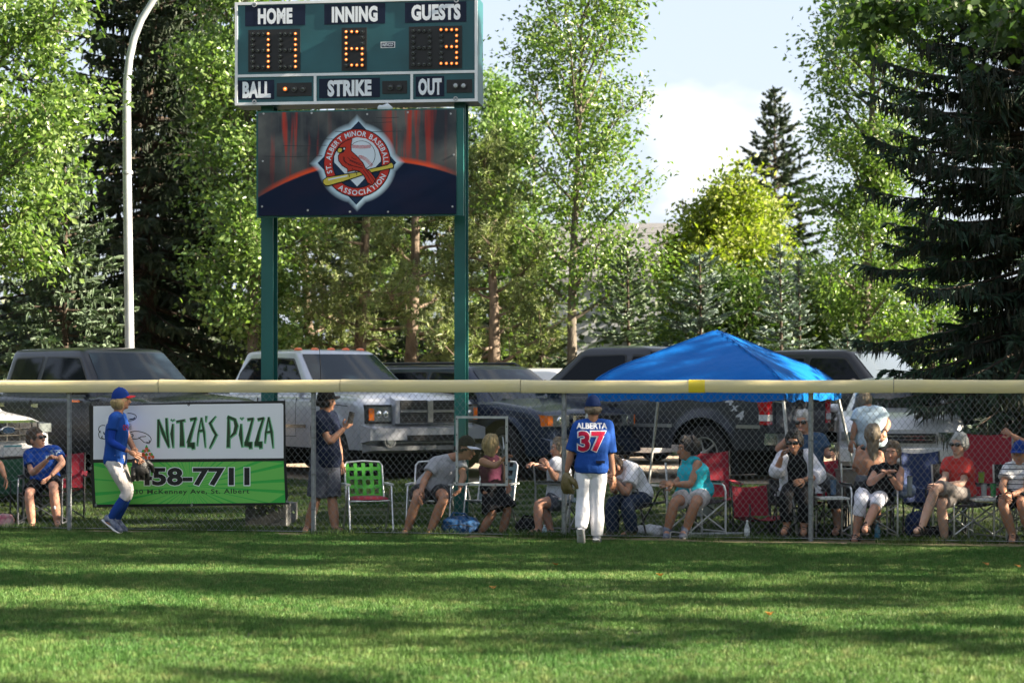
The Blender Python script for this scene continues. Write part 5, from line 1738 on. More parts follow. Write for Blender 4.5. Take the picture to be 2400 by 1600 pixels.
# silver heavy pickup with the five orange cab lights
c = pickup('pickup_truck', 'silver pickup truck with five orange cab roof lights and a cross bar grille', car_loc(1000, 30.6, 34, 6.1), 34, P_silver, L=6.1, W=2.02, zt=1.93, Rw=.41, hood_x=1.28, xB=.30, xC=-1.40, xD=-1.72, belt=1.25, hood_z=1.28, wheelx=(-1.95, 1.98), clear=.46, nose=.42, shoulder=.13, crown=.07, arch=.13, flare=.028)
c.windscreen(); c.windscreen(rear=True, m=M_glass); c.wipers()
c.side_glass([(.92, 1.33), (.30, 1.79), (-.32, 1.82), (-.36, 1.33)]); c.side_glass([(-.50, 1.33), (-.46, 1.82), (-1.16, 1.80), (-1.38, 1.60), (-1.44, 1.33)])
c.door(.86, -.42, .62, 1.20); c.door(-.44, -1.58, .62, 1.20); c.handle(-.25, 1.10, M_trim); c.handle(-1.38, 1.10, M_trim)
c.mirrors(.80, 1.36); c.wheel_set(8, steer=R(6))
c.seam([(x / 10, .78) for x in range(-26, 13)], 'side_moulding', M_chrome, .05, .012)
c.seam([(1.30 + k * .13, 1.16 - .007 * k) for k in range(10)], 'hood_seam', M_trim, .012, .003)
for k in range(5):
    y = -.56 + k * .28
    mb = MB(); mb.ball((.16 - .05 * abs(k - 2) * .5, y, 1.958), (.085, .062, .034), 12, 8); mb.build('cab_light', M_cablight, c.root, 60)
# grille: bright surround, dark mesh, cross bars
gr = c.slab_part('grille', P_silver, -.56, .56, .80, 1.235, -.10, .075, .05)
c.slab_part('grille_mesh', M_trim, -.49, .49, .855, 1.185, .02, .080, parent=gr)
for k in range(9): c.slab_part('grille_bar', mat('grille_dark_bar', (.05, .052, .055), .4), -.488, .488, .868 + k * .036, .880 + k * .036, .07, .088, parent=gr)
c.slab_part('grille_bar', M_alloy, -.49, .49, 1.00, 1.045, .07, .105, .01, parent=gr); c.slab_part('grille_bar', M_alloy, -.045, .045, .855, 1.185, .07, .112, .01, parent=gr)
for sg in (-1, 1):
    h_ = c.slab_part('headlight', M_lens, sg * .595, sg * .93, .86, 1.11, -.26, .012, .02)
    c.slab_part('headlight_bezel', M_trim, sg * .582, sg * .945, .845, 1.122, -.27, .002, parent=h_)
    c.slab_part('turn_signal', M_amber, sg * .86, sg * .935, .875, 1.09, -.255, .016, .02, parent=h_)
    for yy in (.67, .775):
        mb = MB(); mb.ball((c.nose_x(yy) + .004, sg * yy, .985), (.022, .052, .052), 14, 8); mb.build('reflector', M_refl, h_, 60)
c.slab_part('bumper', P_silver, -.99, .99, .56, .83, -.14, .16, .05)
c.slab_part('bumper', mat('bumper_grey', (.22, .23, .24), .4, .4), -.97, .97, .42, .56, -.12, .13, .04)
c.slab_part('bumper_intake', M_trim, -.42, .42, .60, .68, .12, .166)
for sg in (-1, 1):
    mb = MB(); x = c.nose_x(.68) + .13
    Mx = Matrix.Translation((x - .005, sg * .68, .60)) @ Matrix.Rotation(R(90), 4, 'Y')
    mb.lathe([(.001, .0), (.07, .0), (.085, .022), (.10, .022), (.105, -.02)], Mx, 18); f_ = mb.build('fog_light', M_alloy, c.root, 40)
    mb = MB(); mb.ball((x + .005, sg * .68, .60), (.02, .066, .066), 14, 8); mb.build('fog_lens', M_lens, f_, 60)
mb = MB(); mb.tube([(1.2, -.75, 1.28), (1.2, -.76, 1.7), (1.17, -.77, 2.06)], .005, 5); mb.build('antenna', M_trim, c.root)

# slate blue sport utility
def suv(name, label, loc, deg, paint_, L=5.1, W=1.93, hood_z=1.10, zt=1.82, Rw=.40, hood_x=1.18, xB=.35, xC=-2.20, xD=-2.46, belt=1.14, wheelx=(-1.52, 1.54), clear=.36, **kw):
    x1, x0 = L / 2, -L / 2
    top = [(x0, belt - .25), (x0 + .06, belt - .04), (xD, belt + .01), (hood_x - .1, belt + .02), (hood_x + .12, hood_z + .03), (x1 - .5, hood_z - .05), (x1 - .16, hood_z - .13), (x1, hood_z - .26)]
    c = Car(name, label, loc, hd(deg), L, W, top, clear, wheelx, Rw, paint_, cat='car', **kw)
    c.cab(hood_x, xB, xC, xD, belt - .02, zt, W / 2 - .09, .66)
    return c
c = suv('sport_utility_vehicle', 'slate blue sport utility vehicle with a roof rack between the silver pickup and the canopy', car_loc(1398, 30.9, 42, 5.1), 42, P_blue, zt=1.68, nose=.36, flare=.022, hood_z=1.13)
c.windscreen(); c.wipers(); c.windscreen(rear=True, m=M_glass)
c.side_glass([(.80, 1.22), (.28, 1.58), (-.42, 1.60), (-.44, 1.22)]); c.side_glass([(-.56, 1.22), (-.54, 1.60), (-1.38, 1.59), (-1.40, 1.22)]); c.side_glass([(-1.52, 1.22), (-1.50, 1.59), (-2.12, 1.56), (-2.30, 1.24)])
c.door(.82, -.48, .50, 1.08); c.door(-.50, -1.46, .50, 1.08); c.handle(-.30, 1.02, P_blue); c.handle(-1.28, 1.02, P_blue)
c.mirrors(.78, 1.25, sz=(.14, .23, .20)); c.wheel_set(9, rim_r=.66, steer=R(-12), mrim=M_alloy)
for sg in (-1, 1):
    mb = MB(); mb.tube([(.25, sg * .56, 1.68), (.1, sg * .57, 1.74), (-1.9, sg * .57, 1.74), (-2.1, sg * .56, 1.68)], .022, 8); mb.build('roof_rail', M_trim, c.root, 50)
    h_ = c.slab_part('headlight', M_lens, sg * .55, sg * .92, .78, .985, -.26, .022, .02)
    c.slab_part('turn_signal', M_amber, sg * .84, sg * .925, .79, .975, -.255, .026, .02, parent=h_)
    mb = MB(); mb.ball((c.nose_x(.7) + .012, sg * .70, .88), (.025, .075, .075), 14, 8); mb.build('reflector', M_refl, h_, 60)
gr = c.slab_part('grille', M_chrome, -.50, .50, .66, .99, -.08, .05, .03)
c.slab_part('grille_mesh', M_trim, -.44, .44, .70, .95, .02, .058, parent=gr)
c.slab_part('grille_bar', M_chrome, -.44, .44, .81, .84, .05, .075, parent=gr); c.slab_part('grille_bar', M_chrome, -.02, .02, .70, .95, .05, .078, parent=gr)
c.slab_part('bumper', P_blue, -.94, .94, .36, .64, -.14, .09, .05); c.slab_part('bumper_intake', M_trim, -.5, .5, .40, .50, .05, .095)
c.plate(c.nose_x(0) + .095, 0, .56, 'BKT 482')
bpy.data.objects.remove([o for o in c.root.children_recursive if o.name.startswith('plate_number')][0])
c.seam([(1.22 + k * .12, .99 - .010 * k) for k in range(9)], 'hood_seam', M_trim, .010, .003)

# dark grey pickup seen from behind its left flank (faces away to the left), under the canopy
L_ = 5.8; rear = (1790, 31.2)
h5 = (-math.cos(R(36)), math.sin(R(36)))
xr_, yr_ = (1873 - 1200) / K * 31.0, 31.0
loc = (xr_ + h5[0] * L_ / 2, yr_ + h5[1] * L_ / 2, .425)
top = [(-2.9, 1.24), (-2.85, 1.30), (-.95, 1.30), (-.85, 1.24), (1.28, 1.25), (1.48, 1.30), (2.45, 1.24), (2.76, 1.16), (2.9, 1.0)]
c = Car('pickup_truck', 'dark grey pickup truck with flared rear wheel arch seen beneath the blue canopy', loc, h5, L_, 2.0, top, .46, (-1.83, 1.88), .40, P_grey, flare=.045, arch=.14, shoulder=.07)
c.cab(1.38, .48, -.70, -.88, 1.22, 1.97, .91, .71)
c.windscreen(); c.windscreen(rear=True, m=M_glass)
c.side_glass([(1.02, 1.30), (.46, 1.84), (-.30, 1.86), (-.34, 1.30)]); c.side_glass([(-.46, 1.30), (-.44, 1.85), (-.66, 1.83), (-.72, 1.30)])
c.door(.98, -.38, .58, 1.20); c.handle(-.2, 1.10, M_trim); c.mirrors(.92, 1.36); c.wheel_set(5, rim_r=.60)
c.seam([(-.86, .6 + .06 * k) for k in range(11)], 'bed_gap', M_trim, .02, .003)
c.seam([(x / 10, .80) for x in range(-28, -23)] , 'side_moulding', M_alloy, .05, .014)
c.seam([(x / 10, .80) for x in range(-13, 13)] , 'side_moulding', M_alloy, .05, .014)
for sg in (-1, 1):
    mb = MB(); hw = c.halfw(-2.86)
    mb.box((-2.83, sg * (hw - .045), 1.03), (.16, .15, .40)); t_ = mb.build('taillight', M_redlens, c.root)
    mb = MB(); mb.box((-2.835, sg * (hw - .043), .93), (.162, .152, .09)); mb.build('reverse_lens', M_plate, t_)
mb = MB(); mb.box((-2.905, 0, 1.0), (.03, 1.50, .46)); tg = mb.build('tailgate', P_grey, c.root)
mb = MB(); mb.box((-2.925, 0, 1.10), (.02, .26, .07)); mb.build('handle', M_trim, tg)
mb = MB(); mb.box((-2.95, 0, .62), (.22, 1.92, .17)); bp_ = mb.build('bumper', M_chrome, c.root)
mb = MB(); mb.box((-2.95, 0, .715), (.20, 1.3, .02)); mb.build('step_pad', M_trim, bp_)
c.plate(-3.07, 0, .62, 'AB', front=False)
bpy.data.objects.remove([o for o in c.root.children_recursive if o.name.startswith('plate_number')][0])
# 4x4 decal on the bed side
M_decal = mat('decal_grey_white', (.50, .52, .54), .5)
pl = Plane((-2.36, c.side(-2.4, 1.10) + .006, 1.07), (-1, 0, 0), (0, 0, 1))
mb = MB()
for s_t, (a0, b0_, a1, b1_) in (('4', (-.16, .04, -.02, .17)), ('x', (-.06, -.045, .06, .04)), ('4', (.02, -.17, .16, -.04))):
    pl.text(mb, s_t, [(a0, b0_), (a1, b0_), (a1 + .03, b1_), (a0 + .03, b1_)], .003, .03)
tag(mb.build('decal_lettering', M_decal, c.root), kind='stuff')
mb = MB(); mb.box((0, -.3, 2.0), (.9, .03, .04)); mb.build('roof_rack_bar', M_trim, c.root)

# black pickup at the right
c = pickup('pickup_truck', 'charcoal pickup truck at right with light reflecting off its windshield, under the big spruce', car_loc(2325, 34.6, 46, 5.8), 46, P_black, L=5.8, zt=1.98, Rw=.40, hood_x=1.35, xB=.52, xC=-1.2, xD=-1.34, belt=1.26, hood_z=1.27)
c.windscreen(m=mat('windscreen_painted_glare', (.08, .10, .12), .05, spec=.9, coat=.6)); c.wipers(); c.windscreen(rear=True, m=M_glass)  # paler base colour paints in light reflected off this glass
c.side_glass([(1.0, 1.34), (.48, 1.84), (-.24, 1.86), (-.28, 1.34)]); c.side_glass([(-.42, 1.34), (-.38, 1.86), (-1.06, 1.84), (-1.12, 1.34)])
c.door(.95, -.33, .6, 1.22); c.door(-.35, -1.26, .6, 1.22); c.handle(-.18, 1.12); c.handle(-1.05, 1.12); c.mirrors(.92, 1.38); c.wheel_set(6)
pl = Plane((1.75, -(c.side(1.75, 1.10) + .008), 1.10), (1, 0, 0), (0, 0, 1))
mb = MB(); pl.text(mb, 'TURBO', [(-.16, -.035), (.16, -.035), (.18, .035), (-.14, .035)], .004, .03); tag(mb.build('badge_lettering', M_plate, c.root), kind='stuff')
gr = c.slab_part('grille', M_trim, -.60, .60, .74, 1.05, -.04, .02)
for k in range(3): c.slab_part('grille_bar', M_chrome, -.58, .58, .78 + k * .10, .82 + k * .10, 0, .035, parent=gr)
for sg in (-1, 1): c.slab_part('headlight', M_lens, sg * .64, sg * .92, .80, 1.05, -.12, .012)
c.slab_part('bumper', M_chrome, -.95, .95, .46, .68, -.06, .10, .03)

def sedan(name, label, loc, deg, paint_, L=4.7, W=1.84, hood_z=.98, zt=1.48, Rw=.33, **kw):
    x1, x0 = L / 2, -L / 2
    top = [(x0, .74), (x0 + .08, .92), (x0 + .7, .98), (.95, .95), (1.1, hood_z), (x1 - .5, hood_z - .08), (x1 - .18, hood_z - .16), (x1, hood_z - .32)]
    c = Car(name, label, loc, hd(deg), L, W, top, .22, (-1.38, 1.40), Rw, paint_, cat='car', arch=.06, flare=.012, **kw)
    c.cab(1.05, .12, -1.2, -1.85, .93, zt, W / 2 - .10, .56)
    c.windscreen(); c.windscreen(rear=True, m=M_glass); c.wipers()
    c.side_glass([(.66, 1.00), (.08, 1.38), (-.42, 1.40), (-.44, 1.0)]); c.side_glass([(-.54, 1.0), (-.52, 1.40), (-1.12, 1.37), (-1.45, 1.02)])
    c.door(.7, -.48, .34, .92); c.door(-.5, -1.42, .34, .92); c.handle(-.3, .86, paint_); c.mirrors(.62, 1.02, paint_, (.12, .18, .13), .10); c.wheel_set(7, wd=.2)
    return c
# silver car nose behind the woman in the pale shirt
c = sedan('silver_car', 'silver car nose showing between the woman in the pale shirt and the spruce', car_loc(2115, 30.4, -8, 4.7), -8, P_white, nose=.40, hood_z=1.02)
gr = c.slab_part('grille', M_trim, -.48, .48, .56, .70, -.06, .035)
for k in range(2): c.slab_part('grille_bar', M_chrome, -.46, .46, .60 + .05 * k, .62 + .05 * k, .02, .05, parent=gr)
for sg in (-1, 1): c.slab_part('headlight', M_lens, sg * .52, sg * .88, .58, .74, -.24, .02, .02)
c.slab_part('bumper', P_white, -.9, .9, .24, .52, -.14, .08, .05)
# white sport utility nose at the left edge
c = suv('sport_utility_vehicle', 'white sport utility vehicle with a chrome barred grille at the left edge', car_loc(10, 28.3, 52, 4.8), 52, P_white, L=4.8, W=1.9, hood_z=1.02, zt=1.70, Rw=.37, wheelx=(-1.42, 1.45), nose=.30, shoulder=.12)
c.windscreen(); c.wipers()
c.side_glass([(.80, 1.22), (.28, 1.62), (-.42, 1.64), (-.44, 1.22)]); c.side_glass([(-.56, 1.22), (-.54, 1.64), (-1.38, 1.63), (-1.40, 1.22)])
c.wheel_set(6)
gr = c.slab_part('grille', M_chrome, -.58, .58, .62, .93, -.08, .045, .03)
c.slab_part('grille_mesh', M_trim, -.54, .54, .655, .90, .02, .052, parent=gr)
for k in range(2): c.slab_part('grille_bar', M_chrome, -.54, .54, .715 + k * .085, .745 + k * .085, .045, .068, .008, parent=gr)
for k in range(5): c.slab_part('grille_bar', M_chrome, -.44 + k * .22 - .008, -.44 + k * .22 + .008, .655, .90, .045, .060, parent=gr)
mb = MB(); x = c.nose_x(0) + .075; Mx = Matrix.Translation((x, 0, .80)) @ Matrix.Rotation(R(90), 4, 'Y') @ Matrix.Diagonal((.55, 1.25, 1, 1))
mb.lathe([(.10, -.02), (.10, .008), (.092, .014), (.001, .014)], Mx, 24); em = mb.build('oval_emblem', M_chrome, gr, 40)
mb = MB(); mb.lathe([(.082, .012), (.082, .018), (.001, .0185)], Mx, 24); mb.build('emblem_field', mat('emblem_blue', (.02, .05, .10), .2), em, 40)
for sg in (-1, 1): c.slab_part('headlight', M_lens, sg * .64, sg * .87, .74, .90, -.20, .012, .02)
c.slab_part('bumper', P_white, -.93, .93, .30, .60, -.14, .10, .05); c.slab_part('bumper_intake', M_trim, -.6, .6, .34, .44, .05, .105)
c.plate(c.nose_x(0) + .105, 0.05, .53, 'MVY 512')
bpy.data.objects.remove([o for o in c.root.children_recursive if o.name.startswith('plate_number')][0])
# far pale roofs between the vehicles
c = sedan('silver_car', 'far pale car roof glimpsed behind the slate blue sport utility vehicle', (1.0, 38.0, .42), 60, P_white, zt=1.66, hood_z=1.05)
# white work ladder-like legs? none
# ================================================================== people
def skin(name, c):
    return mat(name, c, .55, spec=.35, noise_amt=.18, noise_scale=14, color2=(c[0] * .9, c[1] * .78, c[2] * .72))
S_fair = skin('skin_fair', (.50, .30, .215)); S_tan = skin('skin_tan', (.40, .215, .135)); S_pink = skin('skin_pink', (.50, .28, .20)); S_pale = skin('skin_pale', (.52, .34, .26))
def cloth(name, c, na=.12, bump=.35):
    return mat(name, c, .85, spec=.2, noise_amt=na, noise_scale=5, bump=bump, bump_scale=22)
def hairm(name, c, c2):
    return mat(name, c, .5, spec=.4, noise_amt=.6, noise_scale=18, color2=c2, stretch=(3, 3, .35), bump=.9, bump_scale=45)
H_blond = hairm('hair_blond', (.46, .34, .17), (.22, .15, .07)); H_dkblond = hairm('hair_ash_blond', (.27, .22, .15), (.12, .09, .06)); H_grey = hairm('hair_silver', (.52, .52, .50), (.34, .34, .33))
H_white = hairm('hair_white', (.62, .60, .58), (.42, .41, .40)); H_dark = hairm('hair_dark', (.018, .014, .012), (.008, .006, .006)); H_brown = hairm('hair_brown', (.085, .055, .035), (.035, .022, .015))
M_eye = mat('eye_white', (.6, .58, .55), .2); M_iris = mat('eye_iris', (.03, .02, .015), .15); M_lip = mat('lips', (.36, .14, .11), .45); M_sung = mat('sunglass_lens', (.006, .006, .007), .08, spec=.8)
C_royal = cloth('royal_blue_jersey', (.012, .065, .30), .10); C_royal2 = cloth('royal_blue_sleeve', (.010, .050, .33), .1)
C_whitep = cloth('white_ball_pants', (.76, .76, .80), .10, .5)
C_dirtyp = mat('dirty_ball_pants', (.66, .64, .67), .85, noise_amt=1, noise_scale=3.2, color2=(.36, .30, .25), bump=.5, bump_scale=22)
C_capblue = cloth('cap_blue', (.008, .035, .20), .05, .1); C_capnavy = cloth('cap_navy', (.008, .022, .085), .05, .1); C_capblack = cloth('cap_black', (.010, .010, .011), .05, .1); C_red = cloth('cap_red', (.50, .03, .04), .05, .1)
C_navy = cloth('navy_tshirt', (.010, .016, .040)); C_grey = cloth('grey_tshirt', (.36, .37, .40)); C_black = cloth('black_cloth', (.008, .008, .010)); C_white = cloth('white_cloth', (.76, .77, .82)); C_cream = cloth('white_cardigan', (.72, .72, .80))
C_turq = cloth('turquoise_top', (.025, .44, .56)); C_maroon = cloth('maroon_top', (.075, .012, .035)); C_redtee = cloth('coral_red_tshirt', (.46, .045, .04)); C_ltblue = cloth('pale_blue_tshirt', (.50, .62, .70)); C_denim = cloth('dark_jeans', (.018, .030, .060)); C_khaki = cloth('taupe_shorts', (.20, .18, .17)); C_slate = cloth('slate_shorts', (.10, .11, .145), .4); C_bluesh = cloth('blue_shirt', (.035, .07, .13)); C_ltgrey = cloth('pale_grey_top', (.46, .49, .56)); C_offw = cloth('white_shorts', (.56, .54, .56)); C_dkgrey = cloth('charcoal_cloth', (.045, .047, .052))
C_sock = cloth('royal_sock', (.012, .05, .24)); M_shoe_n = mat('navy_shoe', (.02, .035, .10), .6, noise_amt=.5, noise_scale=18, color2=(.25, .27, .32)); M_shoe_g = mat('grey_shoe', (.48, .50, .54), .6, noise_amt=.5, noise_scale=20, color2=(.08, .10, .16)); M_sole = mat('white_sole', (.62, .62, .62), .6); M_soleb = mat('dark_sole', (.02, .025, .05), .6); M_sandal = mat('sandal_strap', (.02, .017, .015), .6); M_leather = mat('glove_black_leather', (.010, .010, .011), .45, bump=.4, bump_scale=30); M_tanlth = mat('glove_olive_leather', (.15, .115, .045), .55, bump=.4, bump_scale=30); M_lace = mat('glove_lace', (.50, .42, .26), .6)
C_stripe = bpy.data.materials.new('striped_polo'); C_stripe.use_nodes = True
_n = C_stripe.node_tree; _b = _n.nodes['Principled BSDF']; _b.inputs['Roughness'].default_value = .85
_tc = _n.nodes.new('ShaderNodeTexCoord'); _w = _n.nodes.new('ShaderNodeTexWave'); _w.bands_direction = 'Z'; _w.inputs['Scale'].default_value = 5.5; _w.inputs['Distortion'].default_value = 1.2; _w.inputs['Detail Scale'].default_value = 1.2
_r = _n.nodes.new('ShaderNodeValToRGB'); _r.color_ramp.elements[0].position = .05; _r.color_ramp.elements[0].color = (.03, .035, .07, 1); _r.color_ramp.elements[1].position = .13; _r.color_ramp.elements[1].color = (.62, .63, .66, 1)
_n.links.new(_tc.outputs['Object'], _w.inputs['Vector']); _n.links.new(_w.outputs['Fac'], _r.inputs['Fac']); _n.links.new(_r.outputs['Color'], _b.inputs['Base Color'])

TORSO = [(-.15, .075, .08), (-.07, .145, .112), (.06, .168, .122), (.20, .160, .115), (.38, .145, .105), (.60, .165, .116), (.80, .178, .112), (.93, .150, .090), (1.05, .072, .060)]
def merged(me, mb, m):
    """One mesh of a remeshed surface plus the fine pieces rooted in it."""
    n = len(me.vertices); co = np.empty(n * 3, np.float32); me.vertices.foreach_get('co', co)
    F_ = [tuple(p.vertices) for p in me.polygons]
    b = MB(); b.v = [tuple(c) for c in co.reshape(-1, 3)]; b.f = F_; b.mi = [0] * len(F_)
    b.add(mb.v, mb.f)
    return b.mesh('body', m, 180)

def wrinkle(me, amp, freq=14.0, seed=0.0):
    me.update()
    n = len(me.vertices)
    co = np.empty(n * 3, np.float32); me.vertices.foreach_get('co', co); co = co.reshape(-1, 3)
    no = np.empty(n * 3, np.float32); me.vertex_normals.foreach_get('vector', no); no = no.reshape(-1, 3)
    k = np.array([noise.noise(Vector((float(c[0]) * freq, float(c[1]) * freq, float(c[2]) * freq * .55 + seed))) + .5 * noise.noise(Vector((float(c[0]) * freq * 2.3, float(c[1]) * freq * 2.3, float(c[2]) * freq * 1.2 + seed + 7))) for c in co])
    me.vertices.foreach_set('co', (co + no * (k * amp)[:, None]).astype(np.float32).ravel())
    me.update()

class Person:
    def __init__(s, label, o, Y0, J, face, look, skin_, b=1.0, group=None, head=1.0, limb=1.0, facing=None, standing=None):
        ox, oy, sc = o
        s.J = {k: at(ox + v[0] / sc, oy + v[1] / sc, Y0 + (v[2] if len(v) > 2 else 0)) for k, v in J.items()}
        J = s.J
        s.b, s.h, s.lb, s.skin = b, head * 1.07, limb, skin_
        base = (J['lan'] + J['ran']) / 2
        s.root = empty('person', (base.x, base.y, ground_z(base.x, base.y)), 0, label, 'person', group)
        s.o = Vector(s.root.location)
        for k in J: J[k] = J[k] - s.o
        s.hipc = (J['lhip'] + J['rhip']) / 2; s.shc = (J['lsh'] + J['rsh']) / 2
        up = (s.shc - s.hipc).normalized()
        s.lat0 = (J['lhip'] - J['rhip']).normalized(); s.lat1 = (J['lsh'] - J['rsh']).normalized()
        s.up = up
        s.ff = Vector(facing).normalized() if facing else s.lat1.cross(up).normalized()
        s.face = Vector(face).normalized(); s.look = look
        for a in ('l', 'r'):
            if a + 'toe' not in J:
                d = Vector((s.ff.x, s.ff.y, 0)).normalized(); J[a + 'toe'] = J[a + 'an'] + d * .16 * b + Vector((0, 0, -.055))
        s.neck = s.shc + up * .045 * b
        s.build_body()
    def torso_rings(s, off=0.0, t0=-1, t1=2, belly=0.0, n=18, wide=1.0):
        rings = []
        tab = [q for q in TORSO if t0 <= q[0] <= t1]
        if t1 < 1.05 and t1 > .93:
            f_ = (t1 - .93) / .12; tab.append((t1, .150 + (.072 - .150) * f_, .090 + (.060 - .090) * f_))
        extra = []
        for t, wx, wy in tab: extra.append((t, wx, wy))
        for t, wx, wy in extra:
            c = s.hipc.lerp(s.shc, t); tt = max(0, min(1, t))
            lat = (s.lat0.lerp(s.lat1, tt)); lat = (lat - s.up * lat.dot(s.up)).normalized(); f = lat.cross(s.up).normalized()
            wx = wx * s.b * wide + off; wy = wy * s.b * wide + off + belly * math.exp(-((t - .22) / .22) ** 2)
            ring = []
            for k in range(n):
                a = 2 * math.pi * k / n; ca, sa = math.cos(a), math.sin(a)
                e = .8
                x = math.copysign(abs(ca) ** e, ca); y = math.copysign(abs(sa) ** e, sa)
                ring.append(c + lat * wx * x + f * (wy * y + belly * .5 * math.exp(-((t - .22) / .25) ** 2)))
            rings.append(ring)
        return rings
    def limb(s, mb, a, m, c, radii, f0=0.0, f1=2.0, off=0.0, seg=12, flare=0.0):
        """tapered limb along joints a-m-c between path fractions f0..f1 (1 = the middle joint)"""
        pts = []; rr = []
        N_ = 14
        for i in range(N_ + 1):
            f = f0 + (f1 - f0) * i / N_
            # soften the bend
            def P(q):
                q = max(0, min(2, q)); return a.lerp(m, q) if q < 1 else m.lerp(c, q - 1)
            p = (P(f - .12) + P(f) * 2 + P(f + .12)) / 4 if .1 < f < 1.9 else P(f)
            r_ = lin([(k * 2 / (len(radii) - 1), q) for k, q in enumerate(radii)], f) * s.b * s.lb + off + flare * max(0, (f - f0) / max(.01, f1 - f0))
            pts.append(p); rr.append(r_)
        mb.tube(pts, rr, seg)
        mb.ball(pts[0], rr[0], 10, 6)
        return pts[-1], rr[-1]
    ARM = [.056, .052, .046, .040, .044, .040, .033, .027]
    LEG = [.088, .086, .078, .066, .055, .058, .060, .050, .038]
    def build_body(s):
        J = s.J; mb = MB()
        mb.loft(s.torso_rings())
        for a in ('l', 'r'):
            s.limb(mb, J[a + 'sh'], J[a + 'el'], J[a + 'wr'], s.ARM)
            s.limb(mb, J[a + 'hip'], J[a + 'kn'], J[a + 'an'], s.LEG)
            an, toe = J[a + 'an'], J[a + 'toe']
            d = (toe - an); fl = d.normalized()
            heel = an - Vector((fl.x, fl.y, 0)) * .045 + Vector((0, 0, -.02))
            mb.tube([heel, an.lerp(toe, .35) + Vector((0, 0, .008)), an.lerp(toe, .75), toe], [.034 * s.b, .040 * s.b, .040 * s.b, .026 * s.b], 10)
            mb.ball(an, .040 * s.b, 10, 6)
        # neck and head
        H = J['head']; hs = s.h * s.b
        hu = (H - s.neck).normalized() * .5 + Vector((0, 0, .6)); 
        f = s.face; hu = (hu - f * hu.dot(f)).normalized(); lat = hu.cross(f).normalized() * -1
        lat = f.cross(hu).normalized() * -1
        s.HM = Matrix((lat.to_4d(), f.to_4d(), hu.to_4d(), (0, 0, 0, 1))).transposed()
        for r_ in range(3): s.HM[3][r_] = 0
        s.HR = s.HM.to_3x3(); s.H = H; s.hs = hs
        mb.tube([s.shc - s.up * .05, s.neck, H - hu * .07 * hs - f * .02], [.075 * s.b, .060 * s.b, .054 * s.b], 12)
        def fn(p):
            x, y, z = p
            if z < 0:
                x *= 1 - .30 * (-z) ** 1.3
                if y < 0: y *= 1 - .30 * (-z)
                else: y *= 1 - .05 * (-z)
            else:
                x *= 1 - .04 * z
            if y > .5 and -.2 < z < .25: y *= .985
            return (x, y, z)
        mb.ball(H, (.076 * hs, .098 * hs, .120 * hs), 20, 16, s.HR, fn)
        # jaw and brow
        mb.ball(s.hp(0, .060, -.080), (.034 * hs, .030 * hs, .024 * hs), 10, 7, s.HR)
        mb.ball(s.hp(0, .080, .028), (.050 * hs, .016 * hs, .013 * hs), 10, 7, s.HR)
        me = remeshed(mb, .0105, 3, .5, .45)
        fine = MB()
        fine.ball(s.hp(0, .100, -.022), (.0135 * hs, .020 * hs, .022 * hs), 10, 7, s.HR, lambda p: (p[0] * (1 - .45 * p[2]), p[1] * (1 - .35 * p[2]), p[2]))
        for sg in (-1, 1):
            fine.ball(s.hp(sg * .078, -.006, -.012), (.011 * hs, .024 * hs, .033 * hs), 9, 7, s.HR)
        for a in ('l', 'r'):
            s.hand(fine, a)
        s.body = link('body', merged(me, fine, s.skin), s.root)
        bpy.data.meshes.remove(me)
        if s.look.get('facefront', True):
            for sg in (-1, 1):
                if 'glasses' not in s.look:
                    e = MB(); e.ball(s.hp(sg * .031, .086, .010), (.0125 * hs, .009 * hs, .0075 * hs), 9, 6, s.HR); eo = e.build('eye', M_eye, s.root, 180)
                    e = MB(); e.ball(s.hp(sg * .031, .0935, .010), (.0062 * hs, .004 * hs, .0062 * hs), 8, 5, s.HR); e.build('iris', M_iris, eo, 180)
                e = MB(); e.tube([s.hp(sg * .015, .099, .026), s.hp(sg * .033, .096, .031), s.hp(sg * .050, .083, .026)], .0042 * hs, 5); e.build('eyebrow', s.look.get('hairm', H_brown), s.root, 180)
            e = MB(); e.ball(s.hp(0, .0925, -.060), (.024 * hs, .008 * hs, .0075 * hs), 10, 6, s.HR); e.build('mouth', M_lip, s.root, 180)
        if 'glasses' in s.look:
            g_ = None
            for sg in (-1, 1):
                e = MB(); e.ball(s.hp(sg * .033, .096, .008), (.030 * hs, .010 * hs, .020 * hs), 12, 7, s.HR, lambda p: (math.copysign(abs(p[0]) ** .7, p[0]), p[1], math.copysign(abs(p[2]) ** .8, p[2])))
                e.tube([s.hp(sg * .062, .088, .014), s.hp(sg * .082, .02, .012), s.hp(sg * .080, -.01, .008)], .004, 5)
                if sg == -1: e.tube([s.hp(-.01, .104, .014), s.hp(.01, .104, .014)], .004, 5)
                if g_ is None: g_ = e
                else: g_.add(e.v, e.f)
            g_.build('sunglasses' if s.look['glasses'] != 'clear' else 'eyeglasses', M_sung, s.root, 180)
    def hp(s, x, y, z):
        """a point of the head: left, forward, up in head units"""
        return s.H + s.HR @ (Vector((x, y, z)) * s.hs)
    def hand(s, mb, a):
        J = s.J; W = J[a + 'wr']; d = (W - J[a + 'el']).normalized()
        if a + 'hd' in J: d = (J[a + 'hd'] - W).normalized()
        k = s.b * .98
        n = s.look.get(a + 'palm'); n = Vector(n).normalized() if n else s.ff * .4 + Vector((0, 0, -1)) * .2 + (s.lat1 if a == 'r' else -s.lat1) * .6
        n = (n - d * n.dot(d)).normalized(); l = d.cross(n)
        curl = s.look.get(a + 'curl', .55)
        if s.look.get(a + 'mitt'): curl = .9
        M_ = Matrix((l, d, n)).transposed()
        mb.ball(W + d * .048 * k, (.041 * k, .056 * k, .017 * k), 10, 8, M_, lambda p: (p[0] * (.85 + .15 * p[1]), p[1], p[2]))
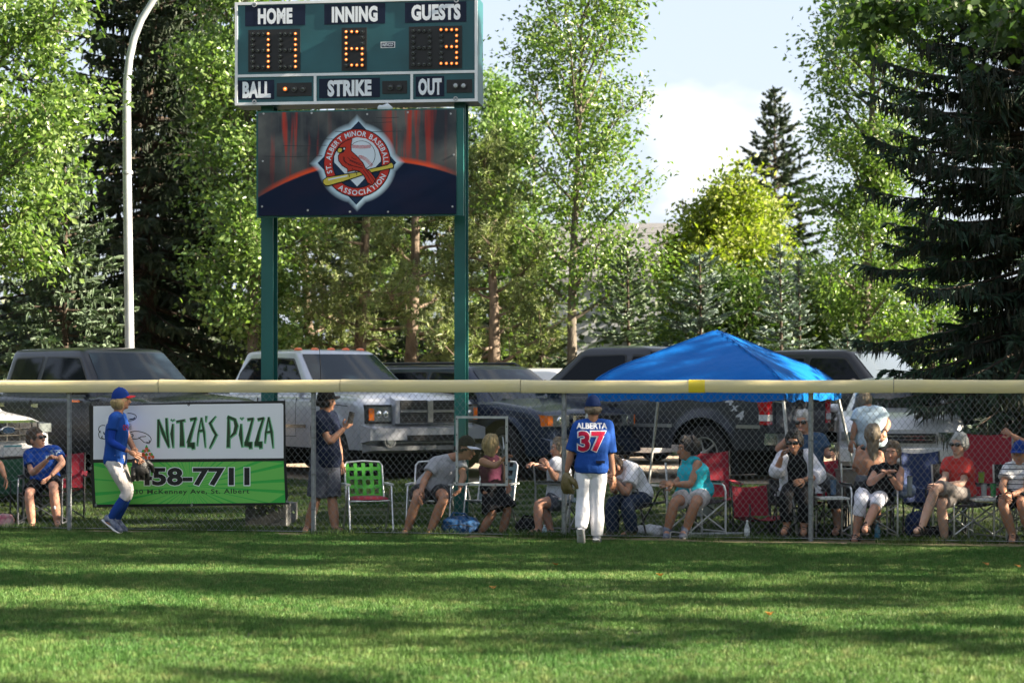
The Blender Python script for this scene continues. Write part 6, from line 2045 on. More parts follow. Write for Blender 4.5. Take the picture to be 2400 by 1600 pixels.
        sgn = 1 if a == 'l' else -1
        for i, (off, L) in enumerate(((-.030, .060), (-.010, .074), (.011, .080), (.031, .068))):
            p = W + d * .092 * k + l * off * k; ang = .15; pts = [p - d * .02 * k]
            q = d.copy()
            for j in range(3):
                ang = curl * (.55 + .5 * j)
                q = d * math.cos(ang) + n * math.sin(ang)
                pts.append(pts[-1] + (q + l * off * 2.0).normalized() * (L * k * (.46, .32, .26)[j] + (.02 * k if j == 0 else 0)))
            mb.tube(pts, [.0095 * k, .0092 * k, .0083 * k, .0065 * k], 6)
        side = l * (1 if s.look.get(a + 'thumb', 1) > 0 else -1)
        p = W + d * .022 * k + side * .026 * k
        mb.tube([p, p + (d * .6 + side * .8 + n * .3).normalized() * .038 * k, p + (d * .95 + side * .75 + n * .5).normalized() * .068 * k, p + (d * 1.15 + side * .55 + n * .7).normalized() * .088 * k], [.0125 * k, .0115 * k, .0100 * k, .0075 * k], 6)
    # ---- clothing
    def garment(s, name, mb, m, amp=.005, vox=.0125, sm=3):
        me = remeshed(mb, vox, sm, .5, .6); wrinkle(me, amp, 13, len(s.root.children) * 3.1)
        me.materials.clear(); me.materials.append(m)
        return link(name, me, s.root)
    def shirt(s, m, sleeve=.55, off=.016, hem=-.08, belly=.0, name='shirt', sleeve_m=None, top=1.015, wide=1.0, loose=.016):
        mb = MB(); J = s.J
        rings = s.torso_rings(off, -.16 if hem < -.1 else hem - .01, top, belly, wide=wide)
        mb.loft(rings)
        if sleeve > 0:
            mb.tube([J['lsh'], J['lsh'].lerp(s.shc, .5) + s.up * .022 * s.b, J['rsh'].lerp(s.shc, .5) + s.up * .022 * s.b, J['rsh']], [.056 * s.b + off, .052 * s.b + off, .052 * s.b + off, .056 * s.b + off], 10)
            for a in ('l', 'r'): s.limb(mb, J[a + 'sh'], J[a + 'el'], J[a + 'wr'], s.ARM, 0, sleeve, off + .002, flare=loose)
        elif sleeve == 0:
            mb.tube([J['lsh'].lerp(s.shc, .30) + s.up * .006, J['lsh'].lerp(s.shc, .6) + s.up * .02 * s.b, J['rsh'].lerp(s.shc, .6) + s.up * .02 * s.b, J['rsh'].lerp(s.shc, .30) + s.up * .006], [.058 * s.b + off, .056 * s.b + off, .056 * s.b + off, .058 * s.b + off], 10)
        return s.garment(name, mb, m)
    def bottoms(s, m, length=.85, off=.016, flare=.025, name='shorts', hi=.1, l_len=None, wide=1.0):
        mb = MB(); J = s.J
        mb.loft(s.torso_rings(off, -.16, hi + .12, wide=wide))
        for a in ('l', 'r'):
            s.limb(mb, J[a + 'hip'], J[a + 'kn'], J[a + 'an'], s.LEG, 0, (l_len if (l_len and a == 'l') else length), off, flare=flare)
        return s.garment(name, mb, m, .006)
    def skirt(s, m, length=.75, off=.02, flare=.05):
        mb = MB(); J = s.J
        rings = s.torso_rings(off, -.08, .22)[::-1]
        for f in (.25, .5, .75, 1.0):
            l = J['lhip'].lerp(J['lkn'], f * length); r_ = J['rhip'].lerp(J['rkn'], f * length); c = (l + r_) / 2
            ax = (J['lkn'] + J['rkn'] - J['lhip'] - J['rhip']).normalized(); lat = (l - r_); lat = (lat - ax * lat.dot(ax)); w_ = lat.length / 2 + .105 * s.b + flare * f; lat.normalize(); f2 = lat.cross(ax) * -1
            rings.append([c + lat * w_ * math.cos(2 * math.pi * k / 18) + f2 * (.115 * s.b + flare * f * .6) * math.sin(2 * math.pi * k / 18) for k in range(18)])
        mb.loft(rings); return s.garment('skirt', mb, m, .006)
    def socks(s, m, f0=1.15):
        for a in ('l', 'r'):
            mb = MB(); s.limb(mb, s.J[a + 'hip'], s.J[a + 'kn'], s.J[a + 'an'], s.LEG, f0, 2.0, .006); me = remeshed(mb, .012, 2); me.materials.append(m); link('sock', me, s.root)
    def shoes(s, m, sole=None, kind='shoe'):
        for a in ('l', 'r'):
            an, toe = s.J[a + 'an'], s.J[a + 'toe']; d = (toe - an).normalized(); fl = d.copy()
            side = d.cross(Vector((0, 0, 1))).normalized(); u = side.cross(d).normalized()
            heel = an - d * .075 * s.b - u * .01; tip = toe + d * .03
            L = (tip - heel).length
            def P(t, h): return heel.lerp(tip, t) + u * h
            if kind == 'shoe':
                mb = MB()
                mb.tube([P(.02, .02), P(.15, .03), P(.35, .028), P(.6, .008), P(.85, -.006), P(.99, -.012)], [.034, .047, .046, .046, .043, .024], 12, flat=(u, .95))
                mb.tube([an + Vector((0, 0, .055)), an - u * .01], [.046 * s.b, .050 * s.b], 12)
                me = remeshed(mb, .010, 2); me.materials.append(m); sh = link('shoe', me, s.root)
                mb = MB(); mb.tube([P(0, -.026), P(.12, -.03), P(.45, -.036), P(.7, -.042), P(.92, -.036), P(1.0, -.03)], [.034, .046, .043, .050, .040, .02], 12, flat=(u, .36)); mb.build('sole', sole or M_sole, sh, 60)
                mb = MB()
                for k in range(4): q = P(.36 + .09 * k, .052 - .013 * k); mb.tube([q - side * .026, q + u * .012, q + side * .026], .0045, 4)
                tag(mb.build('laces', M_sole, sh), kind='stuff')
            else:
                mb = MB(); mb.tube([P(.0, -.030), P(.2, -.034), P(.5, -.040), P(.8, -.040), P(.99, -.034)], [.036, .050, .050, .056, .030], 12, flat=(u, .34))
                [mb.tube([P(q, -.035) - side * .054, P(q, .012) - side * .046, P(q, h_), P(q, .012) + side * .046, P(q, -.035) + side * .054], .013, 6) for q, h_ in ((.68, .038), (.52, .050), (.30, .064))]
                mb.build('sandal', M_sandal, s.root, 60)
    def hair(s, m, style='short', fullness=1.08, drop=.0, length=.1, capped=False):
        mb = MB()
        if capped: fullness = min(fullness, 1.04)
        sx_ = s.H.x * 3.7
        def fn(p):
            x, y, z = p
            k = fullness
            nz_ = noise.noise(Vector((x * 4 + sx_, y * 4, z * 4)))
            line = .46 - .62 * smooth((abs(x) - .50) / .38) + .10 * nz_
            if y > 0: k -= (fullness - .80) * smooth((line - z) / .10) * smooth((y - .02) / .16)
            low = -.42 if style == 'short' else -2
            if y <= .1: k -= (fullness - .84) * smooth((low + .06 * nz_ - z) / .12)
            if capped and z > .05: k = min(k, .93)
            q = 1 + .05 * nz_ + .03 * noise.noise(Vector((x * 11, y * 11, z * 7 + sx_)))
            if style != 'short' and z < 0 and y < .2: x *= 1 + .10 * -z
            return (x * k * q, y * k * q, z * k * q)
        g_ = np.random.default_rng(int(abs(sx_) * 100) + 3)
        for i in range(46):
            a_ = g_.uniform(-math.pi, 0) if g_.uniform() < .7 else g_.uniform(0, math.pi); e_ = g_.uniform(.15, 1.35) if not capped else g_.uniform(-.12, .06)
            pts = []
            for j in range(4):
                e2 = e_ - .28 * j
                if math.sin(a_) > .2 and e2 < .50: break
                if style == 'short' and e2 < -.42: break
                rr = 1.05 * fullness + .03
                pts.append(s.hp(.078 * rr * math.cos(e2) * math.cos(a_ + .06 * j), -.006 + .101 * rr * math.cos(e2) * math.sin(a_ + .06 * j), .006 + .121 * rr * math.sin(e2)))
            if len(pts) > 1: mb.tube(pts, [.011 * s.hs] * (len(pts) - 1) + [.005 * s.hs], 5)
        mb.ball(s.H + s.HR @ Vector((0, -.006, .006)) * s.hs, (.078 * s.hs, .101 * s.hs, .121 * s.hs), 26, 20, s.HR, fn)
        if style in ('bob', 'long'):
            u = s.HR @ Vector((0, 0, 1)); dn = Vector((0, 0, -1))
            rings = []
            n = 20
            for k in range(7):
                t = k / 6; z = -length * t
                w_ = (.086 + (.012 if style == 'bob' else -.006) * math.sin(math.pi * t) - (.03 * t if style == 'long' else .01 * t ** 3)) * s.hs; dp = (.088 - .030 * t) * s.hs
                c = s.H + s.HR @ (Vector((0, -.020 - (.025 * t if style == 'long' else 0), .02)) * s.hs) + dn * (-z)
                lat = s.HR @ Vector((1, 0, 0)); f = s.HR @ Vector((0, 1, 0)); f = (f - dn * f.dot(dn)).normalized(); lat = (lat - dn * lat.dot(dn)).normalized()
                ring = []
                for j in range(n):
                    a = 2 * math.pi * j / n; ca, sa = math.cos(a), math.sin(a)
                    y = sa * dp if sa < 0 else sa * dp * .42
                    q = 1 + .06 * noise.noise(Vector((j * 1.7, t * 2, s.H.x)))
                    ring.append(c + lat * ca * w_ * q + f * y * q)
                rings.append(ring)
            mb.loft(rings)
        me = remeshed(mb, .0085, 1); wrinkle(me, .003, 34); me.materials.append(m)
        return link('hair', me, s.root)
    def cap(s, m, brim_m=None, turn=0.0, tilt=0.0):
        M3 = s.HR @ Euler((R(tilt), 0, R(turn))).to_matrix()
        c = s.H + s.HR @ Vector((0, 0, .012)) * s.hs
        mb = MB()
        def fn(p):
            x, y, z = p
            z2 = max(z, .14)
            k = 1.0 if z >= .14 else math.sqrt(max(0, 1 - .02)) / max(.01, math.sqrt(x * x + y * y)) if z > -.6 and (x * x + y * y) > .01 else 1.0
            return (x * k, y * k, z2 * (1.0 if z > 0 else 1))
        mb.ball(c, (.0865 * s.hs, .108 * s.hs, .138 * s.hs), 22, 16, M3, fn)
        mb.ball(c + M3 @ Vector((0, 0, .138)) * s.hs, .008 * s.hs, 8, 5)
        co = mb.build('cap', m, s.root, 40)
        rings = []
        for k in range(13):
            a = R(-68 + 136 * k / 12)
            i0 = Vector((.083 * math.sin(a), .104 * math.cos(a), .020)); ext = .070 * math.cos(a) ** .6
            o_ = Vector((.083 * math.sin(a) * 1.04, .104 * math.cos(a) + ext, .012 - .012 * (1 - math.cos(a)) - .006))
            rings.append([c + M3 @ (q * s.hs) for q in (i0, o_, o_ + Vector((0, 0, .006)), i0 + Vector((0, 0, .008)))])
        b2 = MB(); b2.loft(rings); b2.build('brim', brim_m or m, co, 40)
        return co
    def print_on(s, target, text, origin, right, up_, quads, m, name='lettering', bold=.03, h=.006):
        """flat print laid on a garment: text fitted into rectangles of the plane, dropped onto the cloth"""
        bm = bmesh.new(); bm.from_mesh(target.data); tree = BVHTree.FromBMesh(bm); bm.free()
        right = Vector(right).normalized(); up_ = Vector(up_).normalized(); n = right.cross(up_).normalized()
        pl = Plane(Vector(origin) - s.o, right, up_)
        mb = MB(); 
        for t_, (x0, y0, x1, y1) in zip(text, quads): pl.text(mb, t_, [(x0, y0), (x1, y0), (x1, y1), (x0, y1)], 0, bold)
        bm = bmesh.new(); bm.from_mesh(mb.mesh('t'))
        bmesh.ops.subdivide_edges(bm, edges=[e for e in bm.edges if e.calc_length() > .03], cuts=2)
        bmesh.ops.triangulate(bm, faces=bm.faces)
        for v in bm.verts:
            hit = tree.ray_cast(v.co + n * .5, -n)
            if hit[0] is not None: v.co = hit[0] + n * h
        me = bpy.data.meshes.new(name); bm.to_mesh(me); bm.free(); me.materials.append(m)
        o = link(name, me, target); tag(o, kind='stuff'); return o

def mitt(p, W, d, n, m, lace_m, k=1.0):
    """baseball glove worn on a hand: wrist W, pointing d, palm towards n"""
    d = Vector(d).normalized(); n = Vector(n); n = (n - d * n.dot(d)).normalized(); l = d.cross(n)
    mb = MB(); W = W - p.o
    M_ = Matrix((l, d, n)).transposed()
    mb.ball(W + d * .10 * k, (.090 * k, .115 * k, .045 * k), 14, 10, M_)
    for i, off in enumerate((-.075, -.035, .008, .050)):
        a = W + d * .10 * k + l * off * k
        mb.tube([a, a + (d + l * off * 3).normalized() * .09 * k + n * .01, a + (d + l * off * 2.5).normalized() * .155 * k + n * .045 * k], [.030 * k, .028 * k, .019 * k], 10)
    a = W + d * .06 * k + l * .07 * k
    mb.tube([a, a + (d * .7 + l * .7).normalized() * .08 * k + n * .02, a + (d * 1.0 + l * .55).normalized() * .15 * k + n * .06 * k], [.036 * k, .032 * k, .022 * k], 10)
    me = remeshed(mb, .009, 2); me.materials.append(m)
    root = empty('baseball_glove', p.o + W, 0)
    for v in me.vertices: v.co -= W
    g_ = link('leather_shell', me, root)
    # lacing along the finger tips and web
    mb = MB()
    for i in range(7):
        t = -1 + 2 * i / 6
        a = d * (.20 - .02 * t * t) * k + l * t * .085 * k + n * .03 * k
        mb.tube([a - l * .012 - n * .02, a + d * .006, a + l * .012 + n * .035], .0055 * k, 5)
    mb.tube([d * .01 * k + l * .05 * k + n * .05 * k, d * .02 * k, d * .01 * k - l * .06 * k + n * .05 * k], .008 * k, 6)
    tag(mb.build('lacing', lace_m, root), kind='stuff')
    return root

CA = (0, 800, 3.137); CB = (500, 800, 3.137); CC = (900, 800, 3.137); CD = (1300, 800, 3.137); CE = (1800, 800, 3.137)
def FY(px): return fence_at(px).y
# ---- players in front of the fence
p = Person('tall blond player in blue cap and jersey standing before the pizza banner', CA, 25.72,
    dict(head=(888, 432), lsh=(893, 560, .16), rsh=(838, 565, -.16), rel=(812, 742, -.22), rwr=(945, 806, -.22), lel=(938, 700, .12), lwr=(1016, 848, -.06),
         lhip=(862, 880, .09), rhip=(828, 885, -.09), lkn=(952, 1100, .10), rkn=(938, 1112, -.10), lan=(850, 1325, .10), ran=(800, 1318, -.08), ltoe=(925, 1384, .07), rtoe=(885, 1383, -.12)),
    (.86, .50, .06), dict(hairm=H_blond, rcurl=.5, lcurl=.8), S_tan, b=1.02, limb=.92, facing=(.92, -.38, 0))
j = p.shirt(C_royal, .5, .014, -.07, name='jersey', loose=.01)
sl_ = MB()
for a in ('l', 'r'):
    if a == 'r': p.limb(sl_, p.J['rsh'], p.J['rel'], p.J['rwr'], p.ARM, .1, 1.86, .007)
p.garment('undershirt_sleeve', sl_, C_royal2, .003)
p.bottoms(C_dirtyp, 1.22, .014, .0, 'ball_pants', wide=.98); p.socks(C_sock, 1.12); p.shoes(M_shoe_n, M_sole)
p.hair(H_blond, 'bob', 1.10, length=.10, capped=True); p.cap(C_capblue, C_red, 0, 6)
p.print_on(j, ['CHI'], at(911 / 3.137, 800 + 632 / 3.137, 25.4), (.75, -.66, 0.08), (-.05, 0, 1), [(-.02, -.035, .09, .035)], C_red, bold=.04)
p.print_on(j, ['1'], at(790 / 3.137, 800 + 572 / 3.137, 25.4), (.45, -.9, 0), (.1, 0, 1), [(-.02, -.05, .02, .05)], C_white)
m_ = mitt(p, p.J['lwr'] + p.o, (.22, -.1, -1), (-.35, .9, -.1), M_leather, M_leather, 1.12)
tag(m_, 'black baseball glove held low by the player before the pizza banner', 'baseball glove')
p = Person('player in white pants and blue jersey numbered 37 walking towards the fence', CD, 24.05,
    dict(head=(283, 495), lsh=(178, 622), rsh=(388, 622), lel=(118, 835, .02), lwr=(88, 962, .03), rel=(412, 850, .02), rwr=(432, 985, 0),
         lhip=(222, 945), rhip=(320, 945), lkn=(210, 1175, -.02), rkn=(312, 1180, .0), lan=(192, 1392, -.10), ran=(310, 1447, .03), ltoe=(200, 1470, .02), rtoe=(322, 1478, .16)),
    (.05, 1, .03), dict(hairm=H_dkblond, facefront=False, rcurl=.6, lcurl=.7), S_tan, b=1.03, facing=(0, 1, 0))
j = p.shirt(C_royal, .86, .018, -.07, name='jersey', wide=1.08, loose=.018)
p.bottoms(C_whitep, 1.92, .016, .010, 'ball_pants', wide=1.0); p.shoes(M_shoe_g, M_sole)
p.hair(H_dkblond, 'short', 1.04, capped=True); p.cap(C_capnavy, C_capnavy, 0, 0)
p.print_on(j, ['ALBERTA'], at(1300 + 272 / 3.137, 800 + 620 / 3.137, 24.0), (1, 0, 0), (0, 0, 1), [(-.178, -.032, .178, .036)], C_white, bold=.035)
M_num = cloth('number_red', (.48, .015, .055), .05, .05)
p.print_on(j, ['37'], at(1300 + 272 / 3.137, 800 + 733 / 3.137, 24.0), (1, 0, 0), (0, 0, 1), [(-.172, -.130, .172, .130)], C_white, bold=.075, h=.007)
p.print_on(j, ['37'], at(1300 + 272 / 3.137, 800 + 733 / 3.137, 24.0), (1, 0, 0), (0, 0, 1), [(-.160, -.118, .160, .118)], M_num, bold=.035, h=.011)
mb = MB(); mb.box(p.J['rhip'] + Vector((.02, -.15, .10)), (.10, .02, .03)); mb.build('belt_loop', C_navy, p.root)
m_ = mitt(p, p.J['lwr'] + p.o, (.02, -.02, -1), (.75, .5, 0), M_tanlth, M_lace, .98)
tag(m_, 'olive brown baseball glove with pale lacing in the left hand of player 37', 'baseball glove')

SG = 'spectators behind the fence'
# ---- spectators
p = Person('man in dark blue shirt mostly cut off by the left edge', CA, FY(-40) + .75,
    dict(head=(-150, 700), rsh=(-270, 830), lsh=(-70, 830), lel=(0, 900, -.15), lwr=(38, 1000, -.25), rel=(-300, 960, -.1), rwr=(-220, 1040, -.3), lhip=(-110, 1050), rhip=(-230, 1050), lkn=(-80, 1110, -.45), rkn=(-240, 1110, -.45), lan=(-70, 1370, -.4), ran=(-230, 1370, -.4)),
    (.5, -.8, 0), dict(hairm=H_brown), S_tan, 1.02, SG)
p.shirt(C_navy, .5); p.bottoms(C_dkgrey, .9); p.shoes(M_sandal, M_soleb); p.hair(H_brown)
p = Person('man in royal blue t-shirt with white lettering leaning back in a folding chair', CA, FY(90) + .75,
    dict(head=(268, 718, 0), rsh=(214, 832, .0), lsh=(408, 806, .0), rel=(236, 972, -.12), rwr=(350, 868, -.26), lel=(462, 890, -.10), lwr=(375, 985, -.30), rhip=(285, 1040, .04), lhip=(395, 1030, .04), rkn=(212, 1118, -.42), lkn=(392, 1070, -.42), ran=(236, 1352, -.40), lan=(422, 1335, -.36), rtoe=(232, 1388, -.55), ltoe=(428, 1378, -.52)),
    (.80, -.42, .18), dict(hairm=H_brown, glasses='clear', rcurl=1.1, lcurl=.5), S_pink, 1.08, SG, facing=(0, -1, .1))
j = p.shirt(cloth('royal_tshirt', (.010, .055, .30)), .55, .02, -.08, .05); p.bottoms(C_black, .82); p.shoes(M_sandal, M_soleb, 'sandal'); p.hair(H_brown)
p.print_on(j, ['BLUE JAYS'], at(322 / 3.137, 800 + 838 / 3.137, FY(90)), (1, 0, .48), (-.48, 0, 1), [(-.125, -.022, .125, .022)], C_ltblue, bold=.03)
mb = MB(); mb.ball(p.J['lan'].lerp(p.J['lkn'], .45) + Vector((0, -.058, 0)), (.016, .008, .028), 10, 7); mb.build('bandage', C_white, p.root, 180)
p = Person('man in dark navy t-shirt and slate shorts standing with a phone raised', CB, FY(740) + .42,
    dict(head=(830, 440), rsh=(772, 560, -.12), lsh=(868, 552, .16), rel=(852, 742, -.18), rwr=(960, 640, -.10), lel=(918, 770, .22), lwr=(938, 880, .18), rhip=(786, 905, -.08), lhip=(858, 905, .08), rkn=(752, 1165, -.06), lkn=(872, 1165, .05), ran=(692, 1372, -.02), lan=(898, 1382, -.02), rtoe=(672, 1405, -.14), ltoe=(960, 1408, -.10)),
    (.72, .66, .05), dict(hairm=H_dark, rcurl=.9, lcurl=.5, rpalm=(-.4, .9, 0)), S_tan, 1.12, SG, facing=(.75, .65, 0))
p.shirt(C_navy, .62, .02, -.1, .03); p.bottoms(C_slate, .92, .024, .03); p.shoes(M_sandal, M_soleb, 'sandal'); p.hair(H_dark, 'short', 1.06, capped=True); p.cap(C_capblack, C_capblack, 0, 8)
mb = MB(); c_ = at(500 + 1012 / 3.137, 800 + 560 / 3.137, FY(740) + .30); mb.box((0, 0, 0), (.072, .011, .145), (0, R(12), R(30))); ph = mb.build('phone', M_black); ph.location = c_
tag(ph, 'black phone held up by the standing man in navy', 'phone')
p = Person('man in grey t-shirt and black cap leaning sideways from his chair', CC, FY(1000) + .62,
    dict(head=(598, 790, -.05), rsh=(392, 890, -.05), lsh=(548, 872, .06), rel=(300, 1012, -.16), rwr=(268, 1120, -.34), lel=(585, 990, -.10), lwr=(560, 1072, -.28), rhip=(272, 1098, .10), lhip=(388, 1100, .10), rkn=(246, 1142, -.36), lkn=(446, 1140, -.36), ran=(168, 1392, -.28), lan=(336, 1400, -.30), rtoe=(142, 1428, -.42), ltoe=(322, 1432, -.42)),
    (.88, -.30, -.22), dict(hairm=H_dark, rcurl=.8, lcurl=.7), S_tan, 1.10, SG, facing=(.3, -1, 0))
p.shirt(C_grey, .62, .022, -.08, .05); p.bottoms(C_dkgrey, .62); p.shoes(M_sandal, M_soleb, 'sandal'); p.hair(H_dark, capped=True); p.cap(C_capblack, C_cream, 0, 6)
p = Person('blond woman in maroon top and black skirt reaching through behind the window panel', CC, FY(1130) + .50,
    dict(head=(792, 765), rsh=(726, 882, -.10), lsh=(842, 874, .12), rel=(812, 915, -.20), rwr=(862, 878, -.22), lel=(880, 960, .12), lwr=(905, 1040, .05), rhip=(768, 1090, -.06), lhip=(830, 1090, .08), rkn=(800, 1262, -.12), lkn=(912, 1235, .0), ran=(702, 1418, -.02), lan=(862, 1425, .06), rtoe=(680, 1448, -.12), ltoe=(862, 1452, -.10)),
    (.75, .62, .05), dict(hairm=H_blond, facefront=False, rcurl=.35, rpalm=(0, -.5, -1)), S_tan, .95, SG, facing=(.8, .3, 0))
p.shirt(C_maroon, 0, .012, -.03, 0, 'tank_top', top=.97); p.skirt(C_black, .92); p.hair(H_blond, 'bob', 1.12, length=.15); p.shoes(M_sandal, M_soleb, 'sandal')
p = Person('seated woman in pale grey shirt with raised hands, face hidden by a fence post', CC, FY(1290) + .60,
    dict(head=(1294, 790), lsh=(1258, 900, -.14), rsh=(1306, 890, .14), lel=(1262, 1010, -.22), lwr=(1212, 925, -.30), rel=(1200, 935, .05), rwr=(1112, 905, -.10), lhip=(1292, 1170, -.08), rhip=(1310, 1165, .10), lkn=(1130, 1190, -.20), rkn=(1180, 1210, .05), lan=(1140, 1390, -.22), ran=(1225, 1395, .0)),
    (-.92, -.25, 0), dict(hairm=H_dkblond, lcurl=1.1, rcurl=1.1), S_pink, 1.0, SG, facing=(-1, -.2, 0))
p.shirt(C_ltgrey, .6, .022, -.12, .02, wide=1.08); p.bottoms(C_slate, .5); p.hair(H_dkblond, 'bob', 1.1, length=.12); p.shoes(M_sandal, M_soleb, 'sandal')
p = Person('man in white shirt and dark jeans hunched forward beside player 37, hands to his face', CD, FY(1440) + .62,
    dict(head=(428, 925, -.10), lsh=(580, 940, -.14), rsh=(480, 915, .12), lel=(528, 1122, -.34), lwr=(455, 1030, -.34), rel=(440, 1110, -.2), rwr=(412, 1020, -.2), lhip=(655, 1155, -.04), rhip=(610, 1150, .14), lkn=(530, 1195, -.42), rkn=(415, 1190, -.28), lan=(572, 1402, -.38), ran=(430, 1410, -.28)),
    (-.75, -.55, -.45), dict(hairm=H_brown, lcurl=1.2, rcurl=1.2), S_tan, 1.10, SG, facing=(-.85, -.5, 0))
p.shirt(C_white, .62, .022, -.10, .05); p.bottoms(C_denim, 1.95, .016, .01, 'jeans'); p.shoes(M_sandal, M_soleb); p.hair(H_brown)
p = Person('woman in sleeveless turquoise top and white shorts seated facing left', CD, FY(1620) + .62,
    dict(head=(978, 795), lsh=(1052, 905, -.13), rsh=(962, 892, .14), lel=(1000, 1052, -.22), lwr=(872, 1046, -.30), rel=(930, 1010, .08), rwr=(868, 1048, -.06), lhip=(1082, 1130, -.04), rhip=(1020, 1130, .12), lkn=(1035, 1185, -.42), rkn=(880, 1180, -.34), lan=(962, 1392, -.34), ran=(828, 1392, -.28), ltoe=(935, 1430, -.48), rtoe=(820, 1432, -.44)),
    (-.88, -.30, .02), dict(hairm=H_dark, lcurl=.8, rcurl=.7), S_tan, 1.10, SG, facing=(-.7, -.7, 0))
p.shirt(C_turq, 0, .024, -.12, .07, 'sleeveless_top', top=1.0, wide=1.12); p.bottoms(C_offw, .72, .022, .02); p.hair(H_dark, 'short', 1.18); p.shoes(M_shoe_n, M_sole)
p = Person('older man with white hair and sunglasses in a blue shirt, hand on his chin', CE, FY(1885) + 1.30,
    dict(head=(262, 598), rsh=(188, 735), lsh=(385, 720), rel=(70, 795, -.12), rwr=(168, 690, -.22), lel=(440, 835, -.05), lwr=(470, 830, -.25), rhip=(250, 990), lhip=(360, 990), rkn=(290, 1060, -.45), lkn=(490, 1070, -.42), ran=(290, 1340, -.4), lan=(514, 1372, -.42), ltoe=(490, 1415, -.55)),
    (-.45, -.88, -.02), dict(hairm=H_white, glasses='dark', rcurl=.9, lcurl=.8), S_pink, 1.12, SG, facing=(-.2, -1, 0))
p.shirt(C_bluesh, .6, .022, -.08, .05); p.bottoms(C_dkgrey, 1.5, name='trousers'); p.hair(H_white); p.shoes(M_sandal, M_soleb, 'sandal')
p = Person('dark haired woman with sunglasses in white cardigan, hand raised to her cheek', CE, FY(1865) + .62,
    dict(head=(192, 745), rsh=(112, 850), lsh=(282, 838), rel=(58, 968, -.12), rwr=(98, 850, -.22), lel=(385, 985, -.05), lwr=(262, 1018, -.30), rhip=(172, 1080, .06), lhip=(285, 1080, .06), rkn=(130, 1142, -.42), lkn=(270, 1145, -.42), ran=(140, 1362, -.36), lan=(262, 1370, -.36), rtoe=(110, 1412, -.50), ltoe=(262, 1418, -.52)),
    (-.30, -.92, -.08), dict(hairm=H_dark, glasses='dark', rcurl=.9, lcurl=.6), S_tan, 1.04, SG, facing=(-.1, -1, 0))
p.shirt(C_black, .1, .012, -.12, .03, 'black_top'); p.bottoms(C_black, 1.8, .016, .01, 'trousers'); p.hair(H_dark, 'short', 1.16); p.shoes(M_sandal, M_soleb, 'sandal')
mb = MB()
for a in ('l', 'r'): p.limb(mb, p.J[a + 'sh'], p.J[a + 'el'], p.J[a + 'wr'], p.ARM, 0, 1.45, .034, flare=.02)
for sg, a in ((1, 'l'), (-1, 'r')):
    rings = []
    for t in (-.18, .1, .4, .7, .92):
        c_ = p.hipc.lerp(p.shc, t) + p.lat1 * sg * (.155 + (.06 if t < .1 else 0)) + Vector((0, .02, 0)); rings.append([c_ + p.lat1 * (.07 + (.03 if t < .1 else 0)) * math.cos(2 * math.pi * k / 12) + p.ff * .15 * math.sin(2 * math.pi * k / 12) for k in range(12)])
    mb.loft(rings)
p.garment('cardigan', mb, C_cream, .007)
p = Person('woman in pale blue t-shirt and white cap seen from behind near the parked car', CE, FY(2030) + 2.5,
    dict(head=(702, 420, .08), lsh=(672, 528, -.02), rsh=(822, 522, -.02), lel=(640, 625, -.05), lwr=(618, 720, -.06), rel=(882, 600, -.03), rwr=(862, 660, -.14), lhip=(712, 752), rhip=(812, 752), lkn=(705, 950, .05), rkn=(825, 950, .05), lan=(700, 1140, 0), ran=(825, 1140, 0), ltoe=(700, 1160, .2), rtoe=(825, 1160, .2)),
    (.1, .9, -.35), dict(hairm=H_dkblond, facefront=False, lcurl=.5, rcurl=.7), S_tan, 1.08, SG, facing=(0, 1, 0))
p.shirt(C_ltblue, .62, .024, -.16, .0, wide=1.02); p.bottoms(C_black, 1.9, name='trousers'); p.hair(H_dkblond, 'bob', 1.06, length=.14, capped=True); p.cap(C_ltblue, C_ltblue, 0, -10); p.shoes(M_shoe_g)
p = Person('woman with long ash blond hair and a bare back seated facing away', CE, FY(2040) + 1.25,
    dict(head=(768, 690), lsh=(678, 822), rsh=(818, 830), lel=(640, 945, -.02), lwr=(662, 812, .18), rel=(850, 950, .05), rwr=(820, 1010, .25), lhip=(690, 1075), rhip=(790, 1075), lkn=(670, 1110, .42), rkn=(800, 1110, .42), lan=(670, 1330, .40), ran=(800, 1330, .40)),
    (.15, .98, -.05), dict(hairm=H_dkblond, facefront=False, lcurl=.8, rcurl=.6), S_tan, 1.0, SG, facing=(0, 1, 0))
t_ = p.shirt(cloth('grey_tank', (.14, .15, .17)), -1, .012, -.06, 0, 'tank_top', top=.45); p.bottoms(C_dkgrey, .8); p.hair(H_dkblond, 'long', 1.08, length=.40); p.shoes(M_sandal, M_soleb, 'sandal')
p = Person('short haired woman in black sleeveless top with hands clasped at her mouth', CE, FY(2080) + .58,
    dict(head=(912, 822), rsh=(812, 935, .0), lsh=(968, 950, .0), rel=(742, 1042, -.16), rwr=(852, 972, -.30), lel=(968, 1082, -.14), lwr=(898, 985, -.30), rhip=(700, 1128, .06), lhip=(828, 1132, .08), rkn=(682, 1172, -.42), lkn=(800, 1190, -.46), ran=(648, 1432, -.36), lan=(722, 1362, -.60), rtoe=(632, 1470, -.46), ltoe=(708, 1395, -.72)),
    (-.38, -.92, .02), dict(hairm=H_brown, rcurl=.7, lcurl=.7, rhd=0), S_pink, 1.04, SG, facing=(-.2, -1, 0))
p.shirt(C_black, 0, .018, -.1, .05, 'sleeveless_top', top=1.0); p.bottoms(C_cream, 1.4, .014, .004, 'capri_trousers', l_len=1.15); p.hair(hairm('hair_short_brown', (.20, .15, .10), (.08, .055, .035)), 'short', 1.07); p.shoes(M_sandal, M_soleb, 'sandal')
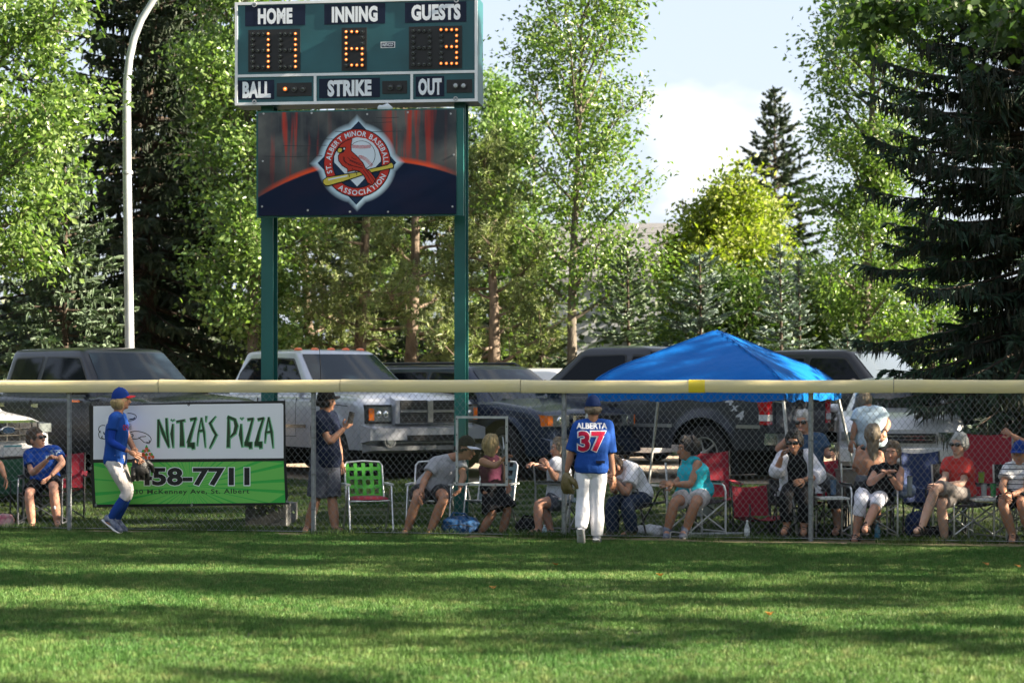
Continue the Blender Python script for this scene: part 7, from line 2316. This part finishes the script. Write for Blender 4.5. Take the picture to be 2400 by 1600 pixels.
mb = MB(); mb.lathe([(.030, -.012), (.034, -.012), (.034, .012), (.030, .012)], Matrix.Translation(p.J['lwr']) @ (p.J['lel'] - p.J['lwr']).to_track_quat('Z', 'Y').to_matrix().to_4x4(), 14); mb.build('wristwatch', M_black, p.root)
p = Person('silver haired woman with sunglasses in coral red t-shirt sitting cross legged', CE, FY(2240) + .60,
    dict(head=(1402, 762), rsh=(1325, 892, .05), lsh=(1462, 905, -.05), rel=(1300, 1015, -.08), rwr=(1215, 1070, -.36), lel=(1432, 1045, -.18), lwr=(1262, 1062, -.40), rhip=(1385, 1130, .12), lhip=(1462, 1130, .0), lkn=(1235, 1068, -.44), lan=(1128, 1372, -.55), ltoe=(1080, 1402, -.62), rkn=(1272, 1180, -.38), ran=(1302, 1470, -.30), rtoe=(1296, 1502, -.44)),
    (-.62, -.76, .02), dict(hairm=H_grey, glasses='dark', rcurl=.6, lcurl=.6), S_pale, 1.04, SG, facing=(-.65, -.75, 0))
p.shirt(C_redtee, .62, .020, -.12, .04); p.bottoms(C_khaki, .88, .018, .015); p.hair(H_grey, 'short', 1.12); p.shoes(mat('pink_sandal', (.35, .2, .17), .6), M_soleb, 'sandal')
p = Person('man in blue cap and striped white polo sitting at the right edge', CE, FY(2390) + .60,
    dict(head=(1850, 830), rsh=(1772, 935, .02), lsh=(1925, 940, -.02), rel=(1722, 1062, -.12), rwr=(1742, 1128, -.34), lel=(1900, 1090, -.2), lwr=(1790, 1130, -.34), rhip=(1800, 1150, .06), lhip=(1900, 1150, .06), rkn=(1722, 1182, -.40), lkn=(1860, 1182, -.42), ran=(1802, 1430, -.34), lan=(1930, 1430, -.34), rtoe=(1790, 1475, -.48)),
    (-.40, -.90, -.05), dict(hairm=H_grey, rcurl=.7, lcurl=.7), S_tan, 1.08, SG, facing=(-.3, -1, 0))
p.shirt(C_stripe, .6, .022, -.1, .05, 'polo_shirt'); p.bottoms(C_black, .78); p.hair(H_grey, capped=True); p.cap(C_capblue, C_capblue, 0, 4); p.shoes(M_sandal, M_soleb, 'sandal')
p = Person('person beyond the right edge whose arm rests on the tall red chair', CE, FY(2420) + 1.05,
    dict(head=(2010, 560), rsh=(1960, 690, -.1), lsh=(2090, 690, .1), rel=(1880, 745, -.12), rwr=(1795, 690, -.05), lel=(2110, 860, 0), lwr=(2080, 980, -.1), rhip=(1985, 1000), lhip=(2080, 1000), rkn=(1985, 1200, .0), lkn=(2080, 1200, 0), ran=(1985, 1400), lan=(2080, 1400)),
    (-.6, -.7, 0), dict(hairm=H_brown, rcurl=.9), S_tan, 1.06, SG, facing=(-.5, -.8, 0))
p.shirt(C_dkgrey, .5); p.bottoms(C_denim, 1.9, name='jeans'); p.hair(H_brown); p.shoes(M_sandal)
# ================================================================== canopy
M_canopy = mat('blue_canopy_fabric', (.001, .115, .42), .6, spec=.12, noise_amt=.12, noise_scale=1.2, bump=1.6, bump_scale=3.0, stretch=(1, 1, 1))
M_leg = mat('canopy_leg_white', (.50, .51, .50), .45, noise_amt=.15, noise_scale=10)
FR = at(1839, 929, 25.75); FR.z = 1.70
a_ = R(24); s_ = 2.62
eU = Vector((math.cos(a_), -math.sin(a_), 0)); eV = Vector((math.sin(a_), math.cos(a_), 0))
tc_ = FR - eU * s_ / 2 + eV * s_ / 2
tent = empty('pop_up_canopy', (tc_.x, tc_.y, ground_z(tc_.x, tc_.y)), 0, 'bright blue pop up canopy on slanted white legs behind the fence', 'canopy')
TO = Vector(tent.location)
ze, za = 1.83 - TO.z, 2.57 - TO.z
N_ = 24; V_ = []; F_ = []
def cz(u, v):
    m = max(abs(u), abs(v)); k = 1 - m
    h = ze + (za - ze) * (k ** .82)
    h -= .035 * math.sin(math.pi * min(1, k * 1.2)) * (1 - min(abs(u), abs(v)) / max(m, 1e-6)) ** 1.5 * 1.2
    if m > .55: h += .03 * math.sin(math.pi * (m - .55) / .45) 
    return h + .008 * noise.noise(Vector((u * 4, v * 4, 2)))
for j in range(N_ + 1):
    for i in range(N_ + 1):
        u, v = 2 * i / N_ - 1, 2 * j / N_ - 1
        p_ = eU * u * s_ / 2 + eV * v * s_ / 2; V_.append((p_.x, p_.y, cz(u, v)))
F_ = [(j * (N_ + 1) + i, j * (N_ + 1) + i + 1, (j + 1) * (N_ + 1) + i + 1, (j + 1) * (N_ + 1) + i) for j in range(N_) for i in range(N_)]
mb = MB(); mb.add(V_, F_); top = mb.build('roof_fabric', M_canopy, tent, 180)
M_seam = mat('canopy_seam', (.001, .075, .30), .6, spec=.15)
for su, sv in ((1, -1), (-1, -1), (-1, 1), (1, 1)):
    mb = MB(); P_ = []
    for k in range(13):
        t = 1 - k / 12 * .97; q = eU * su * t * s_ / 2 + eV * sv * t * s_ / 2; P_.append(Vector((q.x, q.y, cz(su * t, sv * t) + .004)))
    mb.tube(P_, .011, 6, flat=((0, 0, 1), .4)); mb.build('seam', M_seam, tent, 60)
for k in range(4):
    ax = [(eU, -eV), (eV, eU), (-eU, eV), (-eV, -eU)][k]
    mb = MB(); rows = []
    for i in range(N_ + 1):
        t = 2 * i / N_ - 1
        p0 = ax[0] * t * s_ / 2 + ax[1] * (s_ / 2 + .004); sc_ = .012 * math.sin(i * 1.9 + k)
        rows.append((Vector((p0.x, p0.y, ze)), Vector((p0.x, p0.y, ze - .10)) + ax[1] * sc_, Vector((p0.x, p0.y, ze - .185 + .015 * math.cos(i * math.pi / 3))) + ax[1] * sc_ * 1.6))
    mb.add([q for r_ in rows for q in r_], [(3 * i + k2, 3 * i + 3 + k2, 3 * i + 4 + k2, 3 * i + 1 + k2) for i in range(N_) for k2 in (0, 1)])
    mb.build('valance', M_canopy, tent, 180)
legs = []
for su, sv in ((1, -1), (-1, -1), (-1, 1), (1, 1)):
    t_ = eU * su * s_ / 2 * .97 + eV * sv * s_ / 2 * .97
    # the legs of this canopy splay outwards
    b_ = eU * su * s_ / 2 * 1.17 + eV * sv * s_ / 2 * 1.17
    zb = ground_z(TO.x + b_.x, TO.y + b_.y) - TO.z
    top_ = Vector((t_.x, t_.y, ze - .06)); bot = Vector((b_.x, b_.y, zb))
    mb = MB(); mid = top_.lerp(bot, .45)
    mb.tube([top_, mid], .021, 4); lg = mb.build('leg', M_leg, tent)
    mb = MB(); mb.tube([mid - (bot - top_) * .02, bot], .0165, 4); mb.build('inner_tube', M_leg, lg)
    mb = MB(); mb.box(bot + Vector((0, 0, .008)), (.08, .08, .012)); mb.build('foot', M_leg, lg)
    mb = MB(); mb.box(top_ + Vector((0, 0, .0)), (.06, .06, .08)); mb.build('corner_bracket', M_leg, lg)
    legs.append(top_)
for i in range(4):
    a0, a1 = legs[i], legs[(i + 1) % 4]; m_ = (a0 + a1) / 2
    mb = MB(); dz = Vector((0, 0, .16))
    for p0, p1 in ((a0, m_ - dz * .5), (m_ - dz * .5, a1), (a0 - dz, m_ + dz * .3), (m_ + dz * .3, a1 - dz)): mb.tube([p0 + Vector((0, 0, .02)), p1], .010, 5)
    tag(mb.build('scissor_truss', M_leg, tent), kind='stuff')
mb = MB()
for t_ in legs: mb.tube([t_, Vector((0, 0, za - .06))], .010, 5)
tag(mb.build('roof_strut', M_leg, tent), kind='stuff')

# ================================================================== chairs
M_tube = mat('bright_chair_tube', (.62, .63, .64), .28, .75); M_tubeg = mat('grey_chair_tube', (.26, .27, .29), .4, .5); M_tubeb = mat('black_chair_tube', (.02, .021, .023), .4)
M_tubew = mat('white_chair_tube', (.62, .63, .63), .4)
M_arm = mat('chair_arm_plastic', (.50, .51, .50), .5)
W_green = mat('green_webbing', (.055, .36, .025), .7, bump=.3, bump_scale=90); W_wine = mat('wine_cushion', (.24, .012, .03), .85, bump=.3, bump_scale=20)
W_red = mat('red_chair_fabric', (.26, .010, .026), .8, noise_amt=.1, bump=.25, bump_scale=14); W_black = mat('black_chair_fabric', (.012, .012, .015), .8, bump=.25, bump_scale=14)
W_blue = mat('navy_chair_fabric', (.012, .03, .11), .8, bump=.25, bump_scale=14); W_dgreen = mat('dark_green_chair_fabric', (.02, .09, .045), .8, bump=.25, bump_scale=14); W_teal = mat('faded_teal_fabric', (.13, .20, .22), .8, bump=.2)
M_tabletop = mat('white_table_top', (.58, .58, .55), .5)
CG = 'folding chairs behind the fence'
def chair_root(name, px, dy, yaw, label):
    f = fence_at(px); Y = f.y + dy; x = (px - 1200) / K * Y
    return empty(name, (x, Y, ground_z(x, Y)), R(180 + yaw), label, 'chair', CG)
def lawn_chair(px, dy, yaw, label, tube=M_tube, web=W_green, cushion=None, w_=.54):
    r_ = chair_root('lawn_chair', px, dy, yaw, label); h = w_ / 2
    for sg in (-1, 1):
        x = sg * h
        mb = MB(); mb.tube([(x, .30, 0), (x, .20, .40), (x, .16, .58), (x, .10, .60)], .0125, 8); mb.build('front_leg', tube, r_, 60)
        mb = MB(); mb.tube([(x, -.26, 0), (x, .02, .40), (x, .10, .55)], .0125, 8); mb.build('rear_leg', tube, r_, 60)
        mb = MB(); mb.box((x, -.04, .608), (.055, .40, .022)); mb.build('armrest', M_arm, r_)
    hb = h - .03
    mb = MB(); mb.tube([(-hb, -.16, .34), (-hb, -.33, .83), (-hb + .03, -.345, .87), (0, -.35, .885), (hb - .03, -.345, .87), (hb, -.33, .83), (hb, -.16, .34)], .0125, 8); mb.build('back_frame', tube, r_, 60)
    mb = MB(); mb.tube([(-hb, -.18, .36), (-hb, .22, .41), (-hb + .03, .25, .41), (hb - .03, .25, .41), (hb, .22, .41), (hb, -.18, .36)], .0125, 8); mb.build('seat_frame', tube, r_, 60)
    def strap(p0, p1, wd, nrm, sag=.0):
        mb = MB(); p0, p1 = Vector(p0), Vector(p1); d = (p1 - p0).normalized(); n = Vector(nrm).normalized(); l = d.cross(n) * wd / 2
        rings = []
        for k in range(7):
            t = k / 6; c = p0.lerp(p1, t) - n * sag * math.sin(math.pi * t); rings.append([c - l - n * .0015, c + l - n * .0015, c + l + n * .0015, c - l + n * .0015])
        mb.loft(rings); mb.build('webbing_strap', web, r_)
    nb = Vector((0, .95, .33))
    for k in range(5):
        x = (-.36 + .18 * k) * w_ * 1.05
        strap((x, -.175, .38), (x, -.345, .86), .046, nb, .004)
        strap((x, -.17, .365), (x, .25, .415), .046, (0, -.1, 1), .03)
    for k in range(4):
        t = .16 + .23 * k; c = Vector((0, -.175, .38)).lerp(Vector((0, -.34, .86)), t)
        strap(c + Vector((-hb, 0, 0)) + nb * .004, c + Vector((hb, 0, 0)) + nb * .004, .046, nb, .01)
        c = Vector((0, -.13, .37)).lerp(Vector((0, .22, .41)), t); strap(c + Vector((-hb, 0, .004)), c + Vector((hb, 0, .004)), .046, (0, 0, 1), .025)
    if cushion:
        mb = MB(); mb.ball((0, .04, .43), (.24, .23, .035), 18, 8, None, lambda p: (math.copysign(abs(p[0]) ** .5, p[0]), math.copysign(abs(p[1]) ** .5, p[1]), p[2])); mb.build('seat_cushion', cushion, r_, 60)
    return r_
def director_chair(px, dy, yaw, label, tube=M_tube, fab=W_black, table=None, w_=.56, back=True):
    r_ = chair_root('director_chair', px, dy, yaw, label); h = w_ / 2
    for sg in (-1, 1):
        x = sg * h
        mb = MB(); mb.tube([(x, .22, 0), (x, .22, .56), (x, .19, .62), (x, .14, .64), (x, -.20, .64)], .0125, 8); mb.build('front_leg', tube, r_, 60)
        mb = MB(); mb.tube([(x, -.22, 0), (x, -.22, .62), (x, -.25, .90)], .0125, 8); mb.build('rear_leg', tube, r_, 60)
        mb = MB(); mb.box((x, -.02, .665), (.05, .36, .022)); mb.build('armrest', M_tubeb, r_)
        mb = MB(); mb.tube([(x, .22, .06), (x, -.22, .06)], .010, 6); mb.build('side_rail', tube, r_, 60)
    for y in (.20, -.20):
        for sg in (-1, 1):
            mb = MB(); mb.tube([(-sg * h, y - .008 * sg, .08), (sg * h, y - .008 * sg, .42)], .010, 6); mb.build('cross_brace', tube, r_, 60)
    mb = MB(); rings = []
    for k in range(9):
        t = -1 + k / 4; z = .435 - .035 * (1 - t * t); rings.append([Vector((t * h, -.21, z)), Vector((t * h, .23, z)), Vector((t * h, .23, z + .01)), Vector((t * h, -.21, z + .01))])
    mb.loft(rings); mb.build('seat_fabric', fab, r_, 60)
    if back:
        mb = MB(); rings = []
        for k in range(9):
            t = -1 + k / 4; y = -.235 - .03 * (1 - t * t); rings.append([Vector((t * h, y, .62)), Vector((t * h, y - .03, .90)), Vector((t * h, y - .038, .90)), Vector((t * h, y - .008, .62))])
        mb.loft(rings); mb.build('back_fabric', fab, r_, 60)
    if table:
        sg = table; xc = sg * (h + .20)
        mb = MB(); mb.box((xc, .02, .50), (.36, .40, .022)); tt = mb.build('side_table', M_tabletop, r_)
        mb = MB(); mb.tube([(xc - sg * .16, .18, .49), (sg * h, .20, .30)], .009, 6); mb.build('table_strut', tube, tt, 60); mb = MB(); mb.tube([(xc + sg * .14, -.14, .49), (xc + sg * .14, -.14, .0)], .009, 6); mb.build('table_leg', tube, tt, 60)
    return r_
def camp_chair(px, dy, yaw, label, fab=W_red, tube=M_tubeb, s=1.0, back=.88, seat=.42, w_=.58, low=False):
    r_ = chair_root('camp_chair', px, dy, yaw, label); h = w_ / 2
    for sg in (-1, 1):
        x = sg * h
        mb = MB(); mb.tube([(x, -.24, 0), (x * .98, -.24, .30), (x, -.30, back)], .011, 7); mb.build('back_post', tube, r_, 60)
        mb = MB(); mb.tube([(x, .24, 0), (x, .22, .60 if not low else .42)], .011, 7); mb.build('front_post', tube, r_, 60)
        mb = MB(); mb.tube([(-x, .24, .03), (x, .22, seat)], .010, 6); mb.build('cross_brace', tube, r_, 60)
        mb = MB(); mb.tube([(x, -.24, .03), (x, .22, seat)], .010, 6); mb.build('side_brace', tube, r_, 60)
        if not low:
            mb = MB(); mb.box((x, -.03, .60), (.07, .52, .012), (R(-4), 0, 0)); mb.build('armrest', fab, r_)
    mb = MB(); rings = []
    for k in range(9):
        t = -1 + k / 4; z = seat - .06 * (1 - t * t); rings.append([Vector((t * h, -.24, z - .03)), Vector((t * h, .24, z + .01)), Vector((t * h, .24, z + .02)), Vector((t * h, -.24, z - .02))])
    mb.loft(rings); mb.build('seat_fabric', fab, r_, 60)
    mb = MB(); rings = []
    for k in range(9):
        t = -1 + k / 4; y = -.26 - .05 * (1 - t * t); rings.append([Vector((t * h, y + .02, seat - .02)), Vector((t * h, y - .04, back - .03 * (1 - t * t))), Vector((t * h, y - .05, back - .03 * (1 - t * t))), Vector((t * h, y + .01, seat - .02))])
    mb.loft(rings); mb.build('back_fabric', fab, r_, 60)
    return r_
lawn_chair(862, .55, 14, 'empty lawn chair with bright green webbing and a wine red seat cushion', cushion=W_wine)
director_chair(100, .80, 4, 'grey framed folding chair under the man in royal blue t-shirt', M_tubeg, W_black)
camp_chair(146, 1.9, 10, 'red camp chair half hidden behind the leftmost fence post')
camp_chair(-12, .9, -6, 'dark green camp chair at the left edge', W_dgreen)
lawn_chair(1010, .74, -6, 'bright tube lawn chair under the man in grey t-shirt', web=W_black)
lawn_chair(1150, .95, -20, 'pale tube lawn chair behind the woman in maroon top', web=W_teal)
director_chair(1312, .70, 70, 'grey tube folding chair under the woman behind the fence post', M_tubeg, W_teal, back=False)
lawn_chair(1500, .74, 50, 'green folding chair under the hunched man in white shirt', M_tubeb, W_dgreen)
director_chair(1632, .74, 36, 'white tube folding chair under the woman in turquoise', M_tubew, W_black, back=False)
camp_chair(1672, 1.55, 10, 'red camp chair just behind the woman in turquoise', W_red, back=.98)
camp_chair(1782, .75, 20, 'low empty chair with a wine red backrest left of the white cardigan', W_red, low=True, back=.62, seat=.26, w_=.50)
camp_chair(1868, .78, 2, 'black camp chair under the woman in white cardigan', W_black, back=.70)
camp_chair(1925, 1.55, 4, 'wine red camp chair under the man with white hair', W_red)
camp_chair(2035, 1.35, 175, 'dark camp chair turned away under the woman with long hair', W_black, back=.62)
director_chair(2038, .66, 6, 'bright aluminium director chair with a side table under the woman in black', M_tube, W_black, table=1, back=False)
director_chair(2258, .70, 22, 'aluminium director chair under the woman in coral red', M_tube, W_black, table=-1)
director_chair(2398, .70, 6, 'aluminium director chair with a slatted side table at the right edge', M_tube, W_black, table=1)
camp_chair(2318, 1.6, -8, 'tall red camp chair behind the silver haired woman', W_red, M_tubeg, back=1.22, seat=.45, w_=.62)
camp_chair(2190, 1.25, 25, 'navy blue camp chair leaning behind the silver haired woman', W_blue, back=1.02)

# ================================================================== small things on the ground and tables
def gpos(px, dy):
    f = fence_at(px); Y = f.y + dy; x = (px - 1200) / K * Y
    return Vector((x, Y, ground_z(x, Y)))
def bottle(px, dy, label, c, h=.22, r=.034, z=None, capc=(.6, .6, .62), group='bottles and cups among the chairs', cat='bottle'):
    p_ = gpos(px, dy); 
    if z is not None: p_.z = z
    t = empty('bottle', p_, 0, label, cat, group)
    mb = MB(); mb.lathe([(r * .9, 0), (r, .006), (r, h * .30), (r * .93, h * .34), (r, h * .38), (r, h * .62), (r * .45, h * .84), (r * .38, h * .88), (r * .38, h * .93)], None, 14)
    mb.build('body', mat('bottle_' + label.split()[0] + '_' + str(px), c, .12, spec=.7, alpha=1), t, 45)
    mb = MB(); mb.lathe([(r * .45, h * .93), (r * .45, h), (.001, h)], None, 12); mb.build('cap', mat('bottle_cap_%d' % px, capc, .4), t, 40)
    mb = MB(); mb.lathe([(r * 1.015, h * .40), (r * 1.015, h * .60)], None, 14); mb.build('label_band', mat('bottle_band_%d' % px, tuple(min(1, q * 1.25 + .1) for q in c), .5), t, 40)
    return t
bottle(1751, .22, 'clear water bottle standing in the grass beside the low red chair', (.42, .46, .47), .24)
bottle(1276, .30, 'small pale blue bottle standing below the fence post left of player 37', (.30, .42, .50), .15, .03)
bottle(2056, .55, 'blue bottle on the grass under the aluminium chair of the woman in black', (.06, .22, .34), .22)
def tumbler(px, dy, label, c, h=.19, r=.038, z=.53):
    p_ = gpos(px, dy); p_.z = z
    t = empty('tumbler', p_, 0, label, 'cup', 'bottles and cups among the chairs')
    mb = MB(); mb.lathe([(r * .82, 0), (r, h * .9), (r * 1.04, h * .92), (r * 1.04, h * .95)], None, 16); mb.build('cup', mat('tumbler_%d' % px, c, .25), t, 40)
    mb = MB(); mb.lathe([(r * 1.0, h * .95), (r * .9, h), (.001, h)], None, 16); mb.build('lid', M_black, t, 40)
tumbler(1953, .66, 'slate blue tumbler on the side table of the woman in black', (.09, .15, .24))
tumbler(2132, .72, 'clear bottle cup on the table between the two director chairs', (.34, .40, .40), .23, .033)
tumbler(2112, .80, 'dark blue cup on the table left of the silver haired woman', (.02, .05, .14), .14)
tumbler(2328, .62, 'green cup on the side table at the right edge', (.05, .24, .08), .16)
tumbler(2306, .70, 'clear plastic cup on the side table at the right edge', (.36, .40, .40), .15)
tumbler(2300, .95, 'lime green cup behind the coral red t-shirt', (.25, .42, .06), .15, z=.66)
def bag(name, px, dy, label, m, size, cat='bag', strap=True, seed=0, z=None, lumps=6):
    p_ = gpos(px, dy); g = np.random.default_rng(seed)
    if z: p_.z = z
    t = empty(name, p_, 0, label, cat)
    mb = MB(); sx_, sy_, sz_ = size
    mb.ball((0, 0, sz_ * .42), (sx_ * .5, sy_ * .5, sz_ * .46), 16, 10, None, lambda q: (math.copysign(abs(q[0]) ** .7, q[0]), math.copysign(abs(q[1]) ** .7, q[1]), math.copysign(abs(q[2]) ** .8, q[2])))
    for k in range(lumps):
        c_ = (g.uniform(-.36, .36) * sx_, g.uniform(-.3, .1) * sy_, sz_ * g.uniform(.2, .75)); mb.ball(c_, (sx_ * g.uniform(.14, .24), sy_ * .28, sz_ * g.uniform(.14, .28)), 10, 7)
    me = remeshed(mb, max(.010, min(size) * .05), 2); wrinkle(me, .012, 16, seed); me.materials.append(m); link('shell', me, t)
    if strap:
        mb = MB(); mb.tube([(-sx_ * .3, -sy_ * .3, sz_ * .75), (-sx_ * .2, -sy_ * .45, sz_ * 1.05), (sx_ * .1, -sy_ * .4, sz_ * 1.0), (sx_ * .3, -sy_ * .3, sz_ * .6)], .014, 6, flat=((0, 1, 0), .3)); mb.build('strap', m, t, 60)
        mb = MB(); mb.tube([(-sx_ * .35, -sy_ * .52, sz_ * .45), (0, -sy_ * .56, sz_ * .52), (sx_ * .35, -sy_ * .52, sz_ * .42)], .006, 5); mb.build('zipper', M_trim, t)
    return t
bag('backpack', 1080, .42, 'bright blue backpack slumped on the grass in front of the lawn chair', mat('backpack_blue', (.010, .11, .30), .75, noise_amt=.5, noise_scale=9, color2=(.004, .03, .10), bump=.4, bump_scale=20), (.46, .30, .27), 'backpack', seed=3)
bag('handbag', 1240, .48, 'black soft bag on the grass under the woman behind the fence post', C_black, (.34, .26, .24), seed=4)
bag('plastic_bag', 1522, .55, 'white plastic bag lying behind player 37 near the green chair', mat('plastic_bag_white', (.60, .63, .68), .5, bump=.4, bump_scale=14), (.34, .24, .17), 'bag', False, seed=5)
bag('handbag', 2185, .48, 'wide black bag flat on the grass between the two aluminium chairs', C_black, (.52, .30, .17), seed=6)
bag('handbag', 2150, .95, 'navy rucksack with a pale tag leaning behind the black bag', W_blue, (.30, .24, .36), seed=7)
bag('gift_bag', 12, .42, 'pink and white packed bag on the grass at the left edge', mat('pink_bag', (.42, .05, .12), .6, noise_amt=1, noise_scale=9, color2=(.6, .58, .5)), (.22, .16, .22), 'bag', False, seed=8)
bag('towel', 2118, .82, 'bundled blue patterned towel on the table between the director chairs', mat('towel_pattern', (.03, .10, .30), .9, noise_amt=1, noise_scale=26, color2=(.45, .5, .55)), (.30, .22, .18), 'towel', False, seed=9, z=.50)
def tray(px, dy, label):
    p_ = gpos(px, dy); t = empty('tray', p_, R(8), label, 'tray', 'white trays on the grass')
    mb = MB(); mb.loft([[Vector((sx_ * q, sy_ * q2, z)) for q, q2 in ((-1, -1), (1, -1), (1, 1), (-1, 1))] for sx_, sy_, z in ((.15, .10, .004), (.20, .14, .045), (.21, .15, .047), (.195, .135, .040), (.15, .10, .010))]); mb.build('shell', mat('tray_white', (.55, .58, .62), .35), t)
    mb = MB(); mb.ball((.02, 0, .03), (.10, .07, .03), 12, 7); mb.build('contents', mat('tray_contents', (.30, .32, .36), .5), t, 60)
tray(1652, .62, 'white plastic tray on the grass under the turquoise top spectator'); tray(1715, .70, 'second white tray next to the low red chair')
# cooler jug on the ground behind the turquoise chair
p_ = gpos(1650, 2.6); t = empty('drink_cooler', p_, 0, 'clear domed drink jug standing behind the red camp chair', 'cooler')
mb = MB(); mb.lathe([(.13, 0), (.14, .02), (.14, .30), (.12, .38), (.05, .44), (.04, .46)], None, 18); mb.build('jug', mat('jug_grey', (.30, .34, .37), .15), t, 45)
mb = MB(); mb.lathe([(.05, .46), (.05, .49), (.001, .50)], None, 14); mb.build('lid', M_black, t, 45)
p_ = gpos(1988, 1.9); t = empty('cooler_box', p_, R(12), 'beige seat box standing behind the man with white hair', 'box')
mb = MB(); mb.box((0, 0, .36), (.30, .25, .70)); mb.build('box_body', mat('box_beige', (.24, .23, .19), .7, noise_amt=.2), t); mb = MB(); mb.box((0, 0, .725), (.32, .27, .03)); mb.build('lid', mat('box_lid', (.17, .165, .14), .7), t)
# flowers in the scoreboard footing
g = np.random.default_rng(5)
for k, px in enumerate((598, 612, 632, 655)):
    Y = 26.75 + .05 * k; b_ = Vector(((px - 1200) / K * Y, Y, .28)); t = empty('potted_plant', b_, 0, 'dark leafy plant growing around the foot of the left scoreboard post', 'plant', 'plants at the scoreboard footing')
    P = g.normal(size=(170, 3)) * np.array([.07, .06, .09]) + np.array([0, 0, .13]); V1, T1 = leaf_faces(g, P, None, .05, .7); link('foliage', np_mesh('foliage', V1, T1, L_shrub), t)
    mb = MB(); mb.tube([(0, 0, 0), (.01, 0, .14)], .006, 5); mb.build('stem', B_brown, t)
bpy.data.scenes.remove(TMP)
